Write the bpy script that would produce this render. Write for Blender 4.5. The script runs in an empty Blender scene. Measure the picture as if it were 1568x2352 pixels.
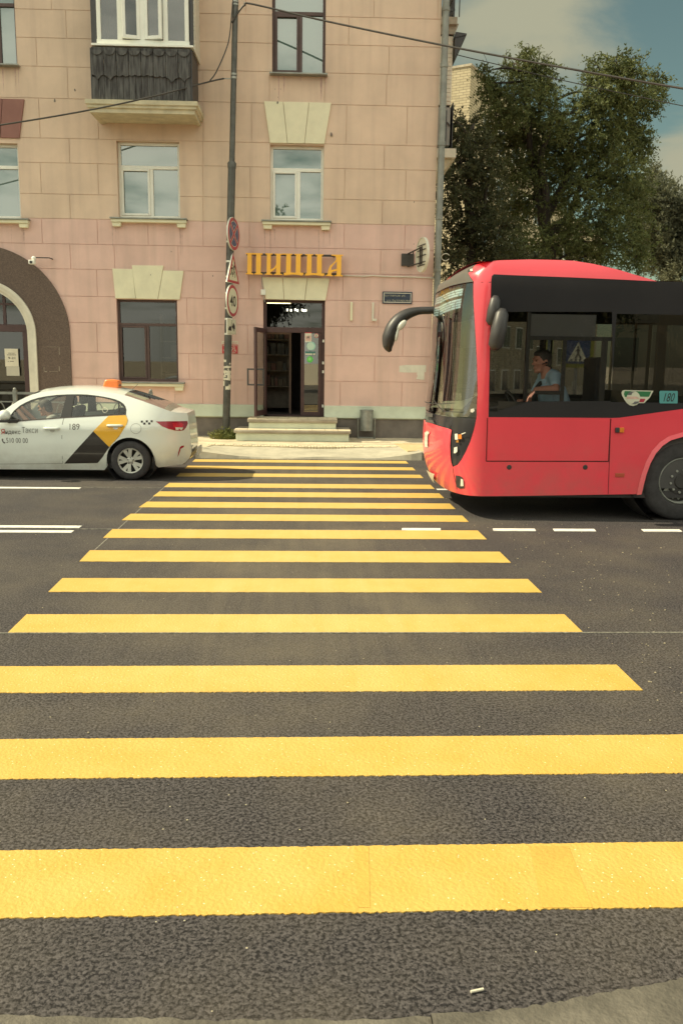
import bpy, bmesh, math, random
import numpy as np
from mathutils import Vector, Matrix, Quaternion
from mathutils.geometry import delaunay_2d_cdt
R = math.radians
rnd = random.Random(7)
sc = bpy.context.scene
COL = sc.collection

# ------------------------------------------------------------------ camera
CAM_H, PITCH, ROLL, YAW = 1.846, .1755, .0138, .047
FPX = 3375 / 1.7417                       # focal length in the units of the measuring grid (1568 x 2352)
def cam_axes():
    f = Vector((math.sin(YAW), math.cos(YAW), 0)); r = Vector((math.cos(YAW), -math.sin(YAW), 0)); u = Vector((0, 0, 1))
    f2 = math.cos(PITCH) * f - math.sin(PITCH) * u; u2 = math.cos(PITCH) * u + math.sin(PITCH) * f
    r3 = math.cos(ROLL) * r + math.sin(ROLL) * u2; u3 = math.cos(ROLL) * u2 - math.sin(ROLL) * r
    return r3, u3, f2
CR, CU, CF = cam_axes()
CO = Vector((0, 0, CAM_H))
cd = bpy.data.cameras.new("Camera"); cam = bpy.data.objects.new("Camera", cd); COL.objects.link(cam)
cam.matrix_world = Matrix(((CR.x, CU.x, -CF.x, CO.x), (CR.y, CU.y, -CF.y, CO.y), (CR.z, CU.z, -CF.z, CO.z), (0, 0, 0, 1)))
cd.sensor_fit = 'VERTICAL'; cd.sensor_height = 36; cd.sensor_width = 24; cd.lens = 36 * 3375 / 4096
cd.clip_start = .05; cd.clip_end = 3000
sc.camera = cam

# ------------------------------------------------------------------ light
SUN_EL, SUN_DELTA = R(45), R(2.6)         # sun from the left, almost in the plane of the pink facade
sv = Vector((-math.cos(SUN_EL) * math.cos(SUN_DELTA), math.cos(SUN_EL) * math.sin(SUN_DELTA), math.sin(SUN_EL)))
sl = bpy.data.lights.new("Sun", 'SUN'); sl.energy = 3.6; sl.angle = R(.55); sl.color = (1, .88, .60)
so = bpy.data.objects.new("Sun", sl); COL.objects.link(so); so.location = (-20, 5, 30)
so.rotation_euler = sv.to_track_quat('Z', 'Y').to_euler()
w = bpy.data.worlds.new("World"); sc.world = w; w.use_nodes = True
wn = w.node_tree; wn.nodes.clear()
def N(t, ty, **k):
    n = t.nodes.new(ty)
    for a, b in k.items(): setattr(n, a, b)
    return n
def world_nodes():
    t = wn; L = t.links.new
    sky = N(t, 'ShaderNodeTexSky', sky_type='NISHITA', sun_disc=False, sun_elevation=SUN_EL, sun_rotation=math.atan2(sv.x, sv.y),
            air_density=1.0, dust_density=1.2, ozone_density=1.5, altitude=200)
    tint = N(t, 'ShaderNodeMix', data_type='RGBA', blend_type='MULTIPLY'); tint.inputs[0].default_value = 1
    tint.inputs[7].default_value = SKY_TINT + (1,)
    L(sky.outputs[0], tint.inputs[6])
    tc = N(t, 'ShaderNodeTexCoord')
    sep = N(t, 'ShaderNodeSeparateXYZ'); L(tc.outputs['Generated'], sep.inputs[0])
    # clouds live on a flat layer overhead: direction / height
    zc = N(t, 'ShaderNodeMath', operation='MAXIMUM'); L(sep.outputs[2], zc.inputs[0]); zc.inputs[1].default_value = .04
    zo = N(t, 'ShaderNodeMath', operation='ADD'); L(zc.outputs[0], zo.inputs[0]); zo.inputs[1].default_value = .12
    dx = N(t, 'ShaderNodeMath', operation='DIVIDE'); L(sep.outputs[0], dx.inputs[0]); L(zo.outputs[0], dx.inputs[1])
    dy = N(t, 'ShaderNodeMath', operation='DIVIDE'); L(sep.outputs[1], dy.inputs[0]); L(zo.outputs[0], dy.inputs[1])
    cb = N(t, 'ShaderNodeCombineXYZ'); L(dx.outputs[0], cb.inputs[0]); L(dy.outputs[0], cb.inputs[1])
    mp = N(t, 'ShaderNodeMapping'); mp.inputs['Location'].default_value = CLOUD_SHIFT; L(cb.outputs[0], mp.inputs[0])
    no = N(t, 'ShaderNodeTexNoise'); no.inputs['Scale'].default_value = 2.1; no.inputs['Detail'].default_value = 10
    no.inputs['Roughness'].default_value = .58; no.inputs['Distortion'].default_value = .35; L(mp.outputs[0], no.inputs['Vector'])
    # more, brighter cloud added unseen behind the photographer (-Y) to light the facade
    back = N(t, 'ShaderNodeMapRange'); back.inputs[1].default_value = .25; back.inputs[2].default_value = -.3
    back.inputs[3].default_value = 0; back.inputs[4].default_value = CLOUD_FILL; L(sep.outputs[1], back.inputs[0])
    ad = N(t, 'ShaderNodeMath', operation='ADD'); L(no.outputs[0], ad.inputs[0]); L(back.outputs[0], ad.inputs[1])
    # one bank of cumulus low on the right, one veil above the trees
    mk = None
    for d, rad, gain in CLOUD_SPOTS:
        dn = Vector(d).normalized()
        vs = N(t, 'ShaderNodeVectorMath', operation='DISTANCE'); L(tc.outputs['Generated'], vs.inputs[0]); vs.inputs[1].default_value = dn
        mr = N(t, 'ShaderNodeMapRange'); mr.inputs[1].default_value = rad; mr.inputs[2].default_value = 0; mr.inputs[3].default_value = 0
        mr.inputs[4].default_value = gain; L(vs.outputs['Value'], mr.inputs[0])
        a2 = N(t, 'ShaderNodeMath', operation='ADD'); L(ad.outputs[0], a2.inputs[0]); L(mr.outputs[0], a2.inputs[1]); ad = a2
    rp = N(t, 'ShaderNodeMapRange', interpolation_type='SMOOTHSTEP'); rp.inputs[1].default_value = CLOUD_LO; rp.inputs[2].default_value = CLOUD_HI
    L(ad.outputs[0], rp.inputs[0])
    mx = N(t, 'ShaderNodeMix', data_type='RGBA'); L(rp.outputs[0], mx.inputs[0]); L(tint.outputs[2], mx.inputs[6])
    fb = N(t, 'ShaderNodeMapRange'); fb.inputs[1].default_value = .2; fb.inputs[2].default_value = -.25; L(sep.outputs[1], fb.inputs[0])
    cc = N(t, 'ShaderNodeMix', data_type='RGBA'); L(fb.outputs[0], cc.inputs[0]); cc.inputs[6].default_value = CLOUD_FRONT + (1,); cc.inputs[7].default_value = CLOUD_FILL_COL + (1,); L(cc.outputs[2], mx.inputs[7])
    bg = N(t, 'ShaderNodeBackground'); bg.inputs[1].default_value = SKY_STR; L(mx.outputs[2], bg.inputs[0])
    ou = N(t, 'ShaderNodeOutputWorld'); L(bg.outputs[0], ou.inputs[0])
SKY_STR = .14; SKY_TINT = (.40, .41, .255); CLOUD_FILL_COL = (6.4, 6.4, 5.2); CLOUD_FRONT = (1.75, 1.72, 1.22); CLOUD_FILL = .37; CLOUD_LO, CLOUD_HI = .56, .98
CLOUD_SHIFT = (3.1, 1.7, 0); CLOUD_SPOTS = []
sc.view_settings.view_transform = 'Standard'; sc.view_settings.look = 'None'
sc.view_settings.exposure = .8; sc.view_settings.gamma = 1
sc.cycles.max_bounces = 8; sc.cycles.transparent_max_bounces = 24; sc.cycles.caustics_reflective = False; sc.cycles.caustics_refractive = False
sc.cycles.use_denoising = True

# ------------------------------------------------------------------ measuring helpers
def ray(x, y):
    return ((x - 784) / FPX) * CR - ((y - 1176) / FPX) * CU + CF
def P(x, y, Y):
    """point of the photograph (measuring grid) on the vertical plane at depth Y"""
    d = ray(x, y); return CO + d * (Y / d.y)
def G(x, y, z=0):
    d = ray(x, y); return CO + d * ((z - CAM_H) / d.z)
FA, FD = -.0192, 19.4
FM = Matrix.Translation((0, FD, 0)) @ Matrix.Rotation(FA, 4, 'Z')
FMI = FM.inverted()
def F(x, y, d=0):
    """(u, z) on the facade plane, d metres in front of it"""
    o = FMI @ CO; v = FMI.to_3x3() @ ray(x, y); k = (-d - o.y) / v.y; p = o + v * k
    return p.x, p.z
def proj(p):
    q = Vector(p) - CO; z = q.dot(CF)
    return 784 + FPX * q.dot(CR) / z, 1176 - FPX * q.dot(CU) / z
r1 = lambda x, y: (x * .3296, y * .3296)
r2 = lambda x, y: (516.7 + x * .3296, y * .3296)
r3 = lambda x, y: (976 + x * .3775, y * .3775)
r4 = lambda x, y: (x * .3296, 516.7 + y * .3296)
r5 = lambda x, y: (488 + x * .3296, 488 + y * .3296)
r6 = lambda x, y: (861.2 + x * .2685, 562.7 + y * .2685)
r7 = lambda x, y: (1091 + x * .3043, 574.2 + y * .3043)
r8 = lambda x, y: (x * .3113, 849.8 + y * .3113)
rd = lambda x, y: (557 + x * .1465, 677.5 + y * .1465)
rf = lambda x, y: (941.6 + x * .1318, 918.7 + y * .1318)

# ------------------------------------------------------------------ mesh helpers
class MB:
    def __init__(s): s.v = []; s.f = []
    def add(s, vs, fs):
        o = len(s.v); s.v += [Vector(p) for p in vs]; s.f += [tuple(i + o for i in f) for f in fs]; return s
    def box(s, x0, x1, y0, y1, z0, z1):
        return s.add([(x0, y0, z0), (x1, y0, z0), (x1, y1, z0), (x0, y1, z0), (x0, y0, z1), (x1, y0, z1), (x1, y1, z1), (x0, y1, z1)],
                     [(0, 3, 2, 1), (4, 5, 6, 7), (0, 1, 5, 4), (1, 2, 6, 5), (2, 3, 7, 6), (3, 0, 4, 7)])
    def quad(s, a, b, c, d): return s.add([a, b, c, d], [(0, 1, 2, 3)])
    def prism(s, poly, y0, y1):
        """polygon (x, z) extruded along y"""
        n = len(poly); vs = [(x, y0, z) for x, z in poly] + [(x, y1, z) for x, z in poly]
        return s.add(vs, [tuple(range(n)), tuple(range(2 * n - 1, n - 1, -1))] + [(i, i + n, (i + 1) % n + n, (i + 1) % n) for i in range(n)])
    def slab(s, poly, z0, z1):
        """polygon (x, y) extruded along z"""
        n = len(poly); vs = [(x, y, z0) for x, y in poly] + [(x, y, z1) for x, y in poly]
        return s.add(vs, [tuple(range(n)), tuple(range(2 * n - 1, n - 1, -1))] + [(i, (i + 1) % n, (i + 1) % n + n, i + n) for i in range(n)])
    def tube(s, pts, r, n=10, cap=True, flat=1.0):
        pts = [Vector(p) for p in pts]; m = len(pts); rs = r if isinstance(r, (list, tuple)) else [r] * m
        t0 = (pts[1] - pts[0]).normalized(); up = Vector((0, 0, 1)) if abs(t0.z) < .9 else Vector((1, 0, 0))
        a = t0.cross(up).normalized(); vs = []
        for i in range(m):
            t = (pts[min(i + 1, m - 1)] - pts[max(i - 1, 0)]).normalized()
            a = (a - t * a.dot(t)).normalized(); b = t.cross(a)
            for k in range(n):
                an = 2 * math.pi * k / n; vs.append(pts[i] + (a * math.cos(an) * flat + b * math.sin(an)) * rs[i])
        fs = [(i * n + k, i * n + (k + 1) % n, (i + 1) * n + (k + 1) % n, (i + 1) * n + k) for i in range(m - 1) for k in range(n)]
        if cap: fs += [tuple(range(n - 1, -1, -1)), tuple((m - 1) * n + k for k in range(n))]
        return s.add(vs, fs)
    def lathe(s, prof, axis='Z', o=(0, 0, 0), n=32, close=False):
        """prof: (radius, height along axis)"""
        o = Vector(o); vs = []; m = len(prof)
        for r, h in prof:
            for k in range(n):
                a = 2 * math.pi * k / n; c, d = r * math.cos(a), r * math.sin(a)
                vs.append(o + (Vector((c, d, h)) if axis == 'Z' else Vector((c, h, d)) if axis == 'Y' else Vector((h, c, d))))
        fs = [(i * n + k, i * n + (k + 1) % n, (i + 1) * n + (k + 1) % n, (i + 1) * n + k) for i in range(m - 1) for k in range(n)]
        if close: fs += [tuple(range(n)), tuple((m - 1) * n + k for k in range(n - 1, -1, -1))]
        return s.add(vs, fs)
    def ball(s, c, r, n=16, m=10, rot=None):
        c = Vector(c); r = Vector(r if hasattr(r, '__len__') else (r, r, r)); vs = []
        for i in range(m + 1):
            ph = math.pi * i / m
            for k in range(n):
                a = 2 * math.pi * k / n; p = Vector((r.x * math.sin(ph) * math.cos(a), r.y * math.sin(ph) * math.sin(a), r.z * math.cos(ph)))
                if rot: p = rot @ p
                vs.append(c + p)
        return s.add(vs, [(i * n + k, i * n + (k + 1) % n, (i + 1) * n + (k + 1) % n, (i + 1) * n + k) for i in range(m) for k in range(n)])
    def xf(s, M):
        s.v = [M @ p for p in s.v]; return s

WM = {}
I4 = Matrix.Identity(4)
def tag(o, label=None, cat=None, group=None, kind=None):
    if label: o['label'] = label
    if cat: o['category'] = cat
    if group: o['group'] = group
    if kind: o['kind'] = kind
    return o
def thing(name, label, cat, loc=(0, 0, 0), rotz=0, group=None):
    o = bpy.data.objects.new(name, None); COL.objects.link(o); o.empty_display_size = .2
    o.location = loc; o.rotation_euler = (0, 0, rotz)
    WM[o] = Matrix.Translation(loc) @ Matrix.Rotation(rotz, 4, 'Z')
    return tag(o, label, cat, group)
def put(name, mb, mat, parent=None, frame=I4, loc=None, smooth=None, bevel=0, label=None):
    """link the builder as ONE mesh; its vertices are given in `frame`"""
    inv = WM[parent].inverted() if parent else (Matrix.Translation(loc).inverted() if loc is not None else I4)
    M = inv @ frame
    me = bpy.data.meshes.new(name); me.from_pydata([tuple(M @ p) for p in mb.v], [], mb.f); me.validate(); 
    bm = bmesh.new(); bm.from_mesh(me); bmesh.ops.recalc_face_normals(bm, faces=bm.faces); bm.to_mesh(me); bm.free()
    o = bpy.data.objects.new(name, me); COL.objects.link(o)
    if mat: me.materials.append(mat)
    if parent: o.parent = parent; WM[o] = WM[parent]
    else:
        if loc is not None: o.location = loc
        WM[o] = Matrix.Translation(loc) if loc is not None else I4
    if bevel:
        b = o.modifiers.new('Bevel', 'BEVEL'); b.width = bevel; b.segments = 2; b.limit_method = 'ANGLE'; b.angle_limit = R(40)
    if smooth is not None:
        me.polygons.foreach_set('use_smooth', [True] * len(me.polygons))
        if smooth < 180: me.set_sharp_from_angle(angle=R(smooth))
    if label: o['label'] = label
    return o
def structure(o): o['kind'] = 'structure'; return o

def text2d(body, height, bold=0, shear=0, align='LEFT'):
    """flat triangles of a line of writing, cap height `height`, from (0, 0)"""
    c = bpy.data.curves.new('t', 'FONT'); c.body = body; c.size = 1; c.shear = shear; c.offset = bold; c.fill_mode = 'FRONT'; c.resolution_u = 3
    o = bpy.data.objects.new('t', c); COL.objects.link(o)
    dg = bpy.context.evaluated_depsgraph_get(); me = bpy.data.meshes.new_from_object(o.evaluated_get(dg))
    vs = [(v.co.x, v.co.y) for v in me.vertices]; fs = [tuple(p.vertices) for p in me.polygons]
    bpy.data.objects.remove(o); bpy.data.curves.remove(c); bpy.data.meshes.remove(me)
    x0 = min(v[0] for v in vs); x1 = max(v[0] for v in vs); k = height / .72
    return [((x - x0) * k, y * k) for x, y in vs], fs, (x1 - x0) * k
def textfit(mb, body, x0, z0, width, height, y, bold=0, shear=0):
    vs, fs, w_ = text2d(body, height, bold, shear); kx = width / w_ if width else 1
    return mb.add([(x0 + x * kx, y, z0 + z) for x, z in vs], fs)

def inside(poly, x, y):
    c = False; n = len(poly); j = n - 1
    for i in range(n):
        xi, yi = poly[i]; xj, yj = poly[j]
        if (yi > y) != (yj > y) and x < (xj - xi) * (y - yi) / (yj - yi) + xi: c = not c
        j = i
    return c
def densify(poly, d):
    out = []; n = len(poly)
    for i in range(n):
        a = Vector(poly[i]); b = Vector(poly[(i + 1) % n]); k = max(1, int((b - a).length / d))
        out += [tuple(a.lerp(b, t / k)) for t in range(k)]
    return out
def patch(mb, outer, holes, d, fn, thick=None):
    """fill a 2-D region with a fine triangle mesh and carry it onto a surface with fn(u, v)"""
    loops = [densify(outer, d)] + [densify(h, d) for h in holes]
    pts, edges = [], []
    for l in loops:
        o = len(pts); pts += l; edges += [(o + i, o + (i + 1) % len(l)) for i in range(len(l))]
    xs = [p[0] for p in outer]; ys = [p[1] for p in outer]
    nx = int((max(xs) - min(xs)) / d); ny = int((max(ys) - min(ys)) / d)
    for i in range(1, nx + 1):
        for j in range(1, ny + 1):
            x = min(xs) + i * d - d * .37; y = min(ys) + j * d - d * .41
            if inside(outer, x, y) and not any(inside(h, x, y) for h in holes): pts.append((x, y))
    vo, eo, fo, _, _, _ = delaunay_2d_cdt([Vector(p) for p in pts], edges, [], 0, 1e-5)
    keep = []
    for f in fo:
        cx = sum(vo[i].x for i in f) / len(f); cy = sum(vo[i].y for i in f) / len(f)
        if inside(outer, cx, cy) and not any(inside(h, cx, cy) for h in holes): keep.append(tuple(f))
    return mb.add([fn(v.x, v.y) for v in vo], keep)
def smoothloop(poly, it=1):
    for _ in range(it):
        out = []; n = len(poly)
        for i in range(n):
            a = Vector(poly[i]); b = Vector(poly[(i + 1) % n]); out += [tuple(a.lerp(b, .25)), tuple(a.lerp(b, .75))]
        poly = out
    return poly
def spline(pts, k=6):
    """open Catmull-Rom curve through the points"""
    p = [Vector(q) for q in pts]; out = []
    for i in range(len(p) - 1):
        a = p[max(i - 1, 0)]; b = p[i]; c = p[i + 1]; d = p[min(i + 2, len(p) - 1)]
        for t in range(k):
            s = t / k
            out.append(.5 * ((2 * b) + (c - a) * s + (2 * a - 5 * b + 4 * c - d) * s * s + (3 * b - a - 3 * c + d) * s ** 3))
    out.append(p[-1]); return out

# ------------------------------------------------------------------ materials
def mat(name, col, rough=.7, metal=0, var=.12, scale=4., bump=0, bscale=60., spec=.5, coat=0, col2=None, stretch=None, detail=6, emit=None, contrast=(.3, .7)):
    m = bpy.data.materials.new(name); m.use_nodes = True; t = m.node_tree; L = t.links.new
    b = t.nodes['Principled BSDF']; b.inputs['Roughness'].default_value = rough; b.inputs['Metallic'].default_value = metal
    b.inputs['Specular IOR Level'].default_value = spec; b.inputs['Coat Weight'].default_value = coat; b.inputs['Coat Roughness'].default_value = .04
    tc = N(t, 'ShaderNodeTexCoord'); v = tc.outputs['Object']
    if stretch:
        mp = N(t, 'ShaderNodeMapping'); mp.inputs['Scale'].default_value = stretch; L(v, mp.inputs[0]); v = mp.outputs[0]
    no = N(t, 'ShaderNodeTexNoise'); no.inputs['Scale'].default_value = scale; no.inputs['Detail'].default_value = detail; no.inputs['Roughness'].default_value = .62
    L(v, no.inputs['Vector'])
    mr = N(t, 'ShaderNodeMapRange'); mr.inputs[1].default_value = contrast[0]; mr.inputs[2].default_value = contrast[1]; L(no.outputs[0], mr.inputs[0])
    mx = N(t, 'ShaderNodeMix', data_type='RGBA'); L(mr.outputs[0], mx.inputs[0])
    c2 = col2 if col2 else tuple(c * (1 - var) for c in col)
    c1 = col if col2 else tuple(min(1, c * (1 + var * .6)) for c in col)
    mx.inputs[6].default_value = tuple(c1) + (1,); mx.inputs[7].default_value = tuple(c2) + (1,)
    L(mx.outputs[2], b.inputs['Base Color'])
    if bump:
        n2 = N(t, 'ShaderNodeTexNoise'); n2.inputs['Scale'].default_value = bscale; n2.inputs['Detail'].default_value = 4; L(v, n2.inputs['Vector'])
        bu = N(t, 'ShaderNodeBump'); bu.inputs['Strength'].default_value = bump; bu.inputs['Distance'].default_value = .01
        L(n2.outputs[0], bu.inputs['Height']); L(bu.outputs[0], b.inputs['Normal'])
    if emit:
        b.inputs['Emission Color'].default_value = tuple(emit[:3]) + (1,); b.inputs['Emission Strength'].default_value = emit[3]
    return m
def glassmat(name, tint, refl=.08, rough=.01, body=None, bodyfac=0):
    """one-sheet window glass: tinted see-through, clear reflections growing at the edges"""
    m = bpy.data.materials.new(name); m.use_nodes = True; t = m.node_tree; L = t.links.new; t.nodes.clear()
    tr = N(t, 'ShaderNodeBsdfTransparent'); tr.inputs[0].default_value = tuple(tint) + (1,)
    gl = N(t, 'ShaderNodeBsdfGlossy'); gl.inputs['Roughness'].default_value = rough
    fr = N(t, 'ShaderNodeFresnel'); fr.inputs[0].default_value = 1.5
    ad = N(t, 'ShaderNodeMath', operation='ADD', use_clamp=True); ad.inputs[1].default_value = refl; L(fr.outputs[0], ad.inputs[0])
    mx = N(t, 'ShaderNodeMixShader'); L(ad.outputs[0], mx.inputs[0])
    if body:
        df = N(t, 'ShaderNodeBsdfDiffuse'); df.inputs[0].default_value = tuple(body) + (1,)
        m2 = N(t, 'ShaderNodeMixShader'); m2.inputs[0].default_value = bodyfac; L(tr.outputs[0], m2.inputs[1]); L(df.outputs[0], m2.inputs[2]); L(m2.outputs[0], mx.inputs[1])
    else: L(tr.outputs[0], mx.inputs[1])
    L(gl.outputs[0], mx.inputs[2]); ou = N(t, 'ShaderNodeOutputMaterial'); L(mx.outputs[0], ou.inputs[0])
    return m
CLOUD_SPOTS = [(ray(1120, 40), .11, .30), (ray(1270, -20), .12, .34), (ray(1600, 415), .08, .66), (ray(1300, 190), .06, .14)]
world_nodes()

def glow_streak_mask(t, v):
    """pale light glow painted along the middle of the crossing, broken by drag marks running across the street"""
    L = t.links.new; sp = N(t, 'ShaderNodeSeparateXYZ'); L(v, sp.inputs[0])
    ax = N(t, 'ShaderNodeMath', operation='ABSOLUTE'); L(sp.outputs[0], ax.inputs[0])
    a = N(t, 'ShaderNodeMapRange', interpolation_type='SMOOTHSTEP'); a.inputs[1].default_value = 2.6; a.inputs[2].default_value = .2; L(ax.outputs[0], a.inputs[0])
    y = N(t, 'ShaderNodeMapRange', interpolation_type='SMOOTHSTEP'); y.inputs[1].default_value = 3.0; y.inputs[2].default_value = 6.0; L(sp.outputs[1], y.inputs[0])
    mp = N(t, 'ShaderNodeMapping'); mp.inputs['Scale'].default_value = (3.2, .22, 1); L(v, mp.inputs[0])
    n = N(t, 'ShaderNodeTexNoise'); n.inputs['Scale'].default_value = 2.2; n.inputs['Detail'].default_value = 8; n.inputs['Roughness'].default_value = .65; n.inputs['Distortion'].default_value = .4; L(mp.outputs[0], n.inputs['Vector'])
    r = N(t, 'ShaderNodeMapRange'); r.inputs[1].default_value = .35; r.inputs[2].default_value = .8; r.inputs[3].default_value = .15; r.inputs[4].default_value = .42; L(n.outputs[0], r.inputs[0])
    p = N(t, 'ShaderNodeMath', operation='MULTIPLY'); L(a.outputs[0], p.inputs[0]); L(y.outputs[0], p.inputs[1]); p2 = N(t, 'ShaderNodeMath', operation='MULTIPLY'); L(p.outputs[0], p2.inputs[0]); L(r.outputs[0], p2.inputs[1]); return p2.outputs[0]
def asphalt_mat():
    m = mat('asphalt', (.05, .046, .043), .82, spec=.35); t = m.node_tree; L = t.links.new; b = t.nodes['Principled BSDF']
    tc = N(t, 'ShaderNodeTexCoord'); v = tc.outputs['Object']
    vo = N(t, 'ShaderNodeTexVoronoi', feature='F1'); vo.inputs['Scale'].default_value = 105; vo.inputs['Randomness'].default_value = 1; L(v, vo.inputs['Vector'])
    n1 = N(t, 'ShaderNodeTexNoise'); n1.inputs['Scale'].default_value = 72; n1.inputs['Detail'].default_value = 4; n1.inputs['Roughness'].default_value = .62; L(v, n1.inputs['Vector'])
    n2 = N(t, 'ShaderNodeTexNoise'); n2.inputs['Scale'].default_value = .9; n2.inputs['Detail'].default_value = 7; L(v, n2.inputs['Vector'])
    n3 = N(t, 'ShaderNodeTexNoise'); n3.inputs['Scale'].default_value = 9; n3.inputs['Detail'].default_value = 8; n3.inputs['Roughness'].default_value = .7; L(v, n3.inputs['Vector'])
    # pits between the stones
    pit = N(t, 'ShaderNodeMapRange'); pit.inputs[1].default_value = .42; pit.inputs[2].default_value = .535; L(n1.outputs[0], pit.inputs[0])
    cr = N(t, 'ShaderNodeMix', data_type='RGBA'); L(pit.outputs[0], cr.inputs[0]); cr.inputs[6].default_value = (.013, .0105, .013, 1); cr.inputs[7].default_value = (.077, .065, .068, 1)
    st = N(t, 'ShaderNodeMix', data_type='RGBA', blend_type='MULTIPLY'); st.inputs[0].default_value = .55
    vg = N(t, 'ShaderNodeSeparateColor'); L(vo.outputs['Color'], vg.inputs[0]); L(cr.outputs[2], st.inputs[6]); L(vg.outputs[0], st.inputs[7])
    hs = N(t, 'ShaderNodeHueSaturation'); hs.inputs['Saturation'].default_value = .62; hs.inputs['Value'].default_value = 1.35; L(st.outputs[2], hs.inputs['Color'])
    # dusty patches, plus the painted centre glow with its drag marks
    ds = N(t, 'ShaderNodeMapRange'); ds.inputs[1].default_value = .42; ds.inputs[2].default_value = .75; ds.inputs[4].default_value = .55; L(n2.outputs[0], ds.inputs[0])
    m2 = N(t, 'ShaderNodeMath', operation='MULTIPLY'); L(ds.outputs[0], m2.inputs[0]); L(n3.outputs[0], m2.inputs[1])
    wr = glow_streak_mask(t, v); dm = N(t, 'ShaderNodeMath', operation='ADD', use_clamp=True); L(m2.outputs[0], dm.inputs[0]); L(wr, dm.inputs[1])
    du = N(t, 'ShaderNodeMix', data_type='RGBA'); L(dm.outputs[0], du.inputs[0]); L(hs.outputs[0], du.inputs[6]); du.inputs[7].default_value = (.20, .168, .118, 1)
    # bright chips
    v2 = N(t, 'ShaderNodeTexVoronoi', feature='F1'); v2.inputs['Scale'].default_value = 13; L(v, v2.inputs['Vector'])
    ch = N(t, 'ShaderNodeMath', operation='LESS_THAN'); ch.inputs[1].default_value = .055; L(v2.outputs['Distance'], ch.inputs[0])
    sx = N(t, 'ShaderNodeSeparateColor'); L(v2.outputs['Color'], sx.inputs[0])
    c2 = N(t, 'ShaderNodeMath', operation='GREATER_THAN'); c2.inputs[1].default_value = .72; L(sx.outputs[0], c2.inputs[0])
    c3 = N(t, 'ShaderNodeMath', operation='MULTIPLY'); L(ch.outputs[0], c3.inputs[0]); L(c2.outputs[0], c3.inputs[1])
    fi = N(t, 'ShaderNodeMix', data_type='RGBA'); L(c3.outputs[0], fi.inputs[0]); L(du.outputs[2], fi.inputs[6]); fi.inputs[7].default_value = (.42, .38, .27, 1)
    L(fi.outputs[2], b.inputs['Base Color'])
    bu = N(t, 'ShaderNodeBump'); bu.inputs['Strength'].default_value = .55; bu.inputs['Distance'].default_value = .012; L(n1.outputs[0], bu.inputs['Height'])
    L(bu.outputs[0], b.inputs['Normal'])
    return m
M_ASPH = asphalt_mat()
M_YEL = mat('yellow_road_paint', (.62, .43, .115), .6, var=.12, scale=3, bump=.5, bscale=62, col2=(.60, .365, .07), detail=8)
def worn_glow_paint(m):
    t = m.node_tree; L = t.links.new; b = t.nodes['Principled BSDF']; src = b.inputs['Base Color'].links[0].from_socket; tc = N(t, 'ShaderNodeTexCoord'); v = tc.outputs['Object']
    k = glow_streak_mask(t, v); k2 = N(t, 'ShaderNodeMath', operation='MULTIPLY'); k2.inputs[1].default_value = 1.0; L(k, k2.inputs[0])
    mx = N(t, 'ShaderNodeMix', data_type='RGBA'); L(k2.outputs[0], mx.inputs[0]); L(src, mx.inputs[6]); mx.inputs[7].default_value = (.66, .56, .29, 1)  # paler middle: a glow of light painted into the bar colour
    n = N(t, 'ShaderNodeTexNoise'); n.inputs['Scale'].default_value = 48; n.inputs['Detail'].default_value = 6; n.inputs['Roughness'].default_value = .7; L(v, n.inputs['Vector'])
    r = N(t, 'ShaderNodeMapRange'); r.inputs[1].default_value = .66; r.inputs[2].default_value = .74; r.inputs[4].default_value = .7; L(n.outputs[0], r.inputs[0])
    g = N(t, 'ShaderNodeMix', data_type='RGBA'); L(r.outputs[0], g.inputs[0]); L(mx.outputs[2], g.inputs[6]); g.inputs[7].default_value = (.30, .21, .07, 1)
    vo = N(t, 'ShaderNodeTexVoronoi'); vo.inputs['Scale'].default_value = 34; L(v, vo.inputs['Vector']); ls = N(t, 'ShaderNodeMath', operation='LESS_THAN'); ls.inputs[1].default_value = .1; L(vo.outputs['Distance'], ls.inputs[0])
    h = N(t, 'ShaderNodeMix', data_type='RGBA'); L(ls.outputs[0], h.inputs[0]); L(g.outputs[2], h.inputs[6]); h.inputs[7].default_value = (.78, .72, .45, 1); L(h.outputs[2], b.inputs['Base Color']); return m
M_YEL = worn_glow_paint(M_YEL); M_LAP = mat('thick_paint_lap', (.61, .392, .085), .5, scale=5, bump=.4, bscale=62)
M_WHITE = mat('white_road_paint', (.82, .80, .74), .6, var=.2, scale=9, bump=.2, bscale=150)
M_CHALK = mat('chalk_line', (.36, .34, .28), .9, var=.6, scale=30, col2=(.08, .075, .07))
M_PAVE = mat('pavement_asphalt', (.58, .50, .36), .9, var=.3, scale=3, bump=.4, bscale=90, detail=9)
M_RAMP = mat('kerb_ramp', (.45, .42, .33), .9, var=.22, scale=3.5, bump=.35, bscale=110, detail=9)
M_KERB = mat('kerb_stone', (.33, .29, .23), .9, var=.35, scale=5, bump=.6, bscale=40, detail=9)
M_KERB2 = mat('near_kerb_concrete', (.135, .122, .10), .9, var=.45, scale=6, bump=.7, bscale=60, detail=10)
M_TILE = mat('tactile_tile', (.66, .57, .40), .85, var=.15, scale=11, bump=.2, bscale=80)
M_YTILE = mat('yellow_pavement', (.58, .45, .25), .85, var=.2, scale=8, bump=.3, bscale=70)

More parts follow.
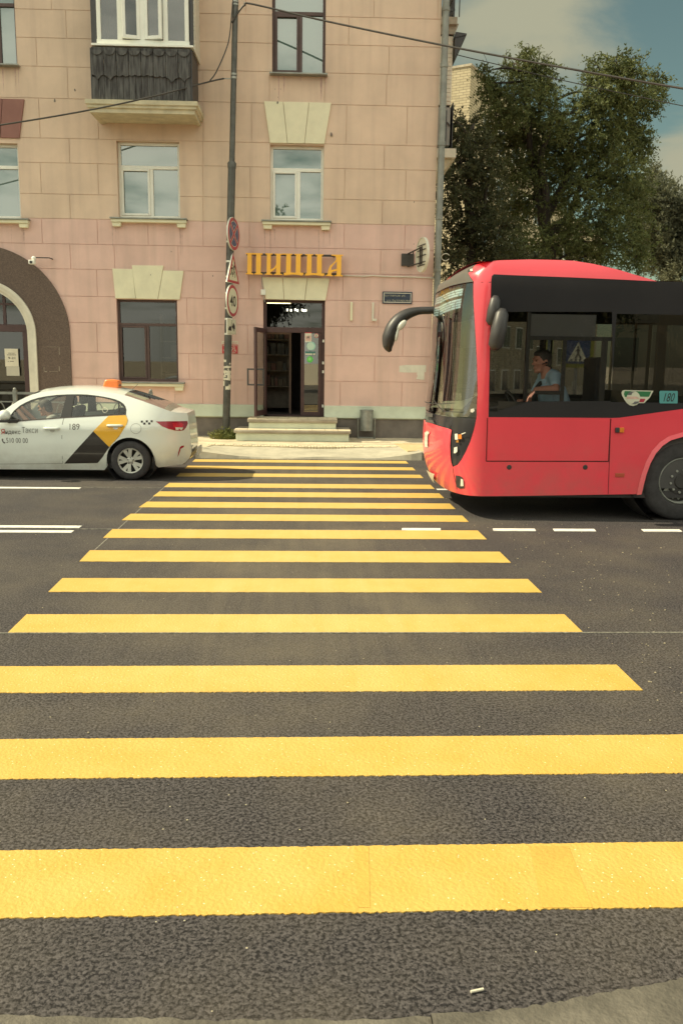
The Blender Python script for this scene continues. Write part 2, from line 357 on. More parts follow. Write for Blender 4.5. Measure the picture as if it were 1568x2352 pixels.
# ------------------------------------------------------------------ ground, road, crossing
KY = 16.2                                 # foot of the far kerb
structure(put('ground', MB().quad((-900, -900, -.02), (900, -900, -.02), (900, 1500, -.02), (-900, 1500, -.02)), M_PAVE))
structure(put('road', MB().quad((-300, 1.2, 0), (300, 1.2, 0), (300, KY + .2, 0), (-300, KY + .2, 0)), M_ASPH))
def jit_strip(x0f, x1f, y0, y1, z0, z1, amp, step=.03, seed=1):
    """painted bar with slightly ragged edges; x0f / x1f are the (near, far) end positions"""
    q = random.Random(seed); mb = MB(); n = int((max(x1f) - min(x0f)) / step)
    top, bot = [], []
    for i in range(n + 1):
        t = i / n
        bot.append((x0f[0] + (x1f[0] - x0f[0]) * t, y0 + q.uniform(-amp, amp)))
        top.append((x0f[1] + (x1f[1] - x0f[1]) * t, y1 + q.uniform(-amp, amp) * .6))
    for i in range(n):
        a, b, c, d = bot[i], bot[i + 1], top[i + 1], top[i]
        mb.quad((*a, z1), (*b, z1), (*c, z1), (*d, z1)); mb.quad((*a, z0), (*b, z0), (*b, z1), (*a, z1))
    mb.quad((*bot[0], z0), (*bot[0], z1), (*top[0], z1), (*top[0], z0)); mb.quad((*bot[n], z0), (*bot[n], z1), (*top[n], z1), (*top[n], z0))
    return mb
# bar edges measured in the photograph: (far y, near y) at the middle, left and right ends where they show
S_LEFT = {3: ((64, 1409), (21, 1451)), 4: ((145, 1327), (111, 1360)), 5: ((206, 1265), (181, 1291)), 6: ((258, 1216), (236.5, 1236)), 7: ((299, 1181.6), (278, 1196.5)),
          8: ((336.5, 1154), (317.5, 1166.7)), 9: ((365, 1130.5), (350, 1141.4)), 10: ((387.6, 1111), (374.4, 1120.8))}
S_MID = {0: (1943.5, 2096), 1: (1692.6, 1782), 2: (1528.4, 1588), 3: (1411, 1452), 4: (1329, 1360), 5: (1266, 1291), 6: (1217, 1237.3), 7: (1182.6, 1197), 8: (1155, 1167.6), 9: (1131.5, 1142.5),
         10: (1112, 1121.5)}
for k in range(14):
    y1 = 2.603 + k + .4; y0 = 2.603 + k
    if k in S_MID: y1 = G(784, S_MID[k][0], .003).y; y0 = G(784, S_MID[k][1], .003).y
    xl = (-2.03, -2.03); xr = (1.97, 1.97)
    if k in S_LEFT: xl = (G(*S_LEFT[k][1], .003).x, G(*S_LEFT[k][0], .003).x)
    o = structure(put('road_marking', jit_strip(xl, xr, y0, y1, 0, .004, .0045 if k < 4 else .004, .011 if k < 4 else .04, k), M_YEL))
    o['group'] = 'yellow bars of the crossing'
for k, (xa, xb, xc, xd) in enumerate(((812, 846, 850, 822), (1215, 1305, 1360, 1245), (1004, 1012, 1026, 1018))):
    p = [G(xa, 1944, .004), G(xb, 1944, .004), G(xd if False else xc, 2085, .004), G(xd, 2085, .004)]
    if k == 2: continue
    q_ = random.Random(k); up_ = [p[0].lerp(p[1], t) for t in np.linspace(0, 1, 12)]; dn = [p[3].lerp(p[2], t) for t in np.linspace(0, 1, 12)]; mb = MB()
    sh_ = lambda v: (v.x, v.y, .0052)
    for i in range(11): mb.quad(sh_(up_[i]), sh_(up_[i + 1]), sh_(dn[i + 1]), sh_(dn[i]))
    structure(put('road_marking', mb, M_LAP))
def line(xs, y, wdt, m, z=.004, slant=.0):
    o = structure(put('road_marking', MB().slab([(xs[0], y - wdt / 2), (xs[1], y - wdt / 2), (xs[1] + slant, y + wdt / 2), (xs[0] + slant, y + wdt / 2)], 0, z), m)); return o
def gx(x, y): return G(x, y, .003)
yy = gx(100, 1120.5).y; line((-60, gx(186, 1120.5).x), yy, .13, M_WHITE)
for y_, xe in ((1209.5, 186), (1220.5, 168)):
    q = gx(100, y_); line((-60, gx(xe, y_).x), q.y, .12, M_WHITE)
yd = gx(1180, 1217).y
for a, b in ((921, 1010), (1130, 1226), (1268, 1362), (1470, 1556)):
    line((gx(a, 1217).x, gx(b, 1217).x), yd, .13, M_WHITE, .0065, .02)
for k in range(5): line((5.2 + 1.45 * k, 5.2 + 1.45 * k + .5), yd, .13, M_WHITE)
line((gx(1003, 1124).x, gx(1040, 1124).x + 9), gx(1020, 1124).y, .12, M_WHITE)
for y_, xa, xb in ((1215.6, 150, 930), (1120.5, 186, 900), (1453.5, -20, 1600)):
    a = gx(xa, y_); b = gx(xb, y_ + (2 if y_ < 1400 else 0)); line((a.x, b.x), (a.y + b.y) / 2, .014, M_CHALK, .0055)
for x_ in (-2.03,): structure(put('road_marking', MB().slab([(x_ - .006, 8.0), (x_ + .006, 8.0), (x_ + .006, 12.4), (x_ - .006, 12.4)], 0, .0025), M_CHALK))
# far pavement with a dropped kerb at the crossing
XL, XR = -2.05, 2.2
def pavement():
    mb = MB(); mb.slab([(-120, KY + .16), (XL, KY + .16), (XL + .25, KY + 1.25), (XR - .15, KY + 1.2), (XR + .1, KY + .16), (120, KY + .16), (120, 60), (-120, 60)], -.02, .15); return mb
structure(put('pavement', pavement(), M_PAVE))
mb = MB(); xs = np.linspace(XL, XR + .1, 22); ys = [0, .12, .3, .6, .9, 1.25]
for i in range(21):
    for j in range(5):
        def z(x, y):
            e = min((x - XL) / .9, (XR + .1 - x) / .9, 1); e = max(e, 0); lo = .15 + (.035 - .15) * (e ** .8)
            return lo + (.155 - lo) * min(1, y / 1.2) + .012 * math.sin(x * 3.1 + y * 4)
        def p(i, j):
            x = xs[i] + (0 if j < 1 else 0) ; return (x, KY + ys[j] + (.035 * math.sin(x * 5) if j == 0 else 0), z(x, ys[j]))
        mb.quad(p(i, j), p(i + 1, j), p(i + 1, j + 1), p(i, j + 1))
        if j == 0: a, b = p(i, 0), p(i + 1, 0); mb.quad((a[0], a[1] - .02, 0), (b[0], b[1] - .02, 0), b, a)
structure(put('pavement_ramp', mb, M_RAMP, smooth=50))
mb = MB(); q = random.Random(4)
for k in range(-30, 1):                   # kerb stones left of the dip, then right of it
    x1 = XL + k * 1.0; mb.box(x1 - .99 + q.uniform(0, .01), x1, KY - q.uniform(0, .015), KY + .18, -.02, .152 + q.uniform(-.006, .006))
for k in range(30):
    x0 = XR + .1 + k * 1.0; mb.box(x0, x0 + .99, KY - q.uniform(0, .015), KY + .18, -.02, .152 + q.uniform(-.006, .006))
structure(put('kerb', mb, M_KERB, bevel=.018))
mb = MB()
for k in range(62):                       # soldier course of tactile bricks, sagging in the middle
    t = k / 61; x = -1.95 + 3.85 * t; y = KY + 1.02 + .22 * (2 * t - 1) ** 2 - .25 * t * .2; zz = .155 + .004 * (k % 3)
    mb.box(x - .027, x + .027, y - .13, y + .13, .05, zz)
structure(put('pavement_tiles', mb, M_TILE, bevel=.004))
structure(put('pavement_yellow_patch', MB().slab([(2.06, 16.45), (2.75, 16.45), (2.62, 18.0), (1.95, 18.0)], .1, .1545), M_YTILE))
M_JOINT = mat('pavement_joint', (.20, .17, .12), .95, var=.4, scale=20)
for (x0, y0, x1, y1) in ((-2.25, 16.4, -2.6, 19.0), (-4.1, 16.4, -4.4, 19.2), (2.9, 16.4, 3.1, 19.2), (-6.2, 17.6, -2.4, 17.7), (2.15, 18.05, 3.4, 18.0), (-2.5, 18.15, 1.9, 18.1)):
    d = Vector((y1 - y0, x0 - x1, 0)).normalized() * .012; structure(put('pavement_joint', MB().slab([(x0 - d.x, y0 - d.y), (x0 + d.x, y0 + d.y), (x1 + d.x, y1 + d.y), (x1 - d.x, y1 - d.y)], .1, .1535), M_JOINT))
# grit swept along the far gutter and thrown about beside the bars
q = random.Random(17); mb = MB()
for k in range(700):
    if k < 380: x, y = q.uniform(-7, 7), KY - abs(q.gauss(0, .09)) - .02
    elif k < 560: x, y = 1.97 + abs(q.gauss(.15, .8)), q.uniform(2.6, 10)
    else: x, y = q.uniform(-5, 6), q.uniform(2.4, 14)
    s_ = q.uniform(.003, .009) * (1 if k < 560 else .8); mb.ball((x, y, s_ * .4), (s_, s_ * q.uniform(.6, 1), s_ * .5), 5, 3)
o = put('road_grit', mb, mat('pale_grit', (.42, .36, .25), .9, var=.5, scale=40)); o['kind'] = 'stuff'; o['label'] = 'pale grit scattered along the gutter and beside the yellow bars'; o['category'] = 'grit'
# near kerb under the photographer
edge = [G(x, y, .02) for x, y in ((-200, 2327), (0, 2331), (250, 2335), (500, 2342), (800, 2340), (1110, 2331), (1230, 2318), (1330, 2297), (1450, 2276), (1568, 2252), (1750, 2215), (2000, 2170))]
edge = [Vector((-30, edge[0].y, .02))] + edge + [Vector((30, edge[-1].y + 2.5, .02))]
mb = MB(); qn = random.Random(9); pts = []
for i in range(len(edge) - 1):
    for t in range(10): p = edge[i].lerp(edge[i + 1], t / 10); pts.append((p.x, p.y + qn.uniform(-.006, .006)))
for i in range(len(pts) - 1):
    a, b = pts[i], pts[i + 1]; h = .03 + (0 if a[0] < .35 else .012)
    mb.quad((a[0], a[1], -.01), (b[0], b[1], -.01), (b[0], b[1] - .012, h), (a[0], a[1] - .012, h)); mb.quad((a[0], a[1] - .012, h), (b[0], b[1] - .012, h), (b[0], b[1] - .26, h + .02), (a[0], a[1] - .26, h + .02))
structure(put('near_kerb', mb, M_KERB2, smooth=40))
structure(put('near_pavement', MB().slab([(-40, -30), (40, -30), (40, 3.2), (2.2, 2.6), (1.6, 2.2), (.4, 1.95), (-40, 1.95)], -.015, .012), M_KERB2))

# ------------------------------------------------------------------ pink corner building
def wall_mat():
    m = mat('pink_plaster', (.70, .485, .425), .92, var=.13, scale=1.1, bump=.25, bscale=110, detail=9); t = m.node_tree; L = t.links.new; b = t.nodes['Principled BSDF']
    src = b.inputs['Base Color'].links[0].from_socket
    tc = N(t, 'ShaderNodeTexCoord'); sp = N(t, 'ShaderNodeSeparateXYZ'); L(tc.outputs['Object'], sp.inputs[0])
    up = N(t, 'ShaderNodeMapRange'); up.inputs[1].default_value = 4.69; up.inputs[2].default_value = 4.71; L(sp.outputs[2], up.inputs[0])
    mx = N(t, 'ShaderNodeMix', data_type='RGBA'); L(up.outputs[0], mx.inputs[0]); L(src, mx.inputs[6])
    tn = N(t, 'ShaderNodeMix', data_type='RGBA', blend_type='MULTIPLY'); tn.inputs[0].default_value = 1; L(src, tn.inputs[6]); tn.inputs[7].default_value = (.97, 1.08, .95, 1)
    L(tn.outputs[2], mx.inputs[7])
    # rain streaks and repaint patches
    mp = N(t, 'ShaderNodeMapping'); mp.inputs['Scale'].default_value = (3.0, 3.0, .22); L(tc.outputs['Object'], mp.inputs[0])
    n = N(t, 'ShaderNodeTexNoise'); n.inputs['Scale'].default_value = 1.6; n.inputs['Detail'].default_value = 7; L(mp.outputs[0], n.inputs['Vector'])
    r = N(t, 'ShaderNodeMapRange'); r.inputs[1].default_value = .47; r.inputs[2].default_value = .75; r.inputs[4].default_value = .33; L(n.outputs[0], r.inputs[0])
    st = N(t, 'ShaderNodeMix', data_type='RGBA'); L(r.outputs[0], st.inputs[0]); L(mx.outputs[2], st.inputs[6]); st.inputs[7].default_value = (.40, .30, .245, 1)
    L(st.outputs[2], b.inputs['Base Color'])
    return m
M_WALL = wall_mat()
M_BAND = mat('pale_green_plaster', (.60, .65, .52), .9, var=.15, scale=2.2, bump=.3, bscale=70)
M_PLINTH = mat('grey_plinth', (.19, .165, .145), .95, var=.3, scale=3, bump=.5, bscale=40, detail=9)
M_TRIM = mat('cream_plaster', (.74, .71, .52), .88, var=.1, scale=3, bump=.2, bscale=80)
M_TRIMW = mat('white_plaster', (.68, .65, .55), .88, var=.14, scale=4, bump=.2, bscale=80)
M_RED = mat('red_brown_plaster', (.27, .135, .115), .9, var=.12, scale=2)
M_PVC = mat('white_pvc', (.78, .79, .72), .4, var=.06, scale=5)
M_BROWN = mat('brown_frame', (.085, .05, .045), .5, var=.2, scale=6)
M_MAROON = mat('maroon_door_frame', (.07, .035, .035), .42, var=.2, scale=6)
M_METAL = mat('zinc_flashing', (.30, .31, .28), .5, .5, var=.3, scale=5)
M_GRAN = mat('brown_granite_render', (.135, .098, .08), .85, var=.45, scale=55, bump=.3, bscale=90, detail=8)
M_DARK = mat('dark_interior', (.05, .044, .044), .9, var=.3, scale=2)
M_WOOD = mat('weathered_slate_boards', (.115, .115, .112), .85, scale=3.5, stretch=(6, 6, .7), col2=(.032, .029, .030), bump=.4, bscale=14, detail=9, contrast=(.38, .62))
M_SLAB = mat('balcony_plaster', (.56, .51, .36), .9, scale=4, var=.25, bump=.5, bscale=30, detail=10)
M_CONC = mat('stained_concrete', (.44, .40, .32), .92, scale=2.5, col2=(.23, .19, .145), bump=.5, bscale=40, detail=10)
M_SKYGL = glassmat('sky_reflecting_glass', (.3, .33, .32), .24, .012, (.14, .225, .20), .8)
M_DGLASS = glassmat('dark_shop_glass', (.55, .55, .52), .06, .01)
M_BLACK = mat('black_plastic', (.045, .043, .045), .45, var=.2, scale=9)
M_PIPE = mat('painted_drainpipe', (.25, .26, .235), .55, .2, var=.3, scale=4, bump=.15, bscale=20)
M_LAMP = mat('shop_ceiling_lamp', (.9, .85, .6), .5, emit=(1, .82, .42, 5))

BLD = thing('corner_building', 'pink plastered corner building with white keystones and a shop on the ground floor', 'building', (0, FD, .15), FA)
ZC = [.87, 1.42, 1.995, 2.64, 3.21, 3.79, 4.32, 4.85, 5.36, 6.00, 6.50, 7.30, 7.93, 8.49, 9.04, 9.6, 10.3, 10.95, 11.6, 12.2, 12.8, 13.4]
JV = {7: (98, 225, 341, 467, 573, 678, 790, 929), 6: (163, 264, 410, 583, 873.6), 5: (224, 466, 572, 787, 926), 4: (430, 868.7), 3: (224, 466, 569, 783.7, 924.7), 2: (435, 860),
      1: (224, 466, 569, 781, 922)}
JX = {'g6': (163, 264, 410, 679, 788.6, 930), }
COURSE = {13: (155, 800), 12: (87, 892), 11: (467, 579, 797.6, 938.6, 250), 10: (158, 467, 619, 745, 886.6), 9: (93, 227, 467, 578, 795, 933.7), 8: (161.5, 467, 882), 7: (95.6, 227, 467, 575, 791, 931), 6: (162.5, 467, 877.6),
          5: (98, 225, 341, 467, 573, 678, 790, 929), 4: (163, 264, 410, 583, 873.6), 3: (224, 466, 572, 787, 926), 2: (430, 868.7), 1: (224, 466, 569, 783.7, 924.7), 0: (224, 466, 569, 781, 922)}
# courses are counted from the band upward; course k lies between ZC[k] and ZC[k+1]
COURSE = {13: (155, 800), 12: (87, 892), 11: (158, 467, 619, 745, 886.6), 10: (93, 227, 467, 578, 795, 933.7), 9: (161.5, 467, 882), 8: (95.6, 227, 467, 575, 791, 931), 7: (162.5, 467, 877.6),
          6: (98, 225, 341, 467, 573, 678, 790, 929), 5: (163, 264, 410, 583, 873.6), 4: (224, 466, 572, 787, 926), 3: (430, 868.7), 2: (224, 466, 569, 783.7, 924.7), 1: (435, 860), 0: (224, 466, 569, 781, 922)}
def rect(f, x0, x1, y0, y1):
    a = f(x0, y0); b = f(x1, y0); c = f(x0, y1); d = f(x1, y1)
    p, q, r_, s_ = F(*a), F(*b), F(*c), F(*d)
    return ((p[0] + r_[0]) / 2, (q[0] + s_[0]) / 2, (r_[1] + s_[1]) / 2, (p[1] + q[1]) / 2)   # u0, u1, z0, z1
W_A = rect(r1, -180, 107, -260, 455); W_B = rect(r1, -330, 137, 995, 1522); W_D = rect(r1, 820, 1253, 985, 1522)
W_E = rect(r2, 328, 701, -200, 520); W_F = rect(r2, 314, 687, 1010, 1540); W_G = rect(r4, 820, 1240, 520, 1092); W_DOOR = rect(rd, 325, 1285, 75, 1905)
W_BD = rect(r1, 740, 1240, -300, 690)
ac = F(*r4(-110, 757)); AR0 = F(*r4(195, 757))[0] - ac[0]; AR1 = F(*r4(260, 757))[0] - ac[0]; AR2 = F(*r4(491, 757))[0] - ac[0]
ARCH = (ac[0] - AR1, ac[0] + AR1, .15, ac[1] + AR1 * .98)
U0, U1, ZTOP = -15.0, F(1003, 350)[0], 13.6
HOLES = [W_A, W_B, W_D, W_E, W_F, W_G, W_DOOR, ARCH]
REV = .2
def build_wall():
    xs, zs = {U0, U1}, {.84, ZTOP}
    for h in HOLES: xs |= {h[0], h[1]}; zs |= {max(h[2], .84), h[3]}
    G_ = .007
    for z in ZC[1:-1]: zs |= {z - G_, z + G_}
    jo = {}
    q = random.Random(3)
    for k in range(len(ZC) - 1):
        js = [F(x, 833 - (ZC[k] + ZC[k + 1] - 3.7) / 2 / .0096)[0] for x in COURSE.get(k, ())] if k in COURSE else [-8 + 1.35 * i + (k % 2) * .6 for i in range(9)]
        js += [-8.6 - 1.3 * i + (k % 2) * .6 for i in range(5)]
        jo[k] = [j for j in js if j < U1 - .05]
        for j in jo[k]: xs |= {j - G_, j + G_}
    xs, zs = sorted(xs), sorted(zs)
    xs = [x for i, x in enumerate(xs) if i == 0 or x - xs[i - 1] > 1e-4]; zs = [z for i, z in enumerate(zs) if i == 0 or z - zs[i - 1] > 1e-4]
    nx, nz = len(xs) - 1, len(zs) - 1
    D = [[0.0] * nz for _ in range(nx)]
    for i in range(nx):
        x = (xs[i] + xs[i + 1]) / 2
        for j in range(nz):
            z = (zs[j] + zs[j + 1]) / 2
            if any(h[0] < x < h[1] and h[2] < z < h[3] for h in HOLES): D[i][j] = None; continue
            if any(abs(z - c) < G_ for c in ZC[1:-1]): D[i][j] = .011; continue
            k = max((k for k in range(len(ZC)) if ZC[k] <= z), default=0)
            if any(abs(x - c) < G_ for c in jo.get(k, ())): D[i][j] = .013
    mb = MB()
    for i in range(nx):
        for j in range(nz):
            d = D[i][j]
            if d is not None: mb.quad((xs[i], d, zs[j]), (xs[i + 1], d, zs[j]), (xs[i + 1], d, zs[j + 1]), (xs[i], d, zs[j + 1]))
            if i + 1 < nx:
                e = D[i + 1][j]
                if d != e:
                    a, b = (REV if d is None else d), (REV if e is None else e)
                    mb.quad((xs[i + 1], a, zs[j]), (xs[i + 1], b, zs[j]), (xs[i + 1], b, zs[j + 1]), (xs[i + 1], a, zs[j + 1]))
            if j + 1 < nz:
                e = D[i][j + 1]
                if d != e:
                    a, b = (REV if d is None else d), (REV if e is None else e)
                    mb.quad((xs[i], a, zs[j + 1]), (xs[i + 1], a, zs[j + 1]), (xs[i + 1], b, zs[j + 1]), (xs[i], b, zs[j + 1]))
    # the other sides and the roof
    B = 13
    mb.quad((U1, 0, .15), (U1, B, .15), (U1, B, ZTOP), (U1, 0, ZTOP)); mb.quad((U0, 0, .15), (U0, B, .15), (U0, B, ZTOP), (U0, 0, ZTOP))
    mb.quad((U0, B, .15), (U1, B, .15), (U1, B, ZTOP), (U0, B, ZTOP)); mb.quad((U0, 0, ZTOP), (U1, 0, ZTOP), (U1, B, ZTOP), (U0, B, ZTOP))
    put('wall', mb, M_WALL, BLD, FM)
build_wall()
put('roof_cornice', MB().box(U0 - .3, U1 + .3, -.38, 13.3, ZTOP + .002, ZTOP + .35), M_TRIMW, BLD, FM)
d0, d1 = W_DOOR[0], W_DOOR[1]
a1 = ARCH[1]; a0 = ARCH[0]
mb = MB(); mp_ = MB()
prof = [(-.02, .87), (-.045, .86), (-.045, .70), (-.075, .64), (-.08, .60), (-.05, .575), (.05, .575), (.05, .87)]
for u0, u1 in ((U0, ac[0] - AR2), (ac[0] + AR2 + .004, d0), (d1, U1 + .03)):
    n = len(prof); vs = [(u0, y, z) for y, z in prof] + [(u1, y, z) for y, z in prof]
    put('base_band', MB().add(vs, [tuple(range(n)), tuple(range(2 * n - 1, n - 1, -1))] + [(i, i + n, (i + 1) % n + n, (i + 1) % n) for i in range(n)]), M_BAND, BLD, FM, smooth=40)
    put('plinth', MB().box(u0, u1, -.03, .06, .1, .5745), M_PLINTH, BLD, FM)
def wedges(name, f, polys, m, depth=.035):
    mb = MB()
    for p in polys: mb.prism([F(*f(*q)) for q in p], -depth, .03)
    return put(name, mb, m, BLD, FM, bevel=.006)
wedges('keystone', r2, [[(273, 709), (404, 712), (434, 1000), (314, 998)], [(407, 712), (584, 716), (553, 1002), (437, 1000)], [(587, 716), (740, 720), (692, 1005), (556, 1002)]], M_TRIM)
wedges('keystone', r4, [[(786, 305), (926, 309), (948, 514), (808, 513)], [(922, 282), (1142, 284), (1102, 518), (951, 515)], [(1139, 318), (1282, 321), (1254, 521), (1105, 518)]], M_TRIM)
wedges('keystone', r5, [[(345, 452), (489, 454), (497, 608), (372, 604)], [(492, 454), (659, 456), (642, 611), (500, 608)], [(662, 456), (816, 459), (787, 614), (645, 611)]], M_TRIM)
wedges('keystone', r1, [[(-330, 686), (20, 690), (5, 962), (-300, 958)], [(24, 690), (174, 695), (140, 965), (9, 962)]], M_RED)
wedges('keystone', r1, [[(-160, -330), (60, -330), (60, -265), (-140, -265)], [(62, -330), (160, -330), (112, -265), (62, -265)]], M_TRIM)
def window(r_, m, gm, fr, setback=.13, t=.06, layout=None, label=None):
    """frame (part) with one pane sheet (sub-part): transom at fraction fr of the height, two lights below"""
    u0, u1, z0, z1 = r_; y = setback; mb = MB(); zt = z0 + (z1 - z0) * fr; um = u0 + (u1 - u0) * (layout or .53)
    mb.box(u0, u0 + t, y, y + .07, z0, z1); mb.box(u1 - t, u1, y, y + .07, z0, z1)
    for a, b in ((z0, z0 + t * 1.25), (z1 - t, z1), (zt - t * .6, zt + t * .6)): mb.box(u0 + t, u1 - t, y, y + .07, a, b)
    mb.box(um - t * .62, um + t * .62, y, y + .07, z0 + t * 1.25, zt - t * .6)
    s = t * .75; a, b, c, d = u0 + t, um - t * .62, z0 + t * 1.25, zt - t * .6          # opening sash, proud of the frame
    for q in ((a, a + s, c, d), (b - s, b, c, d), (a + s, b - s, c, c + s), (a + s, b - s, d - s, d)): mb.box(q[0], q[1], y - .018, y + .02, q[2], q[3])
    w_ = put('window', mb, m, BLD, FM, bevel=.006, label=label)
    put('pane', MB().quad((u0 + .02, y + .04, z0 + .02), (u1 - .02, y + .04, z0 + .02), (u1 - .02, y + .04, z1 - .02), (u0 + .02, y + .04, z1 - .02)), gm, w_, FM)
    put('backing', MB().quad((u0 - .02, REV + .15, z0 - .02), (u1 + .02, REV + .15, z0 - .02), (u1 + .02, REV + .15, z1 + .02), (u0 - .02, REV + .15, z1 + .02)), M_DARK if gm is M_SKYGL else None, w_, FM) if gm is M_SKYGL else None
    return w_
def sill(w_, r_, ext=.2, corbels=True, plaster=True, m=M_TRIM):
    u0, u1, z0, z1 = r_; mb = MB()
    mb.box(u0 - ext, u1 + ext, -.16, .16, z0 - .035, z0 - .005); put('flashing', mb, M_METAL, w_, FM, bevel=.004)
    if plaster:
        mb = MB().box(u0 - ext + .02, u1 + ext - .02, -.13, .05, z0 - .1, z0 - .037)
        if corbels:
            for c in (u0 - ext + .13, u1 + ext - .13): mb.prism([(c - .1, z0 - .101), (c + .1, z0 - .101), (c + .085, z0 - .19), (c - .085, z0 - .19)], -.10, .04)
        put('sill', mb, m, w_, FM, bevel=.005)
wa = window(W_A, M_BROWN, M_SKYGL, .62, label='brown framed window cut by the photo edge'); sill(wa, W_A, .06, plaster=False)
wb = window(W_B, M_PVC, M_SKYGL, .7, layout=.6); sill(wb, W_B, .2)
wd = window(W_D, M_PVC, M_SKYGL, .68); sill(wd, W_D, .16)
we = window(W_E, M_BROWN, M_SKYGL, .62, label='brown framed window'); sill(we, W_E, .05, plaster=False)
wf = window(W_F, M_PVC, M_SKYGL, .69); sill(wf, W_F, .18)
wg = window(W_G, M_BROWN, M_DGLASS, .70, .10, .05, .49, 'dark brown shop window'); sill(wg, W_G, .15, m=M_TRIM)
# rain drips under the sills and the balcony slab
M_DRIP = mat('drip_stain', (.58, .40, .35), .95, var=.3, scale=12)
q = random.Random(44)
for r_, e_, zz in ((W_B, .18, -.20), (W_D, .15, -.20), (W_F, .17, -.20), (W_G, .14, -.20), (W_E, .05, -.05), (W_A, .05, -.05)):
    mb = MB()
    for k in range(6):
        u = q.choice((r_[0] - e_ + q.uniform(0, .2), r_[1] + e_ - q.uniform(0, .2), q.uniform(r_[0], r_[1]))); w0_ = q.uniform(.006, .02); l_ = q.uniform(.15, .75); z = r_[2] + zz + q.uniform(-.02, .06); dx = q.uniform(-.01, .01)
        mb.add([(u - w0_, -.0015, z), (u + w0_, -.0015, z), (u + w0_ * .7 + dx, -.0015, z - l_ * .6), (u + dx, -.0015, z - l_), (u - w0_ * .6 + dx, -.0015, z - l_ * .55)], [(0, 1, 2, 3, 4)])
    put('drip_stain', mb, M_DRIP, BLD, FM)
# dark shop behind the ground-floor window and the door
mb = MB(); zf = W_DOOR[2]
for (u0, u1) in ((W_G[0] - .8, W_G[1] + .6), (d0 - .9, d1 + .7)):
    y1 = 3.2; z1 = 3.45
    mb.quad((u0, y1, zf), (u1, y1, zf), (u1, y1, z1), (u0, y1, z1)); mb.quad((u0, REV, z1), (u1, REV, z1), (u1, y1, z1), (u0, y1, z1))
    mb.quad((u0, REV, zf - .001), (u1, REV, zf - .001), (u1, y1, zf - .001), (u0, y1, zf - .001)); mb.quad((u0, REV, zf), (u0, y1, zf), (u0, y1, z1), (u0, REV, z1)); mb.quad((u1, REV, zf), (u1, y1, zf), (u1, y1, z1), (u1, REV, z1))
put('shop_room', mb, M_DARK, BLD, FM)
M_SHELF = mat('dim_shelf', (.17, .15, .125), .8, var=.3, scale=8)
mb = MB()
for i in range(4): mb.box(W_G[1] - .55, W_G[1] + .15, 1.0, 1.35, 1.5 + .38 * i, 1.53 + .38 * i)
for x in (-.55, .15): mb.box(W_G[1] + x - .02, W_G[1] + x, 1.0, 1.35, 1.2, 2.9)
mb.box(W_G[1] - .35, W_G[1] - .2, 1.1, 1.2, 1.92, 2.2); mb.box(W_G[1] - .12, W_G[1] - .02, 1.1, 1.2, 1.53, 1.75)
put('shop_shelf', mb, M_SHELF, BLD, FM)
q = rect(r4, 1120, 1232, 530, 540); put('ceiling_lamp', MB().box(q[0] - .1, q[1], .55, .62, q[2] + .06, q[3] + .07), M_LAMP, BLD, FM)
q = rect(rd, 375, 755, 135, 152); put('ceiling_lamp', MB().box(q[0] - .02, q[1] - .02, .5, .56, q[2] + .06, q[3] + .06), M_LAMP, BLD, FM)
M_SPOT = mat('shop_spotlight', (.9, .9, .8), .5, emit=(1, .95, .75, 4))
for x, y in ((678, 272), (738, 277), (808, 268), (846, 281), (921, 273), (949, 282), (980, 279)):
    u, z = F(*rd(x, y)); put('spotlight', MB().box(u - .018, u + .018, .9, .94, z + .08, z + .13), M_SPOT, BLD, FM)
# door: transom, fixed leaf, open leaf
mb = MB(); D_ = lambda x, y: F(*rd(x, y), -.12)
(tu0, tz), (tu1, _) = D_(330, 500), D_(1270, 500); zt = tz
u0, u1, z0, z1 = W_DOOR; zb = D_(900, 1890)[1]
mb.box(u0, u0 + .07, .12, .2, z0, z1); mb.box(u1 - .07, u1, .12, .2, z0, z1); mb.box(u0 + .07, u1 - .07, .12, .2, z1 - .06, z1); mb.box(u0 + .07, u1 - .07, .12, .2, zt - .12, zt)
mb.box(u0 + .07, u1 - .07, .1, .24, z0, z0 + .025)
DF = put('door_frame', mb, M_MAROON, BLD, FM, bevel=.006)
put('transom_pane', MB().quad((u0 + .05, .16, zt - .02), (u1 - .05, .16, zt - .02), (u1 - .05, .16, z1 - .03), (u0 + .05, .16, z1 - .03)), M_DGLASS, DF, FM)
fx0 = D_(912, 1000)[0]; fx1 = u1 - .07; gx0 = D_(968, 1000)[0]; gx1 = D_(1185, 1000)[0]; gz0 = D_(1000, 1832)[1]; gz1 = D_(1000, 600)[1]
mb = MB(); mb.box(fx0, gx0, .105, .16, z0 + .03, zt - .125); mb.box(gx1, fx1 - .003, .105, .16, z0 + .03, zt - .125); mb.box(gx0, gx1, .105, .16, z0 + .03, gz0); mb.box(gx0, gx1, .105, .16, gz1, zt - .125)
LF = put('door', mb, M_MAROON, BLD, FM, bevel=.006, label='fixed door leaf with stickers')
put('pane', MB().quad((gx0, .13, gz0), (gx1, .13, gz0), (gx1, .13, gz1), (gx0, .13, gz1)), glassmat('reflecting_door_glass', (.5, .48, .45), .22, .01), LF, FM)
mb = MB()
for y_ in (720, 1066, 1205, 1745):
    a = F(*rd(1262, y_), 0); put('hinge', MB().box(u1 - .05, u1 - .012, .085, .12, a[1] - .03, a[1] + .03), M_PVC, LF, FM)

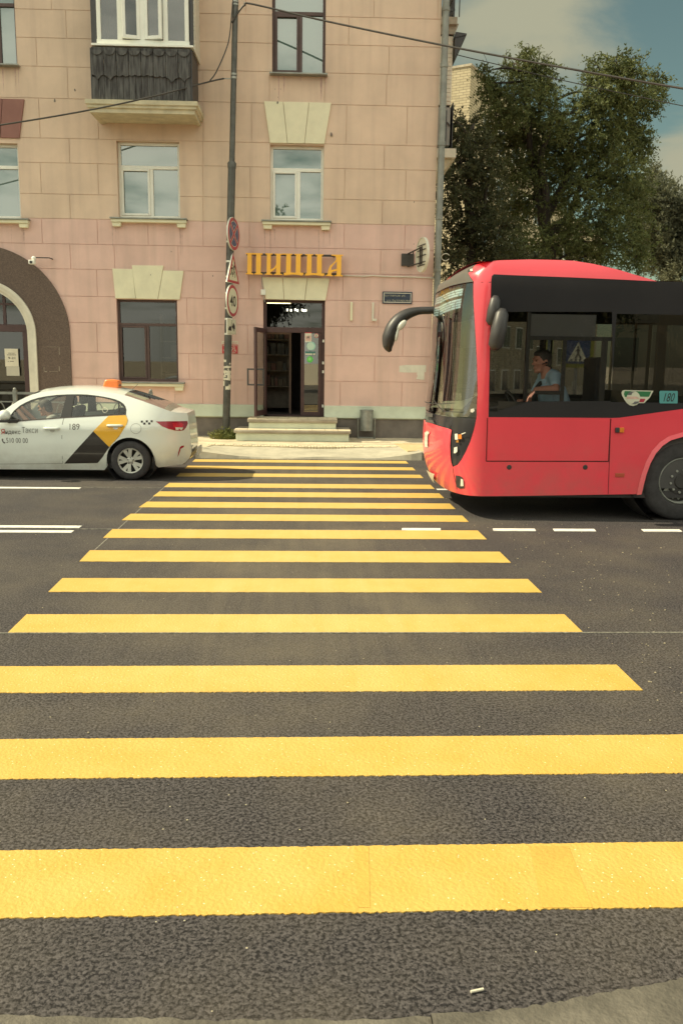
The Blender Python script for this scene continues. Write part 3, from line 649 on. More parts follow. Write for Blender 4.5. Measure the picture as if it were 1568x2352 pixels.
# the open leaf swings out to the left of the doorway
hu, hv = u0 + .05, .09; eu, ev = F(*rd(195, 1000), .82)[0], -.82; LL = math.hypot(eu - hu, ev - hv)
LM = FM @ Matrix.Translation((hu, hv, 0)) @ Matrix.Rotation(math.atan2(ev - hv, eu - hu), 4, 'Z')
lz0, lz1 = z0 + .035, F(*rd(195, 500), .82)[1]
mb = MB(); mb.box(0, .1, -.025, .025, lz0, lz1); mb.box(LL - .1, LL, -.025, .025, lz0, lz1); mb.box(.1, LL - .1, -.025, .025, lz0, lz0 + .12); mb.box(.1, LL - .1, -.025, .025, lz1 - .1, lz1)
LO = put('door', mb, M_MAROON, BLD, LM, bevel=.006, label='door leaf standing open')
put('pane', MB().quad((.1, 0, lz0 + .12), (LL - .1, 0, lz0 + .12), (LL - .1, 0, lz1 - .1), (.1, 0, lz1 - .1)), glassmat('clear_door_glass', (.8, .8, .74), .1, .01), LO, FM if False else LM)
hz0, hz1 = F(*rd(200, 1422), .82)[1], F(*rd(200, 1152), .82)[1]
for s in (-1, 1):
    mb = MB(); y0 = s * .026
    for z in (hz0, hz1 - .035): mb.box(LL - .075, LL - .035, min(y0, s * .16), max(y0, s * .16), z, z + .035)
    mb.box(LL - .075, LL - .035, min(s * .16, s * .19), max(s * .16, s * .19), hz0, hz1); put('handle', mb, M_BLACK, LO, LM, bevel=.004)
# inner door seen inside
iu0, iz0 = F(*rd(600, 1580), -1.1); iu1, iz1 = F(*rd(765, 585), -1.1)
mb = MB(); mb.box(iu0 - .6, iu1, 1.1, 1.14, iz1 - .05, iz1); mb.box(iu1 - .05, iu1, 1.1, 1.14, zf, iz1 - .05); put('inner_door_frame', mb, mat('inner_frame', (.22, .14, .11), .5), BLD, FM)
q = random.Random(31); DIM = [mat('dim_goods', c, .7, var=.4, scale=9) for c in ((.12, .06, .05), (.09, .075, .055), (.06, .065, .065), (.12, .10, .07))]
SHF = put('shop_rack', MB().box(iu1 - .75, iu1 - .06, 1.75, 1.78, zf + .1, zf + 2.0).box(iu1 - .75, iu1 - .06, 1.45, 1.745, zf + .62, zf + .64).box(iu1 - .75, iu1 - .06, 1.45, 1.745, zf + 1.0, zf + 1.02).box(iu1 - .75, iu1 - .06, 1.45, 1.745, zf + 1.38, zf + 1.40).box(iu1 - .75, iu1 - .06, 1.45, 1.745, zf + 1.74, zf + 1.76), M_SHELF, BLD, FM)
for r_ in range(4):
    x = iu1 - .73
    while x < iu1 - .14:
        w_ = q.uniform(.05, .13); put('goods', MB().box(x, x + w_, 1.47, 1.62, zf + .645 + .378 * r_, zf + .645 + .378 * r_ + q.uniform(.10, .27)), q.choice(DIM), SHF, FM); x += w_ + q.uniform(.005, .04)
put('counter', MB().box(d0 + .1, iu1 - .85, 2.3, 2.7, zf, zf + 1.0).box(d0 + .05, iu1 - .8, 2.25, 2.75, zf + 1.0, zf + 1.05), DIM[1], BLD, FM, bevel=.01)
# arch: granite render, white moulding, brown doorway
def ring(ra, rb, zlow, y0, y1, n=40):
    mb = MB(); po, pi_ = [], []
    for k in range(n + 1):
        a = math.pi * k / n; po.append((ac[0] + rb * math.cos(a), ac[1] + rb * math.sin(a))); pi_.append((ac[0] + ra * math.cos(a), ac[1] + ra * math.sin(a)))
    po = [(ac[0] + rb, zlow)] + po + [(ac[0] - rb, zlow)]; pi_ = [(ac[0] + ra, zlow)] + pi_ + [(ac[0] - ra, zlow)]
    for k in range(len(po) - 1):
        for (A, B_) in ((pi_, po),):
            a, b, c, d = A[k], B_[k], B_[k + 1], A[k + 1]
            mb.quad((a[0], y0, a[1]), (b[0], y0, b[1]), (c[0], y0, c[1]), (d[0], y0, d[1]))
            mb.quad((b[0], y0, b[1]), (b[0], y1, b[1]), (c[0], y1, c[1]), (c[0], y0, c[1])); mb.quad((a[0], y0, a[1]), (d[0], y0, d[1]), (d[0], y1, d[1]), (a[0], y1, a[1]))
    return mb
AP = put('arch_surround', ring(AR1 - .01, AR2, .16, -.045, .02), M_GRAN, BLD, FM, smooth=35)
W3 = (AR1 - AR0) / 3
mb = ring(AR0 + 2 * W3, AR1, .16, -.10, .06)
for r_ in (ring(AR0 + W3, AR0 + 2 * W3, .16, -.075, .1), ring(AR0, AR0 + W3, .16, -.03, .28)): mb.add(r_.v, r_.f)
put('arch_moulding', mb, M_TRIMW, BLD, FM, smooth=35)
mb = MB(); zt2 = F(*r4(90, 690))[1]; zt3 = F(*r4(90, 742))[1]; y = .27; L0, L1 = ac[0] - AR0, ac[0] + AR0
mb.box(L0, L1, y - .03, y + .04, zt3, zt2); mb.box(L1 - .2, L1, y - .03, y + .04, .3, zt3); mb.box(L0, L0 + .2, y - .03, y + .04, .3, zt3)
mb.box(L0 + .2, L1 - .2, y - .03, y + .04, .3, .55); mb.box(L1 - .62, L1 - .55, y, y + .03, zt2, ac[1] + AR0 * .9); mb.box(ac[0] - .04, ac[0] + .04, y - .03, y + .04, .55, zt3); mb.box(L0, L1, y, y + .03, zt2 + .42, zt2 + .47)
AD = put('arch_door', mb, M_MAROON, BLD, FM, bevel=.008)
mb = MB().quad((L0, y + .02, .3), (L1, y + .02, .3), (L1, y + .02, ac[1] + AR0), (L0, y + .02, ac[1] + AR0)); put('pane', mb, M_DGLASS, AD, FM)
mb = MB(); mb.quad((L0 - .3, .9, .2), (L1 + .3, .9, .2), (L1 + .3, .9, ac[1] + AR1), (L0 - .3, .9, ac[1] + AR1)); put('hallway', mb, M_DARK, BLD, FM)
M_SCR = mat('scratched_paint', (.45, .42, .33), .9, var=.4, scale=20)
mb = MB()
for x0, y0, x1, y1 in ((413, 850, 417, 905), (413, 985, 417, 1018), (308, 990, 311, 1018), (311, 1020, 330, 1023), (345, 1020, 405, 1022), (330, 849, 410, 851)):
    a = F(*r4(x0, y0), .047); b = F(*r4(x1, y1), .047); mb.box(min(a[0], b[0]), max(a[0], b[0]), -.048, -.04, min(a[1], b[1]), max(a[1], b[1]))
put('old_sign_outline', mb, M_SCR, AP, FM)
mb = MB()
mb.prism([F(*r5(*q)) for q in ((1300, 1068), (1345, 1063), (1486, 1064), (1486, 1113), (1422, 1116), (1330, 1115), (1299, 1112))], -.003, .002)
mb.prism([F(*r5(*q)) for q in ((1420, 1124), (1440, 1104.5), (1475, 1104.5), (1473, 1166), (1450, 1165), (1416, 1160), (1428, 1140))], -.0045, .002)
put('whitewash_patch', mb, M_TRIMW, BLD, FM)
# enclosed balcony over the left window
BD = .92
def Fd(f, x, y, d): return F(*f(x, y), d)
su0, sz1 = Fd(r1, 606, 692, BD); su1, _ = Fd(r1, 1368, 709, BD); sz0 = Fd(r1, 1000, 786, BD)[1]
BA = MB()
h = sz1 - sz0
prof = [(.03, 0), (.03, -.36 * h), (0, -.42 * h), (0, -.62 * h), (-.04, -.68 * h), (-.04, -h), (-.1, -h)]
def slab_ring(off, z): return [(su0 - off, .05), (su1 + off, .05), (su1 + off, -BD - off), (su0 - off, -BD - off)]
rings = [[(x, y_, sz1 + z) for x, y_ in slab_ring(o, z)] for o, z in [(0, 0)] + prof]
for a, b in zip(rings, rings[1:]):
    for i in range(4): BA.quad(a[i], a[(i + 1) % 4], b[(i + 1) % 4], b[i])
BA.add(rings[0], [(0, 1, 2, 3)])
zw = Fd(r1, 1000, 862, 0)[1]; b = rings[-1]   # underside slopes back to the wall
BA.quad((b[3][0], b[3][1], b[3][2]), (b[2][0], b[2][1], b[2][2]), (su1 - .02, 0, zw), (su0 + .2, 0, zw)); BA.add([b[2], (b[2][0], 0.0, b[2][2]), (su1 - .02, 0, zw)], [(0, 1, 2)]); BA.add([b[3], (b[3][0], 0.0, b[3][2]), (su0 + .2, 0, zw)], [(0, 1, 2)])
for x in (su0 + .35, (su0 + su1) / 2 + .15): BA.add([(x, -BD + .1, b[3][2] - .004), (x + .1, -BD + .1, b[3][2] - .004), (x + .17, -.02, zw - .004), (x + .07, -.02, zw - .004)], [(0, 1, 2, 3)])
BAL = put('balcony', BA, M_SLAB, BLD, FM, bevel=.008, label='enclosed balcony with dark boarded front')
pd = .86; pu0 = Fd(r1, 643, 500, pd)[0]; pu1 = Fd(r1, 1330, 500, pd)[0]; pz1 = Fd(r1, 990, 340, pd)[1]
mb = MB(); q = random.Random(5); n = 16; wd_ = (pu1 - pu0) / n; zm = sz1 + (pz1 - sz1) * .5
for i in range(n):
    x0 = pu0 + i * wd_
    mb.box(x0 + .004, x0 + wd_ - .004, -pd - q.uniform(0, .015), -pd + .02, sz1 + .01 + q.uniform(0, .02), zm + q.choice((-.05, 0, .03, .06)))
    if i % 2 == 0:
        s_ = q.uniform(-.02, .02); mb.prism([(x0 + .006, pz1), (x0 + 2 * wd_ - .006, pz1), (x0 + 2 * wd_ - .006, zm - .03 + s_), (x0 + 1.5 * wd_, zm - .05 + s_), (x0 + wd_, zm - q.choice((.12, .02)) + s_), (x0 + .5 * wd_, zm - .05 + s_), (x0 + .006, zm - .03 + s_)], -pd - .035 - q.uniform(0, .012), -pd - .018)
        c = x0 + wd_; mb.prism([(c + .11 * math.cos(a), pz1 - .06 - .09 * abs(math.sin(a))) for a in np.linspace(0, math.pi, 9)], -pd - .065, -pd - .04)
put('boarding', mb, M_WOOD, BAL, FM)
mb = MB(); mc_ = MB(); ns = 6
for i in range(ns): mb.box(pu1, pu1 + .03, -pd + i * pd / ns + .005, -pd + (i + 1) * pd / ns - .005, sz1 + .01, pz1 - .02 * (i % 2)); mc_.box(pu0 - .03, pu0, -pd + i * pd / ns + .005, -pd + (i + 1) * pd / ns - .005, sz1 + .01, pz1)
put('side_boarding', mb, M_BLACK, BAL, FM); put('side_boarding', mc_, M_BLACK, BAL, FM)
gd = .8; gu0 = Fd(r1, 690, 150, gd)[0]; gu1 = Fd(r1, 1302, 150, gd)[0]; gz0 = Fd(r1, 990, 300, gd)[1]; gz1 = gz0 + 1.55
mb = MB(); mb.box(gu0 - .14, gu1 + .14, -gd - .12, -gd + .1, gz0 - .1, gz0 - .06); put('balcony_sill', mb, M_PVC, BAL, FM, bevel=.004)
mb = MB(); mb.box(gu0 - .16, gu0 - .02, -gd, 0, gz0 - .06, gz1); mb.box(gu1 + .06, gu1 + .12, -gd + .02, -gd + .08, gz0 - .06, gz1); mb.box(gu0 - .1, gu1 + .1, -gd + .02, -gd + .08, pz1 - .02, gz0 - .1); mb.box(gu0 - .1, gu1 + .15, -gd, 0, gz1, gz1 + .1); put('dark_edging', mb, M_BLACK, BAL, FM)
posts = [Fd(r1, x, 150, gd)[0] for x in (690, 836, 993, 1154, 1302)]
mb = MB(); mb.box(gu0 - .05, gu1 + .05, -gd - .02, -gd + .05, gz0 - .06, gz0 + .05); mb.box(gu0 - .05, gu1 + .05, -gd - .02, -gd + .05, gz1 - .08, gz1)
for i, p_ in enumerate(posts): ww = .04 if i in (0, 4) else .05; mb.box(p_ - ww, p_ + ww, -gd - .02, -gd + .05, gz0 + .05, gz1 - .08)
put('glazing_frame', mb, M_PVC, BAL, FM, bevel=.005)
mb = MB()
M_BGL = glassmat('balcony_glass', (.5, .5, .5), .12, .01, (.1, .1, .1), .45)
for i in (0, 3): put('pane', MB().quad((posts[i] + .04, -gd + .01, gz0 + .05), (posts[i + 1] - .04, -gd + .01, gz0 + .05), (posts[i + 1] - .04, -gd + .01, gz1 - .08), (posts[i] + .04, -gd + .01, gz1 - .08)), M_BGL, BAL, FM)
for i, hs, an in ((1, 1, R(-14)), (2, 0, R(12))):
    a, b = posts[i] + .052, posts[i + 1] - .052; wl = b - a; mb = MB(); t = .065
    T = Matrix.Translation((b if hs else a, -gd, 0)) @ Matrix.Rotation(-an if hs else -an, 4, 'Z')
    s = -1 if hs else 1; X0, X1 = (-wl, 0) if hs else (0, wl)
    mb.box(X0, X0 + t, -.03, .03, gz0 + .06, gz1 - .1); mb.box(X1 - t, X1, -.03, .03, gz0 + .06, gz1 - .1); mb.box(X0 + t, X1 - t, -.03, .03, gz0 + .06, gz0 + .06 + t); mb.box(X0 + t, X1 - t, -.03, .03, gz1 - .1 - t, gz1 - .1)
    sa = put('sash', mb, M_PVC, BAL, FM @ T, bevel=.004)
    # panes hang directly under the balcony
    put('pane', MB().quad((X0 + t, 0, gz0 + .06 + t), (X1 - t, 0, gz0 + .06 + t), (X1 - t, 0, gz1 - .1 - t), (X0 + t, 0, gz1 - .1 - t)), M_BGL, BAL, FM @ T)
mb = MB()
for k in range(22): z = gz0 - .12 + k * .08; mb.box(gu1 + .125, gu1 + .15, -gd + .06, 0, z, z + .072)
put('side_cladding', mb, M_TRIMW, BAL, FM)
put('loggia_back', MB().box(gu0, gu1, -.02, -.005, gz0 - .1, gz1), mat('dim_loggia', (.10, .095, .095), .9, var=.4, scale=1.2), BAL, FM)
# side balconies round the corner, seen end-on past the drainpipe
SY = 1.6
def Q(x, y, dy): p = FMI @ P(x, y, FD + dy); return p.x, p.z
rs = lambda x, y: (976 + x * .166, y * .166)
def sidepart(name, x1, y0, y1, m, ya=SY, yb=SY + 2.6, x0=None, lab=None, parent=BLD):
    a = Q(*rs(x1, y0), ya); b = Q(*rs(x1, y1), ya); return put(name, MB().box(U1 + .002 if x0 is None else x0, a[0], ya, yb, min(a[1], b[1]), max(a[1], b[1])), m, parent, FM, bevel=.004, label=lab)
lg = sidepart('side_loggia', 380, 520, 1465, M_TRIMW, lab='enclosed side balcony clad in pale siding')
a0_, z0_ = Q(*rs(285, 570), SY); a1_, z1_ = Q(*rs(340, 1420), SY); mb = MB()
for k in range(14): z = z1_ + (z0_ - z1_) * k / 14; mb.box(U1 + .01, a1_, SY - .012, SY, z + .008, z + (z0_ - z1_) / 14 - .006)
put('siding', mb, M_TRIMW, lg, FM)
e = Q(*rs(545, 525), SY + .1); f_ = Q(*rs(400, 500), SY + .1); g_ = Q(*rs(385, 870), SY + .1)
put('loggia_roof', MB().prism([f_, e, (e[0], e[1] - .03), (f_[0] - .02, f_[1] - .12)], SY - .1, SY + 2.7), M_BLACK, lg, FM)
put('roof_bracket', MB().prism([(f_[0] - .02, f_[1] - .05), (e[0] - .02, e[1] - .05), g_], SY - .08, SY - .05), M_BLACK, lg, FM)
sidepart('loggia_parapet', 345, 1500, 2020, mat('pale_asbestos_sheet', (.33, .33, .31), .8, stretch=(5, 5, .6), scale=3, var=.4), parent=lg)
mb = MB(); a = Q(*rs(280, 1620), SY); b = Q(*rs(285, 2015), SY); mb.box(a[0] - .02, a[0] + .02, SY - .03, SY - .001, b[1], a[1] + .12)
c = Q(*rs(295, 1760), SY); mb.tube([(c[0] - .1 + .16 * t, SY - .02, c[1] + .09 * math.sin(math.pi * t)) for t in np.linspace(0, 1, 9)], .014, 6); mb.box(a[0] + .15, a[0] + .17, SY - .02, SY + 2.5, b[1] - .05, a[1] + .3)
put('parapet_rail', mb, M_BLACK, lg, FM)
sidepart('loggia_slab', 422, 2065, 2190, M_TRIMW, SY - .1, parent=lg)
a = Q(*rs(370, 2200), SY); b = Q(*rs(250, 2352), SY); put('slab_bracket', MB().prism([(U1 + .002, a[1]), (a[0], a[1]), (b[0] + .05, b[1]), (U1 + .002, b[1] - .1)], SY, SY + 2.3), M_SLAB, lg, FM)
ub = sidepart('side_balcony', 440, 250, 350, M_CONC, SY - .1, lab='open side balcony with crumbling slab and dark railing'); a = Q(*rs(400, 490), SY); b = Q(*rs(460, 345), SY)
put('slab_bracket', MB().prism([(U1 + .002, b[1] - .001), (b[0], b[1] - .001), (a[0], a[1]), (U1 + .002, a[1])], SY, SY + 2.3), M_CONC, ub, FM)
a = Q(*rs(385, 245), SY); mb = MB(); hgt = 1.0
for z in (.12, .5, .95): mb.box(U1 + .002, a[0] + .03, SY, SY + .03, a[1] + z, a[1] + z + .045); mb.box(a[0], a[0] + .03, SY + .03, SY + 2.4, a[1] + z, a[1] + z + .045)
for k in range(5): x = U1 + .05 + k * .14; mb.box(x, x + .022, SY + .003, SY + .025, a[1], a[1] + hgt)
for k in range(16): y_ = SY + .15 * k; mb.box(a[0] + .003, a[0] + .025, y_, y_ + .02, a[1], a[1] + hgt)
put('railing', mb, M_BLACK, ub, FM)
# drainpipe on the corner
pp = [F(1021, -40, .12), F(1019.5, 20, .12), F(1017, 150, .12), F(1013, 330, .12), F(1009, 500, .12), F(1007, 620, .12), F(1005, 800, .12), F(1003, 940, .12)]
pu = sum(p[0] for p in pp[2:6]) / 4
mb = MB(); mb.tube([(pu, -.1, 12.5), (pu, -.1, .35), (pu + .02, -.2, .22)], .072, 14)
for p in (pp[1], pp[2], pp[3], pp[4], pp[5]): mb.lathe([(.073, -.05), (.084, -.04), (.084, .04), (.073, .05)], 'Z', (pu, -.1, p[1]), 14)
DPI = put('drainpipe', mb, M_PIPE, BLD, FM, smooth=40)
q = F(*r6(545, 105), .12); mb = MB().tube([(pu + .07 + .09 * (1 - math.cos(t)), -.16 - .03 * math.sin(t), q[1] + .07 * math.sin(t)) for t in np.linspace(-2.6, 2.6, 18)], .008, 6); put('wire_loop', mb, M_TRIMW, DPI, FM)
mb = MB(); q = random.Random(12)
for f, x, y, s in ((r2, 367, 718, .035), (r2, 350, 621, .012), (r2, 388, 621, .012), (r2, 369, 678, .012), (r2, 1316, 1408, .02), (r2, 1314, 1700, .016), (r1, 384, 703, .045), (r1, 524, 628, .03), (r2, 740, 940, .04), (r4, 1053, 349, .014), (r4, 1484, 354, .02), (r4, 1195, 186, .018)):
    u, z = F(*f(x, y)); put('plaster_hole', MB().prism([(u + s * math.cos(a) * q.uniform(.6, 1.1) * .6, z + s * math.sin(a) * q.uniform(.6, 1.2)) for a in np.linspace(0, 5.5, 7)], -.0375 if y in (718, 940, 349) else -.003, .002), M_PLINTH, BLD, FM)
put('steel_bracket', MB().box(*sorted((F(*r5(960, 630))[0], F(*r5(976, 630))[0])), -.05, .01, F(*r5(968, 755))[1], F(*r5(968, 625))[1]), M_TRIM, BLD, FM, bevel=.006)
a, b = F(*r5(1108, 755)), F(*r5(1124, 628)); mb = MB().box(a[0], b[0], -.06, .01, a[1], b[1]); mb.box(a[0], b[0] + .06, -.16, -.05, a[1] - .01, a[1] + .04); put('steel_bracket', mb, M_TRIMW, BLD, FM, bevel=.006)

# ------------------------------------------------------------------ things on and before the facade
def fthing(name, label, cat, u, z, d=0, group=None):
    p = FM @ Vector((u, -d, z)); return thing(name, label, cat, p, FA, group)
M_ORANGE = mat('orange_sign_face', (.95, .50, .055), .45, var=.06, scale=5)
M_STEEL = mat('galvanised_steel', (.33, .34, .31), .45, .6, var=.25, scale=9)
M_DKMET = mat('dark_painted_metal', (.06, .055, .05), .5, .2, var=.3, scale=8)
LET = {
 0: [[(232, 281), (349, 284), (349, 293), (338, 294), (336, 424), (348, 426), (348, 433), (293, 432), (293, 425), (303, 424), (305, 293), (273, 292), (272, 423), (284, 425), (284, 432), (231, 430), (231, 424), (242, 423), (244, 290), (232, 290)]],
 1: [[(368, 284), (420, 285), (420, 291), (407, 293), (405, 398), (430, 384), (444, 360), (444, 293), (433, 292), (433, 286), (487, 287), (487, 293), (475, 295), (472, 427), (485, 429), (485, 435), (430, 434), (430, 428), (442, 427), (443, 385), (428, 402), (403, 418), (402, 427), (416, 428), (416, 434), (366, 433), (366, 427), (377, 426), (379, 292), (368, 291)]],
 2: [[(486, 286), (558, 287), (558, 293), (547, 294), (545, 418), (580, 419), (582, 295), (570, 294), (570, 288), (626, 288), (626, 294), (615, 295), (613, 419), (634, 420), (634, 432), (622, 441), (606, 436), (560, 432), (498, 438), (496, 421), (512, 419), (514, 293), (486, 292)]],
 3: [[(645, 290), (702, 290), (702, 296), (691, 297), (689, 422), (726, 423), (728, 298), (716, 297), (716, 291), (773, 291), (773, 297), (762, 298), (760, 424), (780, 425), (780, 436), (768, 445), (752, 440), (706, 435), (645, 440), (645, 426), (656, 423), (659, 297), (645, 296)]],
 4: [[(828, 293), (909, 294), (909, 300), (898, 301), (895, 437), (907, 438), (907, 445), (850, 444), (850, 438), (864, 437), (865, 405), (836, 414), (828, 424), (829, 437), (838, 438), (838, 444), (790, 442), (790, 436), (800, 433), (806, 400), (818, 372), (850, 345), (862, 325), (858, 306), (840, 300), (828, 300)], [(826, 402), (866, 392), (866, 340), (838, 368), (828, 385)]],
}
us, zs_ = F(*r5(570, 432))
SG = fthing('shop_sign', 'sign of five orange letters on rails over the shop door', 'shop sign', us, zs_, .1)
for k, pl in LET.items():
    fl = [F(*r5(*q), .2) for q in pl[0]]; mb = MB()
    if k == 4:
        hole = [F(*r5(*q), .2) for q in pl[1]]
        front = MB(); patch(front, fl, [hole], .05, lambda u, v: (u, -.2, v)); mb.add(front.v, front.f)
        for lp in (fl, hole):
            for i in range(len(lp)): a, b = lp[i], lp[(i + 1) % len(lp)]; mb.quad((a[0], -.2, a[1]), (b[0], -.2, b[1]), (b[0], -.14, b[1]), (a[0], -.14, a[1]))
    else: mb.prism(fl, -.2, -.14)
    put('letter', mb, M_ORANGE, SG, FM)
mb = MB()
for ya, yb in ((286, 299), (414, 428)):
    a = F(*r5(238, ya), .12); b = F(*r5(900, yb + 10), .12); z = (a[1] + b[1]) / 2; mb.box(a[0], b[0], -.135, -.10, z - .022, z + .022)
    for k in range(6): x = a[0] + (b[0] - a[0]) * (k + .5) / 6; mb.box(x - .015, x + .015, -.11, .0, z - .015, z + .015)
put('mounting_rail', mb, M_DKMET, SG, FM)
q = [F(*r5(x, y)) for x, y in ((905, 440), (1050, 446), (1110, 441), (1200, 447), (1400, 451), (1535, 458), (1545, 470))]
mb = MB().tube([(u, -.025, z) for u, z in q], .013, 7); o = put('wall_cable', mb, M_TRIMW, None, FM, loc=FM @ Vector((q[0][0], -.025, q[0][1])), smooth=180); tag(o, 'pale cable run along the pink wall from the letter sign to the drainpipe', 'cable')
a = F(*r5(355, 558)); J = fthing('junction_box', 'small white junction box with a cable beside the door keystone', 'junction box', a[0], a[1])
put('box', MB().box(a[0] - .055, a[0] + .055, -.085, -.037, a[1] - .06, a[1] + .06), M_PVC, J, FM, bevel=.008)
q = [F(*r5(x, y)) for x, y in ((348, 440), (344, 480), (350, 520), (355, 545))] ; p2 = [F(*r5(x, y)) for x, y in ((357, 575), (360, 600), (366, 625))]
put('cable', MB().tube([(u, -.05, z) for u, z in q], .009, 6).tube([(u, -.05, z) for u, z in p2], .009, 6), M_STEEL, J, FM)
# street-name plate
M_NAVY = mat('navy_enamel', (.035, .05, .085), .4, var=.25, scale=9)
M_LETTER = mat('worn_cream_lettering', (.55, .52, .36), .6, var=.7, scale=25, col2=(.10, .11, .13), contrast=(.42, .62))
u0_, u1_, zz0, zz1 = rect(r5, 1182, 1389, 553, 637)
NP = fthing('street_name_plate', 'navy street name plate with worn pale lettering on the pink wall', 'street sign', (u0_ + u1_) / 2, zz0)
put('plate', MB().box(u0_, u1_, -.03, .002, zz0, zz1), M_NAVY, NP, FM, bevel=.006)
mb = MB(); t = .014
for a in ((u0_ + .025, u1_ - .025, zz0 + .025, zz0 + .025 + t), (u0_ + .025, u1_ - .025, zz1 - .025 - t, zz1 - .025), (u0_ + .025, u0_ + .025 + t, zz0 + .04, zz1 - .04), (u1_ - .025 - t, u1_ - .025, zz0 + .04, zz1 - .04)): mb.box(a[0], a[1], -.0325, -.03, a[2], a[3])
put('border', mb, M_TRIMW, NP, FM)
h = (zz1 - zz0); ww = u1_ - u0_
put('lettering', textfit(textfit(MB(), 'Бутлеров ур.', u0_ + .08 * ww, zz0 + .60 * h, .70 * ww, .17 * h, -.0325), 'ул. Бутлерова', u0_ + .14 * ww, zz0 + .20 * h, .78 * ww, .17 * h, -.0325), M_LETTER, NP, FM)
# warning poster behind the pole
u0_, u1_, zz0, zz1 = rect(r5, 66, 179, 897, 983)
M_REDP = mat('red_poster', (.52, .06, .07), .6, var=.12, scale=8); M_PAPER = mat('poster_paper', (.66, .62, .50), .8, var=.1, scale=8)
WP = fthing('warning_poster', 'red and white snow warning poster on the wall behind the pole', 'poster', (u0_ + u1_) / 2, zz0)
hh = zz1 - zz0
put('sheet', MB().box(u0_, u1_, -.006, .002, zz0, zz1), M_PAPER, WP, FM)
put('red_field', MB().box(u0_ + .005, u1_ - .005, -.008, -.006, zz0, zz0 + hh * .74), M_REDP, WP, FM)
ww = u1_ - u0_
put('red_lettering', textfit(MB(), 'ОСТОРОЖНО', u0_ + .06 * ww, zz0 + .79 * hh, .88 * ww, .13 * hh, -.0085), M_REDP, WP, FM)
mb = MB()
for s_, z_, wf_, hf in (('ВОЗМОЖЕН', .60, .86, .09), ('СХОД', .40, .62, .16), ('СНЕГА', .17, .78, .17), ('С КРЫШИ', .04, .62, .09)): textfit(mb, s_, u0_ + (1 - wf_) * ww / 2, zz0 + z_ * hh, wf_ * ww, hf * hh, -.0095, .01)
put('white_lettering', mb, M_PAPER, WP, FM)
# round blade sign on its bracket
bu0, bu1, bz0, bz1 = rect(r5, 1314, 1350, 288, 374)
RS = fthing('blade_sign', 'round white blade sign on a steel bracket at the building corner', 'sign', bu0, (bz0 + bz1) / 2)
put('wall_plate', MB().box(bu0, bu0 + .28, -.05, .002, bz0, bz1), M_DKMET, RS, FM, bevel=.006)
dc = FMI @ P(*r5(1463, 296), FD - .55); dc = Vector((dc.x, dc.y, dc.z)); rad = (r5(0, 410)[1] - r5(0, 182)[1]) / 2 * (18.9 / FPX)
va = math.atan2(CO.y - (FD - .55), 0 - dc.x); na = va - math.acos(.36)           # disc normal: turned to the left of the line of sight
DM = FM @ Matrix.Translation(dc) @ Matrix.Rotation(na + math.pi / 2, 4, 'Z')      # local -Y is the face we see
M_BACK = mat('white_sign_back', (.74, .72, .60), .5, var=.12, scale=6)
put('disc', MB().lathe([(0, .02), (rad, .02), (rad, -.035), (rad - .012, -.037), (rad - .018, -.02), (0, -.02)], 'Y', n=48), M_BACK, RS, DM, smooth=35)
mb = MB()
for z in (.2, .1, -.02, -.16, -.22): hw = math.sqrt(max(.01, rad ** 2 - z * z)) * .72; mb.box(-hw, hw, -.04, -.022, z - .008, z + .008)
for x in (-.06, .05): mb.box(x - .008, x + .008, -.055, -.03, -.2, .17)
put('back_frame', mb, M_DKMET, RS, DM)
mb = MB(); DI = FMI @ DM
for zo in (.15, -.17):
    tgt = DI @ Vector((.05, -.05, zo)); mb.tube([(bu0 + .14, -.04, (bz0 + bz1) / 2 + zo * .85), tuple(tgt)], .016, 8)
m1 = Vector((bu0 + .14, -.04, 0)).lerp(DI @ Vector((.05, -.05, 0)), .4); mb.tube([(m1.x, m1.y, (bz0 + bz1) / 2 - .15), (m1.x, m1.y, (bz0 + bz1) / 2 + .16)], .014, 8)
put('bracket_arm', mb, M_DKMET, RS, FM)
# camera on the arch
a = F(*r4(228, 255), .3); SC = fthing('security_camera', 'small white security camera on the edge of the brown arch', 'camera', a[0], a[1])
mb = MB().box(a[0] - .07, a[0] + .06, -.36, -.24, a[1] - .06, a[1] + .03); mb.ball((a[0] + .02, -.26, a[1] + .07), (.05, .05, .05)); put('housing', mb, M_PVC, SC, FM, bevel=.012, smooth=40)
put('lens', MB().lathe([(0, -.375), (.03, -.375), (.03, -.35)], 'Y', (a[0] - .01, 0, a[1] - .02), 14), M_BLACK, SC, FM)
b = F(*r4(368, 238), 0); put('arm', MB().tube([(a[0] + .03, -.25, a[1] + .09), (b[0], -.22, b[1]), (b[0], 0, b[1])], .012, 7), M_DKMET, SC, FM)
# notices in the arch door
u0_, u1_, zz0, zz1 = [v for v in (F(*r4(-12, 0), -.25)[0], F(*r4(84, 0), -.25)[0], F(*r4(40, 986), -.25)[1], F(*r4(40, 862), -.25)[1])]
NT = fthing('paper_notice', 'white paper notice with opening hours 9-21 taped in the arch door', 'notice', (u0_ + u1_) / 2, zz0, -.25)
put('sheet', MB().box(u0_, u1_, .228, .232, zz0, zz1), M_PAPER, NT, FM); ww = u1_ - u0_; hh = zz1 - zz0
M_INK = mat('black_ink', (.02, .02, .022), .6, var=.1)
mb = MB(); textfit(mb, '9-21', u0_ + .25 * ww, zz0 + .42 * hh, .52 * ww, .12 * hh, .2275, .02); textfit(mb, 'РАБОТАЕМ', u0_ + .27 * ww, zz0 + .72 * hh, .50 * ww, .05 * hh, .2275, .01); textfit(mb, 'ЕЖЕДНЕВНО', u0_ + .18 * ww, zz0 + .63 * hh, .66 * ww, .055 * hh, .2275, .02)
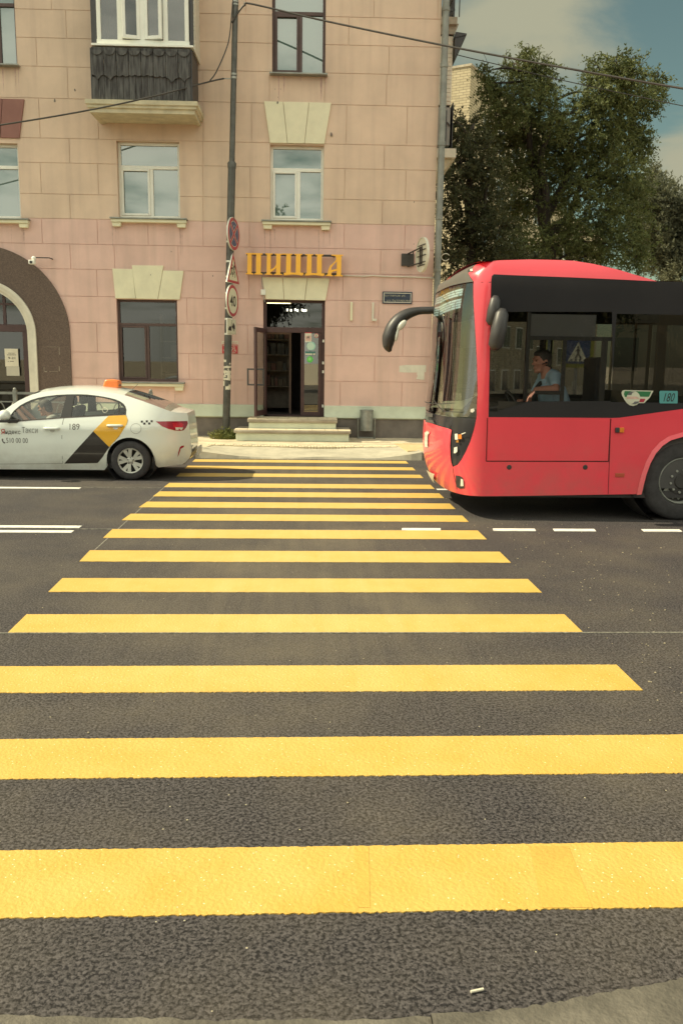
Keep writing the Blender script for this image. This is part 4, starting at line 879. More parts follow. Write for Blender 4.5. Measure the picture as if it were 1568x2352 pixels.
mb.box(u0_ + .35 * ww, u0_ + .66 * ww, .2275, .228, zz0 + .28 * hh, zz0 + .31 * hh); mb.prism([(u0_ + .2 * ww, zz0 + .27 * hh), (u0_ + .28 * ww, zz0 + .27 * hh), (u0_ + .24 * ww, zz0 + .32 * hh)], .2275, .228); put('lettering', mb, M_INK, NT, FM)
put('tear_off', MB().box(u0_ + .02, u1_ + .01, .228, .231, zz0 - .52 * hh, zz0 - .004), mat('grey_paper', (.5, .48, .40), .8, var=.1), NT, FM)
# stickers on the fixed leaf of the shop door
def sticker(lab, pts, m, marks=()):
    us_ = [F(*rd(*p), -.125) for p in pts]; c = (sum(p[0] for p in us_) / len(us_), min(p[1] for p in us_))
    o = put('door_sticker', MB().prism(us_, .1205, .1225) if False else MB().prism(us_, .094, .097), m, None, FM, loc=FM @ Vector((c[0], .094, c[1]))); tag(o, lab, 'sticker', 'stickers on the shop door')
    for nm, q, mm in marks:
        put(nm, MB().prism([F(*rd(*p), -.125) for p in q], .0925, .094), mm, o, FM)
def circ(cx, cy, r_, n=28): return [(cx + r_ * math.cos(2 * math.pi * k / n), cy + r_ * math.sin(2 * math.pi * k / n)) for k in range(n)]
M_MINT = mat('mint_sticker', (.30, .55, .47), .5, var=.06); M_MINT2 = mat('pale_mint', (.50, .66, .55), .5, var=.06); M_GRN = mat('green_sticker', (.10, .50, .08), .5, var=.06); M_GRN2 = mat('light_green', (.3, .66, .26), .5); M_TEAL = mat('teal_sticker', (.05, .17, .15), .5)
M_PINKP = mat('pale_pink_print', (.70, .47, .40), .6, var=.3, scale=18)
sticker('white warning sticker with a red edge and grey triangle, top left of the door stickers', [(978, 588), (1082, 590), (1082, 742), (978, 740)], M_PAPER,
        [('red_edge', [(978, 588), (1082, 590), (1082, 602), (978, 600)], M_REDP), ('pink_print', [(985, 640), (1076, 640), (1076, 720), (985, 720)], M_PINKP), ('triangle', [(1030, 628), (1064, 690), (996, 690)], M_PAPER), ('mark', circ(1030, 662, 12, 10), M_INK)])
sticker('small round white no-entry-with-food sticker with red ring at the door top', circ(1157, 638, 34), M_REDP, [('disc', circ(1157, 638, 27), M_PAPER), ('mark', [(1150, 615), (1160, 612), (1168, 655), (1148, 660)], M_INK)])
sticker('large round mint sticker in the middle of the shop door glass', circ(1074, 801, 70), M_MINT, [('disc', circ(1066, 803, 57), M_MINT2)])
sticker('flat teal and white payment sticker under the mint round one', [(982, 885), (1138, 888), (1138, 948), (982, 945)], M_TEAL, [('white_strip', [(984, 916), (1094, 918), (1094, 941), (984, 939)], M_PAPER), ('white_badge', circ(1121, 930, 16, 14), M_PAPER)])
sticker('round bright green sticker lowest on the shop door', circ(1056, 1010, 49), M_GRN, [('light_centre', circ(1054, 1005, 24), M_GRN2)])

# entrance steps
ST_D = FD - G(*r5(560, 1597), .15).y; s_l0 = FMI @ P(*r5(148, 1510), FD - ST_D); s_l1 = FMI @ P(*r5(964, 1525), FD - ST_D)
zl = (s_l0.z + s_l1.z) / 2; zl = .385
zu = W_DOOR[2] - .012; up = G(*r5(560, 1443), zu); UD = FD - up.y
s_u0 = FMI @ P(*r5(243, 1445), up.y); s_u1 = FMI @ P(*r5(870, 1450), up.y)
ES = thing('entrance_steps', 'two concrete steps with pale green risers in front of the shop door', 'steps', FM @ Vector(((s_l0.x + s_l1.x) / 2, -ST_D / 2, .15)), FA)
put('step', MB().box(s_l0.x + .04, s_l1.x - .04, -ST_D + .045, -.085, .149, zl - .062), M_BAND, ES, FM, bevel=.012)
put('tread', MB().box(s_l0.x, s_l1.x, -ST_D, -.085, zl - .0615, zl), M_CONC, ES, FM, bevel=.015)
put('step', MB().box(s_u0.x + .03, s_u1.x - .03, -UD + .04, -.085, zl + .001, zu - .072), M_BAND, ES, FM, bevel=.012)
put('tread', MB().box(s_u0.x, s_u1.x, -UD, -.085, zu - .0715, zu), M_CONC, ES, FM, bevel=.015)
mb = MB(); q = random.Random(2)
for k in range(9):
    x0 = s_u0.x + (s_u1.x - s_u0.x) * k / 9; mb.box(x0 + .004, x0 + (s_u1.x - s_u0.x) / 9 - .004, -UD + .03, -.1, zu + .001, zu + .012)
    x0 = s_l0.x + (s_l1.x - s_l0.x) * k / 9; mb.box(x0 + .004, x0 + (s_l1.x - s_l0.x) / 9 - .004, -ST_D + .03, -UD + .02, zl + .001, zl + .012)
put('step_tiles', mb, M_TILE, ES, FM, bevel=.003)
# litter bin
bp = G(*r5(1070, 1574), .15); k = bp.y / FPX * .3296
BN = thing('litter_bin', 'grey steel drum litter bin hanging in a tubular stand by the wall', 'bin', bp, FA); BM = WM[BN]
bh = lambda y: P(*r5(1070, y), bp.y).z - .15
rw = 46 * k; z0, z1 = bh(1522), bh(1376)
put('drum', MB().lathe([(0, z0), (rw - .01, z0), (rw, z0 + .01), (rw, z1 - .03), (rw + .008, z1 - .028), (rw + .008, z1), (rw - .004, z1), (rw - .01, z0 + .03), (0, z0 + .03)], n=36), M_STEEL, BN, BM, smooth=35)
mb = MB(); wv = 58 * k; zt_ = bh(1432)
mb.tube([(-rw - .002, 0, zt_ - .02), (-wv, 0, zt_), (-wv, 0, .02), (-wv, .02, .012), (wv, .02, .012), (wv, 0, .02), (wv, 0, zt_), (rw + .002, 0, zt_ - .02)], .017, 9)
for s in (-1, 1): mb.tube([(s * wv, -.16, .015), (s * wv, .16, .015)], .016, 8)
put('stand', mb, M_STEEL, BN, BM, smooth=60)

# lamp post with road signs
PY = FD - .42
pb = P(519, 1000, PY); pt = P(541, 0, PY); pm = P(527.5, 378, PY); pb.z = .15; ax = (pt - pb).normalized()
PO = thing('street_pole', 'tall dark street pole with peeling paper at the kerbless wall', 'pole', pb)
zof = lambda y, x=525: P(x, y, PY).z
def at_pole(z): return pb + ax * ((z - .15) / ax.z)
M_POLE = mat('dark_grey_pole_paint', (.095, .095, .085), .42, .25, var=.4, scale=6, bump=.15, bscale=15)
zc = pm.z; r0, r1_ = .082, .06
put('shaft', MB().tube([at_pole(.15), at_pole(zc)], r0, 20).tube([at_pole(zc), at_pole(zc + 6)], r1_, 20), M_POLE, PO, smooth=40)
put('collar', MB().tube([at_pole(zc - .08), at_pole(zc + .02), at_pole(zc + .06)], [r0 + .006, r0 + .014, r1_ + .01], 20), M_POLE, PO, smooth=40)
mb = MB()
for y, rr in ((171, .066), (179, .066)): z = zof(y); mb.tube([at_pole(z - .02), at_pole(z + .02)], rr, 16)
for y in (4, 11): z = zof(y); mb.tube([at_pole(z - .015), at_pole(z + .015)], .068, 16)
put('clamp', mb, M_STEEL, PO, smooth=40)
z = zof(182); c = at_pole(z); put('cable_hook', MB().tube([c + Vector((-.05, -.03, 0)), c + Vector((-.22, -.06, -.01))], .012, 7), M_STEEL, PO)
# torn paper wrapped round the shaft
mb = MB(); q = random.Random(8); dirc = math.atan2(-1, .1)
rp_ = lambda x, y: (493.8 + x * .1293, 717.7 + y * .1293)
def wrap(x0, x1, y0, y1, off=.003, jag=.012):
    zA, zB = zof(rp_(0, y0)[1]), zof(rp_(0, y1)[1]); A0 = math.acos(max(-1, min(1, (x0 - 200) / 70))); A1 = math.acos(max(-1, min(1, (x1 - 200) / 70))); n = 10; up_, dn = [], []
    for i in range(n + 1):
        a = A0 + (A1 - A0) * i / n; d = Vector((math.cos(a), -math.sin(a), 0)) * (r0 + off)
        up_.append(at_pole(zA + q.uniform(-jag, jag)) + d); dn.append(at_pole(zB + q.uniform(-jag, jag)) + d)
    mb = MB()
    for i in range(n): mb.quad(up_[i], up_[i + 1], dn[i + 1], dn[i])
    put('torn_paper', mb, M_PAPER, PO)
for a in ((132, 180, 835, 880), (135, 268, 950, 990), (134, 150, 985, 1015), (132, 268, 1030, 1080), (150, 262, 1080, 1115), (205, 268, 1110, 1165), (134, 180, 1115, 1150), (132, 262, 1165, 1205), (130, 160, 1215, 1305), (178, 268, 1310, 1370), (232, 268, 1280, 1310), (235, 262, 895, 920), (205, 240, 1010, 1030)): wrap(*a)
SR = R(73.3)
M_SRED = mat('sign_red', (.42, .05, .07), .45, var=.08); M_SBLUE = mat('sign_blue', (.06, .09, .18), .45, var=.08); M_SWHITE = mat('sign_white', (.66, .66, .50), .45, var=.06); M_SBACK = mat('sign_edge', (.7, .7, .62), .5, .2)
rp = lambda x, y: (493.8 + x * .1172, 482.3 + y * .1172)
def sign(name, lab, c, build):
    z = zof(c[1]); pc = at_pole(z); n = Vector((math.sin(SR), -math.cos(SR), 0)); loc = pc + n * (r0 + .05)
    dx = P(c[0], c[1], loc.y); loc = Vector((loc.x * .4 + dx.x * .6, loc.y, dx.z))
    o = thing(name, lab, 'road sign', loc, SR); T = WM[o]; build(o, T)
    mb = MB(); 
    for zz in (.16, -.16):
        mb.tube([(loc.x, loc.y, loc.z + zz), tuple(at_pole(loc.z + zz))], .014, 6); mb.tube([at_pole(loc.z + zz - .02), at_pole(loc.z + zz + .02)], r0 + .004, 16)
    put('clamp', mb, M_SBACK, o); return o
def nostop(o, T):
    r_ = .345
    put('plate', MB().lathe([(0, .03), (r_, .03), (r_, 0), (0, 0)], 'Y', n=48), M_SBACK, o, T, smooth=35)
    put('red_ring', MB().lathe([(0, -.002), (r_ - .01, -.002), (r_ - .01, 0)], 'Y', n=48), M_SRED, o, T)
    mb = MB(); me_ = MB(); g = .032
    for k in range(4):
        A = R(45 + 90 * k); 
        for dd, bld in ((0, me_), (.012, mb)):
            a0, a1 = A + math.asin((g + dd) / .2) * .62, A + R(90) - math.asin((g + dd) / .2) * .62; rr = .268 - dd; c0 = Vector((math.cos(A + R(45)), math.sin(A + R(45)))) * (g + dd) * 1.41
            pts = [(c0.x, c0.y)] + [(rr * math.cos(a), rr * math.sin(a)) for a in np.linspace(a0 - .0, a1, 12)]
            bld.add([(x, -.003 if dd == 0 else -.004, z) for x, z in pts], [tuple(range(len(pts)))])
    put('white_edging', me_, M_SWHITE, o, T); put('blue_field', mb, M_SBLUE, o, T)
def tri(r_, c=0): return [(0, r_ * 2 / 1.732 + c), (-r_, -r_ / 1.732 + c), (r_, -r_ / 1.732 + c)]
def kids(o, T):
    t0 = [(0, .36), (-.37, -.30), (.37, -.30)]; sc_ = lambda k, dz: [(x * k, z * k + dz) for x, z in t0]
    put('plate', MB().prism(t0, 0, .03), M_SBACK, o, T, bevel=.004); put('red_border', MB().add([(x, -.002, z) for x, z in sc_(.97, 0)], [(0, 1, 2)]), M_SRED, o, T)
    put('white_field', MB().add([(x, -.003, z) for x, z in sc_(.70, -.028)], [(0, 1, 2)]), M_SWHITE, o, T)
    mb = MB()
    def limb(a, b, w_=.014): d = (Vector(b) - Vector(a)).normalized(); n = Vector((-d.y, d.x)) * w_; mb.add([(a[0] + n.x, -.0045, a[1] + n.y), (a[0] - n.x, -.0045, a[1] - n.y), (b[0] - n.x, -.0045, b[1] - n.y), (b[0] + n.x, -.0045, b[1] + n.y)], [(0, 1, 2, 3)])
    for ox, oz, k in ((.06, 0, 1), (-.07, -.03, .8)):
        h_ = lambda x, z: (ox + x * k, oz + z * k)
        mb.add([(ox + .026 * k * math.cos(a) + .01, -.0045, oz + .13 * k + .032 * k * math.sin(a)) for a in np.linspace(0, 5.8, 12)], [tuple(range(12))])
        limb(h_(.005, .09), h_(-.02, -.03), .026 * k); limb(h_(-.02, -.03), h_(.05, -.08)); limb(h_(.05, -.08), h_(.03, -.17)); limb(h_(-.02, -.03), h_(-.05, -.1)); limb(h_(-.05, -.1), h_(-.12, -.12)); limb(h_(0, .08), h_(-.07, .03), .01); limb(h_(0, .08), h_(.08, .03), .01)
    put('running_figures', mb, M_INK, o, T)
def forty(o, T):
    r_ = .345
    put('plate', MB().lathe([(0, .03), (r_, .03), (r_, 0), (0, 0)], 'Y', n=48), M_SBACK, o, T, smooth=35); put('red_ring', MB().lathe([(0, -.002), (r_ - .01, -.002), (r_ - .01, 0)], 'Y', n=48), M_SRED, o, T)
    put('white_field', MB().lathe([(0, -.004), (r_ - .075, -.004)], 'Y', n=48), M_SWHITE, o, T); put('figures', textfit(MB(), '40', -.17, -.115, .34, .23, -.006, .015), M_INK, o, T)
def tow(o, T):
    put('plate', MB().box(-.26, .26, 0, .02, -.165, .165), M_SBACK, o, T, bevel=.006); mb = MB(); put('white_field', MB().box(-.25, .25, -.002, 0, -.155, .155), M_SWHITE, o, T)
    mb = MB(); Y = -.004
    for p in ([(-.2, -.09), (-.02, -.09), (-.02, .0), (-.14, .0), (-.2, -.05)], [(-.0, -.0), (.02, .02), (.16, -.085), (.14, -.1)], [(-.04, 0), (-.02, .09), (0, .09), (-.015, 0)]): mb.add([(x, Y, z) for x, z in p], [tuple(range(len(p)))])
    mb.add([(x, Y, z) for x, z in ((.02, -.02), (.06, .05), (.1, .09), (.19, .02), (.19, -.06), (.15, -.05))], [tuple(range(6))])
    put('tow_truck_pictogram', mb, M_INK, o, T)
sign('no_stopping_sign', 'round blue and red no-stopping sign with a cross, topmost on the pole', rp(340, 470), nostop)
sign('children_warning_sign', 'red triangle sign with two running children on the street pole', rp(330, 1160), kids)
sign('speed_limit_sign', 'round white 40 speed limit sign with a red ring', rp(325, 1780), forty)
sign('tow_plate', 'small white tow-truck plate lowest of the signs on the pole', rp_(268, 250), tow)

# wires
def wire(name, lab, pts, r_, k=8):
    o = put(name, MB().tube(spline(pts, k), r_, 6), M_DKMET, None, loc=pts[0], smooth=180); return tag(o, lab, 'cable')
ptop = at_pole(zof(12)); 
wire('overhead_cable', 'thick black overhead cable from the pole top across the building to the right', [at_pole(zof(55)) + Vector((-.06, -.06, 0)), at_pole(zof(28)) + Vector((.09, -.08, 0)), P(562, 12, PY - .1), P(580, 9.5, PY - .15), P(750, 49, PY - .6), P(1019, 104.5, PY - 1.6), P(1290, 155, PY - 2.6), P(1568, 203.5, PY - 3.6), P(1900, 255, PY - 5)], .019)
wire('overhead_wire', 'thin overhead wire below the thick cable in front of the trees', [P(960, 101, 24), P(1051, 126.5, 24), P(1145, 149, 23.8), P(1297, 186, 23.5), P(1568, 243.5, 23), P(1900, 310, 22)], .011)
wire('span_wire', 'sagging black span wire from the pole to the left past the balcony', [at_pole(zof(183)) + Vector((-.2, -.06, 0)), P(480, 188, PY - .2), P(352, 221.5, PY - .65), P(200, 254, PY - .9), P(0, 287.5, PY - 1.2), P(-300, 330, PY - 1.6)], .017)
wire('guy_wire', 'thin twisted wire running down the pole and out to the span wire', [at_pole(zof(2)) + Vector((-.05, -.05, 0)), P(528, 78, PY - .12), P(519, 115, PY - .2), P(497, 165, PY - .28), P(482, 186, PY - .3)], .013)

# railing along the pavement behind the taxi
FY = 16.72; fe = P(*r4(1052, 1175), FY); ft = fe.z
RL = thing('pavement_railing', 'grey steel pedestrian railing with arched infill behind the taxi', 'railing', (fe.x, FY, .15))
M_RAIL = mat('grey_railing_paint', (.27, .27, .24), .5, .3, var=.3, scale=7)
mb = MB(); x0 = fe.x - 16
mb.box(x0, fe.x, FY - .02, FY + .02, ft - .045, ft); mb.box(x0, fe.x, FY - .015, FY + .015, .30, .335); mb.box(x0, fe.x, FY - .012, FY + .012, ft - .2, ft - .175); put('rail', mb, M_RAIL, RL)
for k in range(7):
    x = fe.x - k * 2.6; mb = MB().box(x - .035, x + .035, FY - .035, FY + .035, .1, ft + .03); mb.ball((x, FY, ft + .05), .035, 10, 6); put('post', mb, M_RAIL, RL)
for k in range(6):
    xa = fe.x - (k + 1) * 2.6 + .05; mb = MB()
    for j in range(7):
        c = xa + .1 + j * .36; w_ = .30; hgt = ft - .2 - .335
        mb.tube([(c + w_ * (t - .5) * 2 * .62, FY + .006 * (j % 2), .335 + hgt * (1 - (2 * t - 1) ** 2 * 1.0)) for t in np.linspace(0, 1, 15)], .012, 5)
    put('infill_panel', mb, M_RAIL, RL)

# grass at the foot of the pole
M_GRASS = mat('weed_green', (.20, .19, .045), .8, scale=5, col2=(.09, .12, .03)); 
def tuft(c, n, rx, h, seed):
    q = random.Random(seed); mb = MB()
    for i in range(n):
        a = q.uniform(0, 6.28); rr = math.sqrt(q.random()); b = Vector((c[0] + rx * rr * math.cos(a), c[1] + .22 * rr * math.sin(a), c[2])); hh = h * q.uniform(.35, 1) * (1.1 - .6 * rr); dr = Vector((q.uniform(-.6, .6), q.uniform(-.5, .3), 1)).normalized()
        p1 = b + dr * hh * .6; p2 = p1 + Vector((dr.x * 1.6, dr.y * 1.6, .25)).normalized() * hh * .45; s = Vector((math.cos(a + 1.6), math.sin(a + 1.6), 0)) * q.uniform(.006, .014)
        mb.add([b - s, b + s, p1 + s * .8, p1 - s * .8, p2], [(0, 1, 2, 3), (3, 2, 4)])
        for _ in range(3):
            l = b + dr * hh * q.uniform(.3, 1) + Vector((q.uniform(-.03, .03), q.uniform(-.03, .03), 0)); u_ = Vector((q.uniform(-1, 1), q.uniform(-1, 1), q.uniform(-.2, .9))).normalized() * q.uniform(.02, .045); v_ = u_.cross(Vector((q.uniform(-1, 1), q.uniform(-1, 1), q.uniform(-1, 1)))).normalized() * .014
            mb.add([l, l + u_ * .5 + v_, l + u_, l + u_ * .5 - v_], [(0, 1, 2, 3)])
    return mb
gp = P(508, 1008, PY - .2); gp.z = .14
o = put('weed_tuft', tuft((gp.x + .08, gp.y, .14), 420, .34, .34, 3), M_GRASS, None, loc=(gp.x, gp.y, .15)); tag(o, 'yellowish tuft of weeds growing round the foot of the street pole', 'weeds')
# cigarette end on the road
g = G(1095, 2276, .006); o = put('cigarette_end', MB().tube([(g.x - .02, g.y - .004, .007), (g.x + .02, g.y + .006, .007)], .0042, 8), M_PAPER, None, loc=g); tag(o, 'white cigarette end lying on the asphalt near the kerb', 'litter')

# ------------------------------------------------------------------ people helpers
M_SKIN = mat('skin', (.42, .225, .16), .55, var=.15, scale=12); M_SKIN2 = mat('sunburnt_skin', (.60, .29, .22), .55, var=.15, scale=12)
M_HAIR = mat('dark_hair', (.075, .066, .06), .7, scale=30, stretch=(1, 1, .2), var=.4); M_HAIR2 = mat('greying_hair', (.085, .08, .075), .75, scale=30, var=.4)
M_SHIRT = mat('light_blue_shirt', (.42, .58, .74), .85, var=.1, scale=14, bump=.3, bscale=25); M_TIE = mat('black_tie', (.02, .02, .024), .6)
M_GREY = mat('light_grey_shirt', (.40, .41, .38), .85, var=.15, scale=14, bump=.3, bscale=25); M_TROU = mat('dark_trousers', (.035, .035, .042), .9)
def soft(name, mb, m, parent, voxel=.006, frame=I4):
    o = put(name, mb, m, parent, frame, smooth=180); r_ = o.modifiers.new('Remesh', 'REMESH'); r_.mode = 'VOXEL'; r_.voxel_size = voxel; r_.use_smooth_shade = True
    s = o.modifiers.new('Smooth', 'SMOOTH'); s.factor = .5; s.iterations = 4; return o
def limb(mb, pts, rs):
    mb.tube(spline(pts, 5), [rs[min(int(i / 5), len(rs) - 2)] + (rs[min(int(i / 5) + 1, len(rs) - 1)] - rs[min(int(i / 5), len(rs) - 2)]) * ((i % 5) / 5) if i < (len(pts) - 1) * 5 else rs[-1] for i in range((len(pts) - 1) * 5 + 1)], 12)
    mb.ball(pts[0], rs[0], 12, 8); mb.ball(pts[-1], rs[-1], 12, 8)
def head_parts(mb, H, k=1.0):
    """skull, jaw, nose, lips, brow, ears; H maps head space (x forward, z up, origin between the ears)"""
    b = lambda c, r_: mb.ball(H @ Vector(c), tuple(v * k for v in r_), 18, 12, H.to_3x3().normalized())
    b((-.005, 0, .045), (.098, .076, .088)); b((.03, 0, -.005), (.066, .063, .085)); b((.05, 0, -.075), (.042, .046, .034)); b((.082, 0, -.088), (.02, .024, .018))
    b((.0925, 0, .048), (.014, .05, .012)); b((.098, 0, .015), (.012, .011, .030)); b((.110, 0, -.008), (.016, .014, .012)); b((.093, 0, -.045), (.012, .026, .007)); b((.090, 0, -.056), (.012, .023, .007))
    for s in (-1, 1): b((-.008, s * .076, .005), (.018, .009, .032)); b((.062, s * .042, -.005), (.025, .02, .02))
    mb.tube([H @ Vector((-.02, 0, -.04)), H @ Vector((-.035, 0, -.1)), H @ Vector((-.05, 0, -.18))], [.058 * k, .056 * k, .066 * k], 14)
def hair_mb(H, k=1.0, low=-.03, front=.075):
    mb = MB(); 
    mb.ball(H @ Vector((-.014, 0, .052)), (.100 * k, .081 * k, .090 * k), 20, 12, H.to_3x3().normalized()); mb.ball(H @ Vector((-.05, 0, low + .03)), (.056 * k, .073 * k, .075 * k), 18, 12, H.to_3x3().normalized()); mb.ball(H @ Vector((.04, 0, .098)), (.05 * k, .06 * k, .035 * k), 14, 8, H.to_3x3().normalized())
    for s in (-1, 1): mb.ball(H @ Vector((-.01, s * .068, .035)), (.02 * k, .013 * k, .045 * k), 10, 8, H.to_3x3().normalized())
    return mb
def eyes_mb(H, k=1.0):
    mb = MB()
    for s in (-1, 1): mb.ball(H @ Vector((.088, s * .031, .026)), (.008 * k, .012 * k, .006 * k), 10, 6, H.to_3x3().normalized())
    return mb
def hand(mb, wrist, dirn, down, side, k=1.0):
    """palm with four bent fingers of unequal length and a thumb"""
    d = Vector(dirn).normalized(); s = Vector(side).normalized(); dn = Vector(down).normalized(); wv = Vector(wrist)
    mb.ball(wv + d * .045 * k, (.046 * k, .046 * k, .046 * k) if False else (.04 * k, .04 * k, .022 * k), 12, 8, Matrix((d, s, dn)).transposed())
    for i, L_ in enumerate((.072, .082, .076, .06)):
        b0 = wv + d * .078 * k + s * (-.03 + .02 * i) * k; b1 = b0 + (d * .75 + dn * .55) * L_ * .5 * k; b2 = b1 + (d * .2 + dn * .95) * L_ * .45 * k
        limb(mb, [b0 - d * .02, b0, b1, b2], [.0095 * k, .0095 * k, .009 * k, .0075 * k])
    t0 = wv + d * .03 * k - s * .032 * k; limb(mb, [t0, t0 + (d * .6 - s * .7) * .035 * k, t0 + (d * .8 - s * .45 + dn * .3) * .062 * k], [.012 * k, .011 * k, .009 * k])

# ------------------------------------------------------------------ red bus
M_BRED = mat('bus_red_paint', (.84, .066, .098), .32, var=.06, scale=1.2, coat=.6, spec=.5)
def dirty(m, lo, hi, col, amt):
    """road film splashed up the lower flanks"""
    t = m.node_tree; L = t.links.new; b = t.nodes['Principled BSDF']; src = b.inputs['Base Color'].links[0].from_socket; tc = N(t, 'ShaderNodeTexCoord'); sp = N(t, 'ShaderNodeSeparateXYZ'); L(tc.outputs['Object'], sp.inputs[0])
    r = N(t, 'ShaderNodeMapRange'); r.inputs[1].default_value = hi; r.inputs[2].default_value = lo; L(sp.outputs[2], r.inputs[0]); n = N(t, 'ShaderNodeTexNoise'); n.inputs['Scale'].default_value = 3.5; n.inputs['Detail'].default_value = 9; n.inputs['Roughness'].default_value = .7; L(tc.outputs['Object'], n.inputs['Vector'])
    q = N(t, 'ShaderNodeMapRange'); q.inputs[1].default_value = .35; q.inputs[2].default_value = .7; q.inputs[4].default_value = amt; L(n.outputs[0], q.inputs[0]); k = N(t, 'ShaderNodeMath', operation='MULTIPLY'); L(r.outputs[0], k.inputs[0]); L(q.outputs[0], k.inputs[1])
    mx = N(t, 'ShaderNodeMix', data_type='RGBA'); L(k.outputs[0], mx.inputs[0]); L(src, mx.inputs[6]); mx.inputs[7].default_value = tuple(col) + (1,); L(mx.outputs[2], b.inputs['Base Color']); ro = N(t, 'ShaderNodeMapRange'); ro.inputs[3].default_value = b.inputs['Roughness'].default_value; ro.inputs[4].default_value = .8; L(k.outputs[0], ro.inputs[0]); L(ro.outputs[0], b.inputs['Roughness']); return m
dirty(M_BRED, .3, 1.1, (.36, .15, .12), .45)
M_FRIT = mat('black_glass_edge', (.034, .033, .037), .12, var=.1, scale=1, spec=.35)
M_CAP = mat('grey_roof_cap', (.11, .105, .095), .35, var=.15, scale=2)
M_BGLASS = glassmat('tinted_bus_glass', (.20, .20, .21), .13, .005); M_DRGL = glassmat('driver_side_glass', (.92, .92, .90), .02, .005)
M_WSGLASS = glassmat('windscreen_glass', (.62, .64, .60), .14, .005)
M_TYRE = mat('tyre_rubber', (.042, .040, .042), .85, var=.3, scale=15, bump=.2, bscale=40)
M_RIM = mat('bus_rim_grey', (.33, .34, .31), .5, .3, var=.2, scale=9); M_HUB = mat('dark_hub', (.05, .048, .046), .6, .2, var=.3, scale=12)
M_LED = mat('destination_leds', (.7, .8, .7), .5, emit=(.72, .95, .82, .55)); M_LCD = mat('display_background', (.33, .30, .19), .4, var=.3, scale=3)
M_LENS = mat('lamp_lens', (.75, .74, .66), .1, var=.1, spec=.8); M_AMBER = mat('amber_lens', (.75, .22, .03), .25, var=.15, scale=20)
M_INT = mat('bus_interior_grey', (.075, .073, .072), .8, var=.2, scale=3); M_DASH = mat('pale_dashboard', (.40, .40, .33), .7, var=.15, scale=3); M_SEAT = mat('dark_seat_cloth', (.04, .04, .05), .9, var=.3, scale=20)
M_SEAM = mat('panel_gap', (.05, .012, .012), .9)
YN, BW = 9.9, 1.25; YC = YN + BW; BN_ = 2.8
XS = P(1124, 950, YN).x
_th = np.linspace(0, math.pi, 721)
def sup(th, a, b): c, s = math.cos(th), math.sin(th); return -a * abs(s) ** (2 / BN_), -b * math.copysign(abs(c) ** (2 / BN_), c)
_pl = [sup(t, .6, BW) for t in _th]; _al = [0]
for i in range(1, len(_pl)): _al.append(_al[-1] + math.dist(_pl[i], _pl[i - 1]))
SM = _al[-1]
def s2th(s): return float(np.interp(s, _al, _th))
def silh(a, z): return min(proj((XS + sup(t, a, BW)[0], YC + sup(t, a, BW)[1], z))[0] for t in np.linspace(.1, 3.1, 90))
def solve_a(x, z):
    lo, hi = .02, 1.4
    for _ in range(24):
        m_ = (lo + hi) / 2
        if silh(m_, z) > x: lo = m_
        else: hi = m_
    return lo
ZTOPB = P(1091, 601, YN + .1).z
_az = []
for x, y in ((1000, 1109), (982, 1088), (974, 1055), (971, 1010), (973, 975), (977, 935), (982, 870), (987, 800), (993, 730), (997, 690), (1004, 655)):
    z = P(x, y, 11.7).z; _az.append((z, solve_a(x, z)))
_pf = np.polyfit([p[0] for p in _az], [p[1] for p in _az], 4); _az = [(p[0], float(np.polyval(_pf, p[0]))) for p in _az]; _az = [(z, float(np.polyval(_pf, z))) for z in np.linspace(_az[0][0], _az[-1][0], 24)]
_az += [(ZTOPB - .06, _az[-1][1] * .72), (ZTOPB, _az[-1][1] * .5)]
_azz = [p[0] for p in _az]; _aza = [p[1] for p in _az]
def inset(z): t = max(0, (z - 2.72) / .36); return .10 * t * t
def BS(s, z, off=0):
    i = inset(z)
    if s <= 0: return Vector((XS - s, YN + i - off, z))
    if s >= SM: return Vector((XS + s - SM, YC + BW - i + off, z))
    a = float(np.interp(z, _azz, _aza)); th = s2th(s); x, y = sup(th, a + off, BW - i + off); return Vector((XS + x, YC + y, z))
def B7(x, y): p = P(*r7(x, y), YN); return (XS - p.x, p.z)
_gs = np.linspace(.0, SM * .62, 150); _gz = np.linspace(.2, ZTOPB, 150)
_gp = np.array([[proj(BS(s, z)) for z in _gz] for s in _gs])
def SF(x, y):
    d = np.hypot(_gp[:, :, 0] - x, _gp[:, :, 1] - y); i, j = np.unravel_index(np.argmin(d), d.shape); s, z = _gs[i], _gz[j]; st = _gs[1] - _gs[0]; sz = _gz[1] - _gz[0]
    for _ in range(10):
        best = min(((math.dist(proj(BS(s + a * st, z + b * sz)), (x, y)), s + a * st, z + b * sz) for a in (-1, -.5, 0, .5, 1) for b in (-1, -.5, 0, .5, 1))); s, z = best[1], best[2]; st *= .6; sz *= .6
    return s, z
SRF = lambda x, y: SF(*rf(x, y))
rc = lambda x, y: (964.6 + x * .1392, 591.4 + y * .1392)
BLEN = 11.2; BX0 = XS - _az[5][1]
BUS = thing('city_bus', 'red and black city bus driving in from the right edge', 'bus', (BX0, YC, 0))
WX = P(1568, 1105, YN).x; WZ = .485; ws_ = XS - WX; ZB = P(1130, 1139, YN).z
arch = [(B7(x, y)) for x, y in ((1245, 1842), (1262, 1770), (1283, 1690), (1312, 1610), (1352, 1535), (1405, 1475), (1465, 1435), (1568, 1405))]
arch = arch + [(2 * ws_ - s, z) for s, z in arch[-2::-1]]
arch2 = [(s - 5.9, z) for s, z in arch]
pil_out = [SF(x, y) for x, y in ((1088.5, 612), (1087, 646), (1088.5, 720), (1092, 780), (1094.5, 830), (1096, 900))] + [SRF(1152, 308)]
head_edge = [SRF(x, y) for x, y in ((1132, 420), (1105, 530), (1045, 725), (965, 905), (890, 1045), (825, 1130), (738, 1168))]
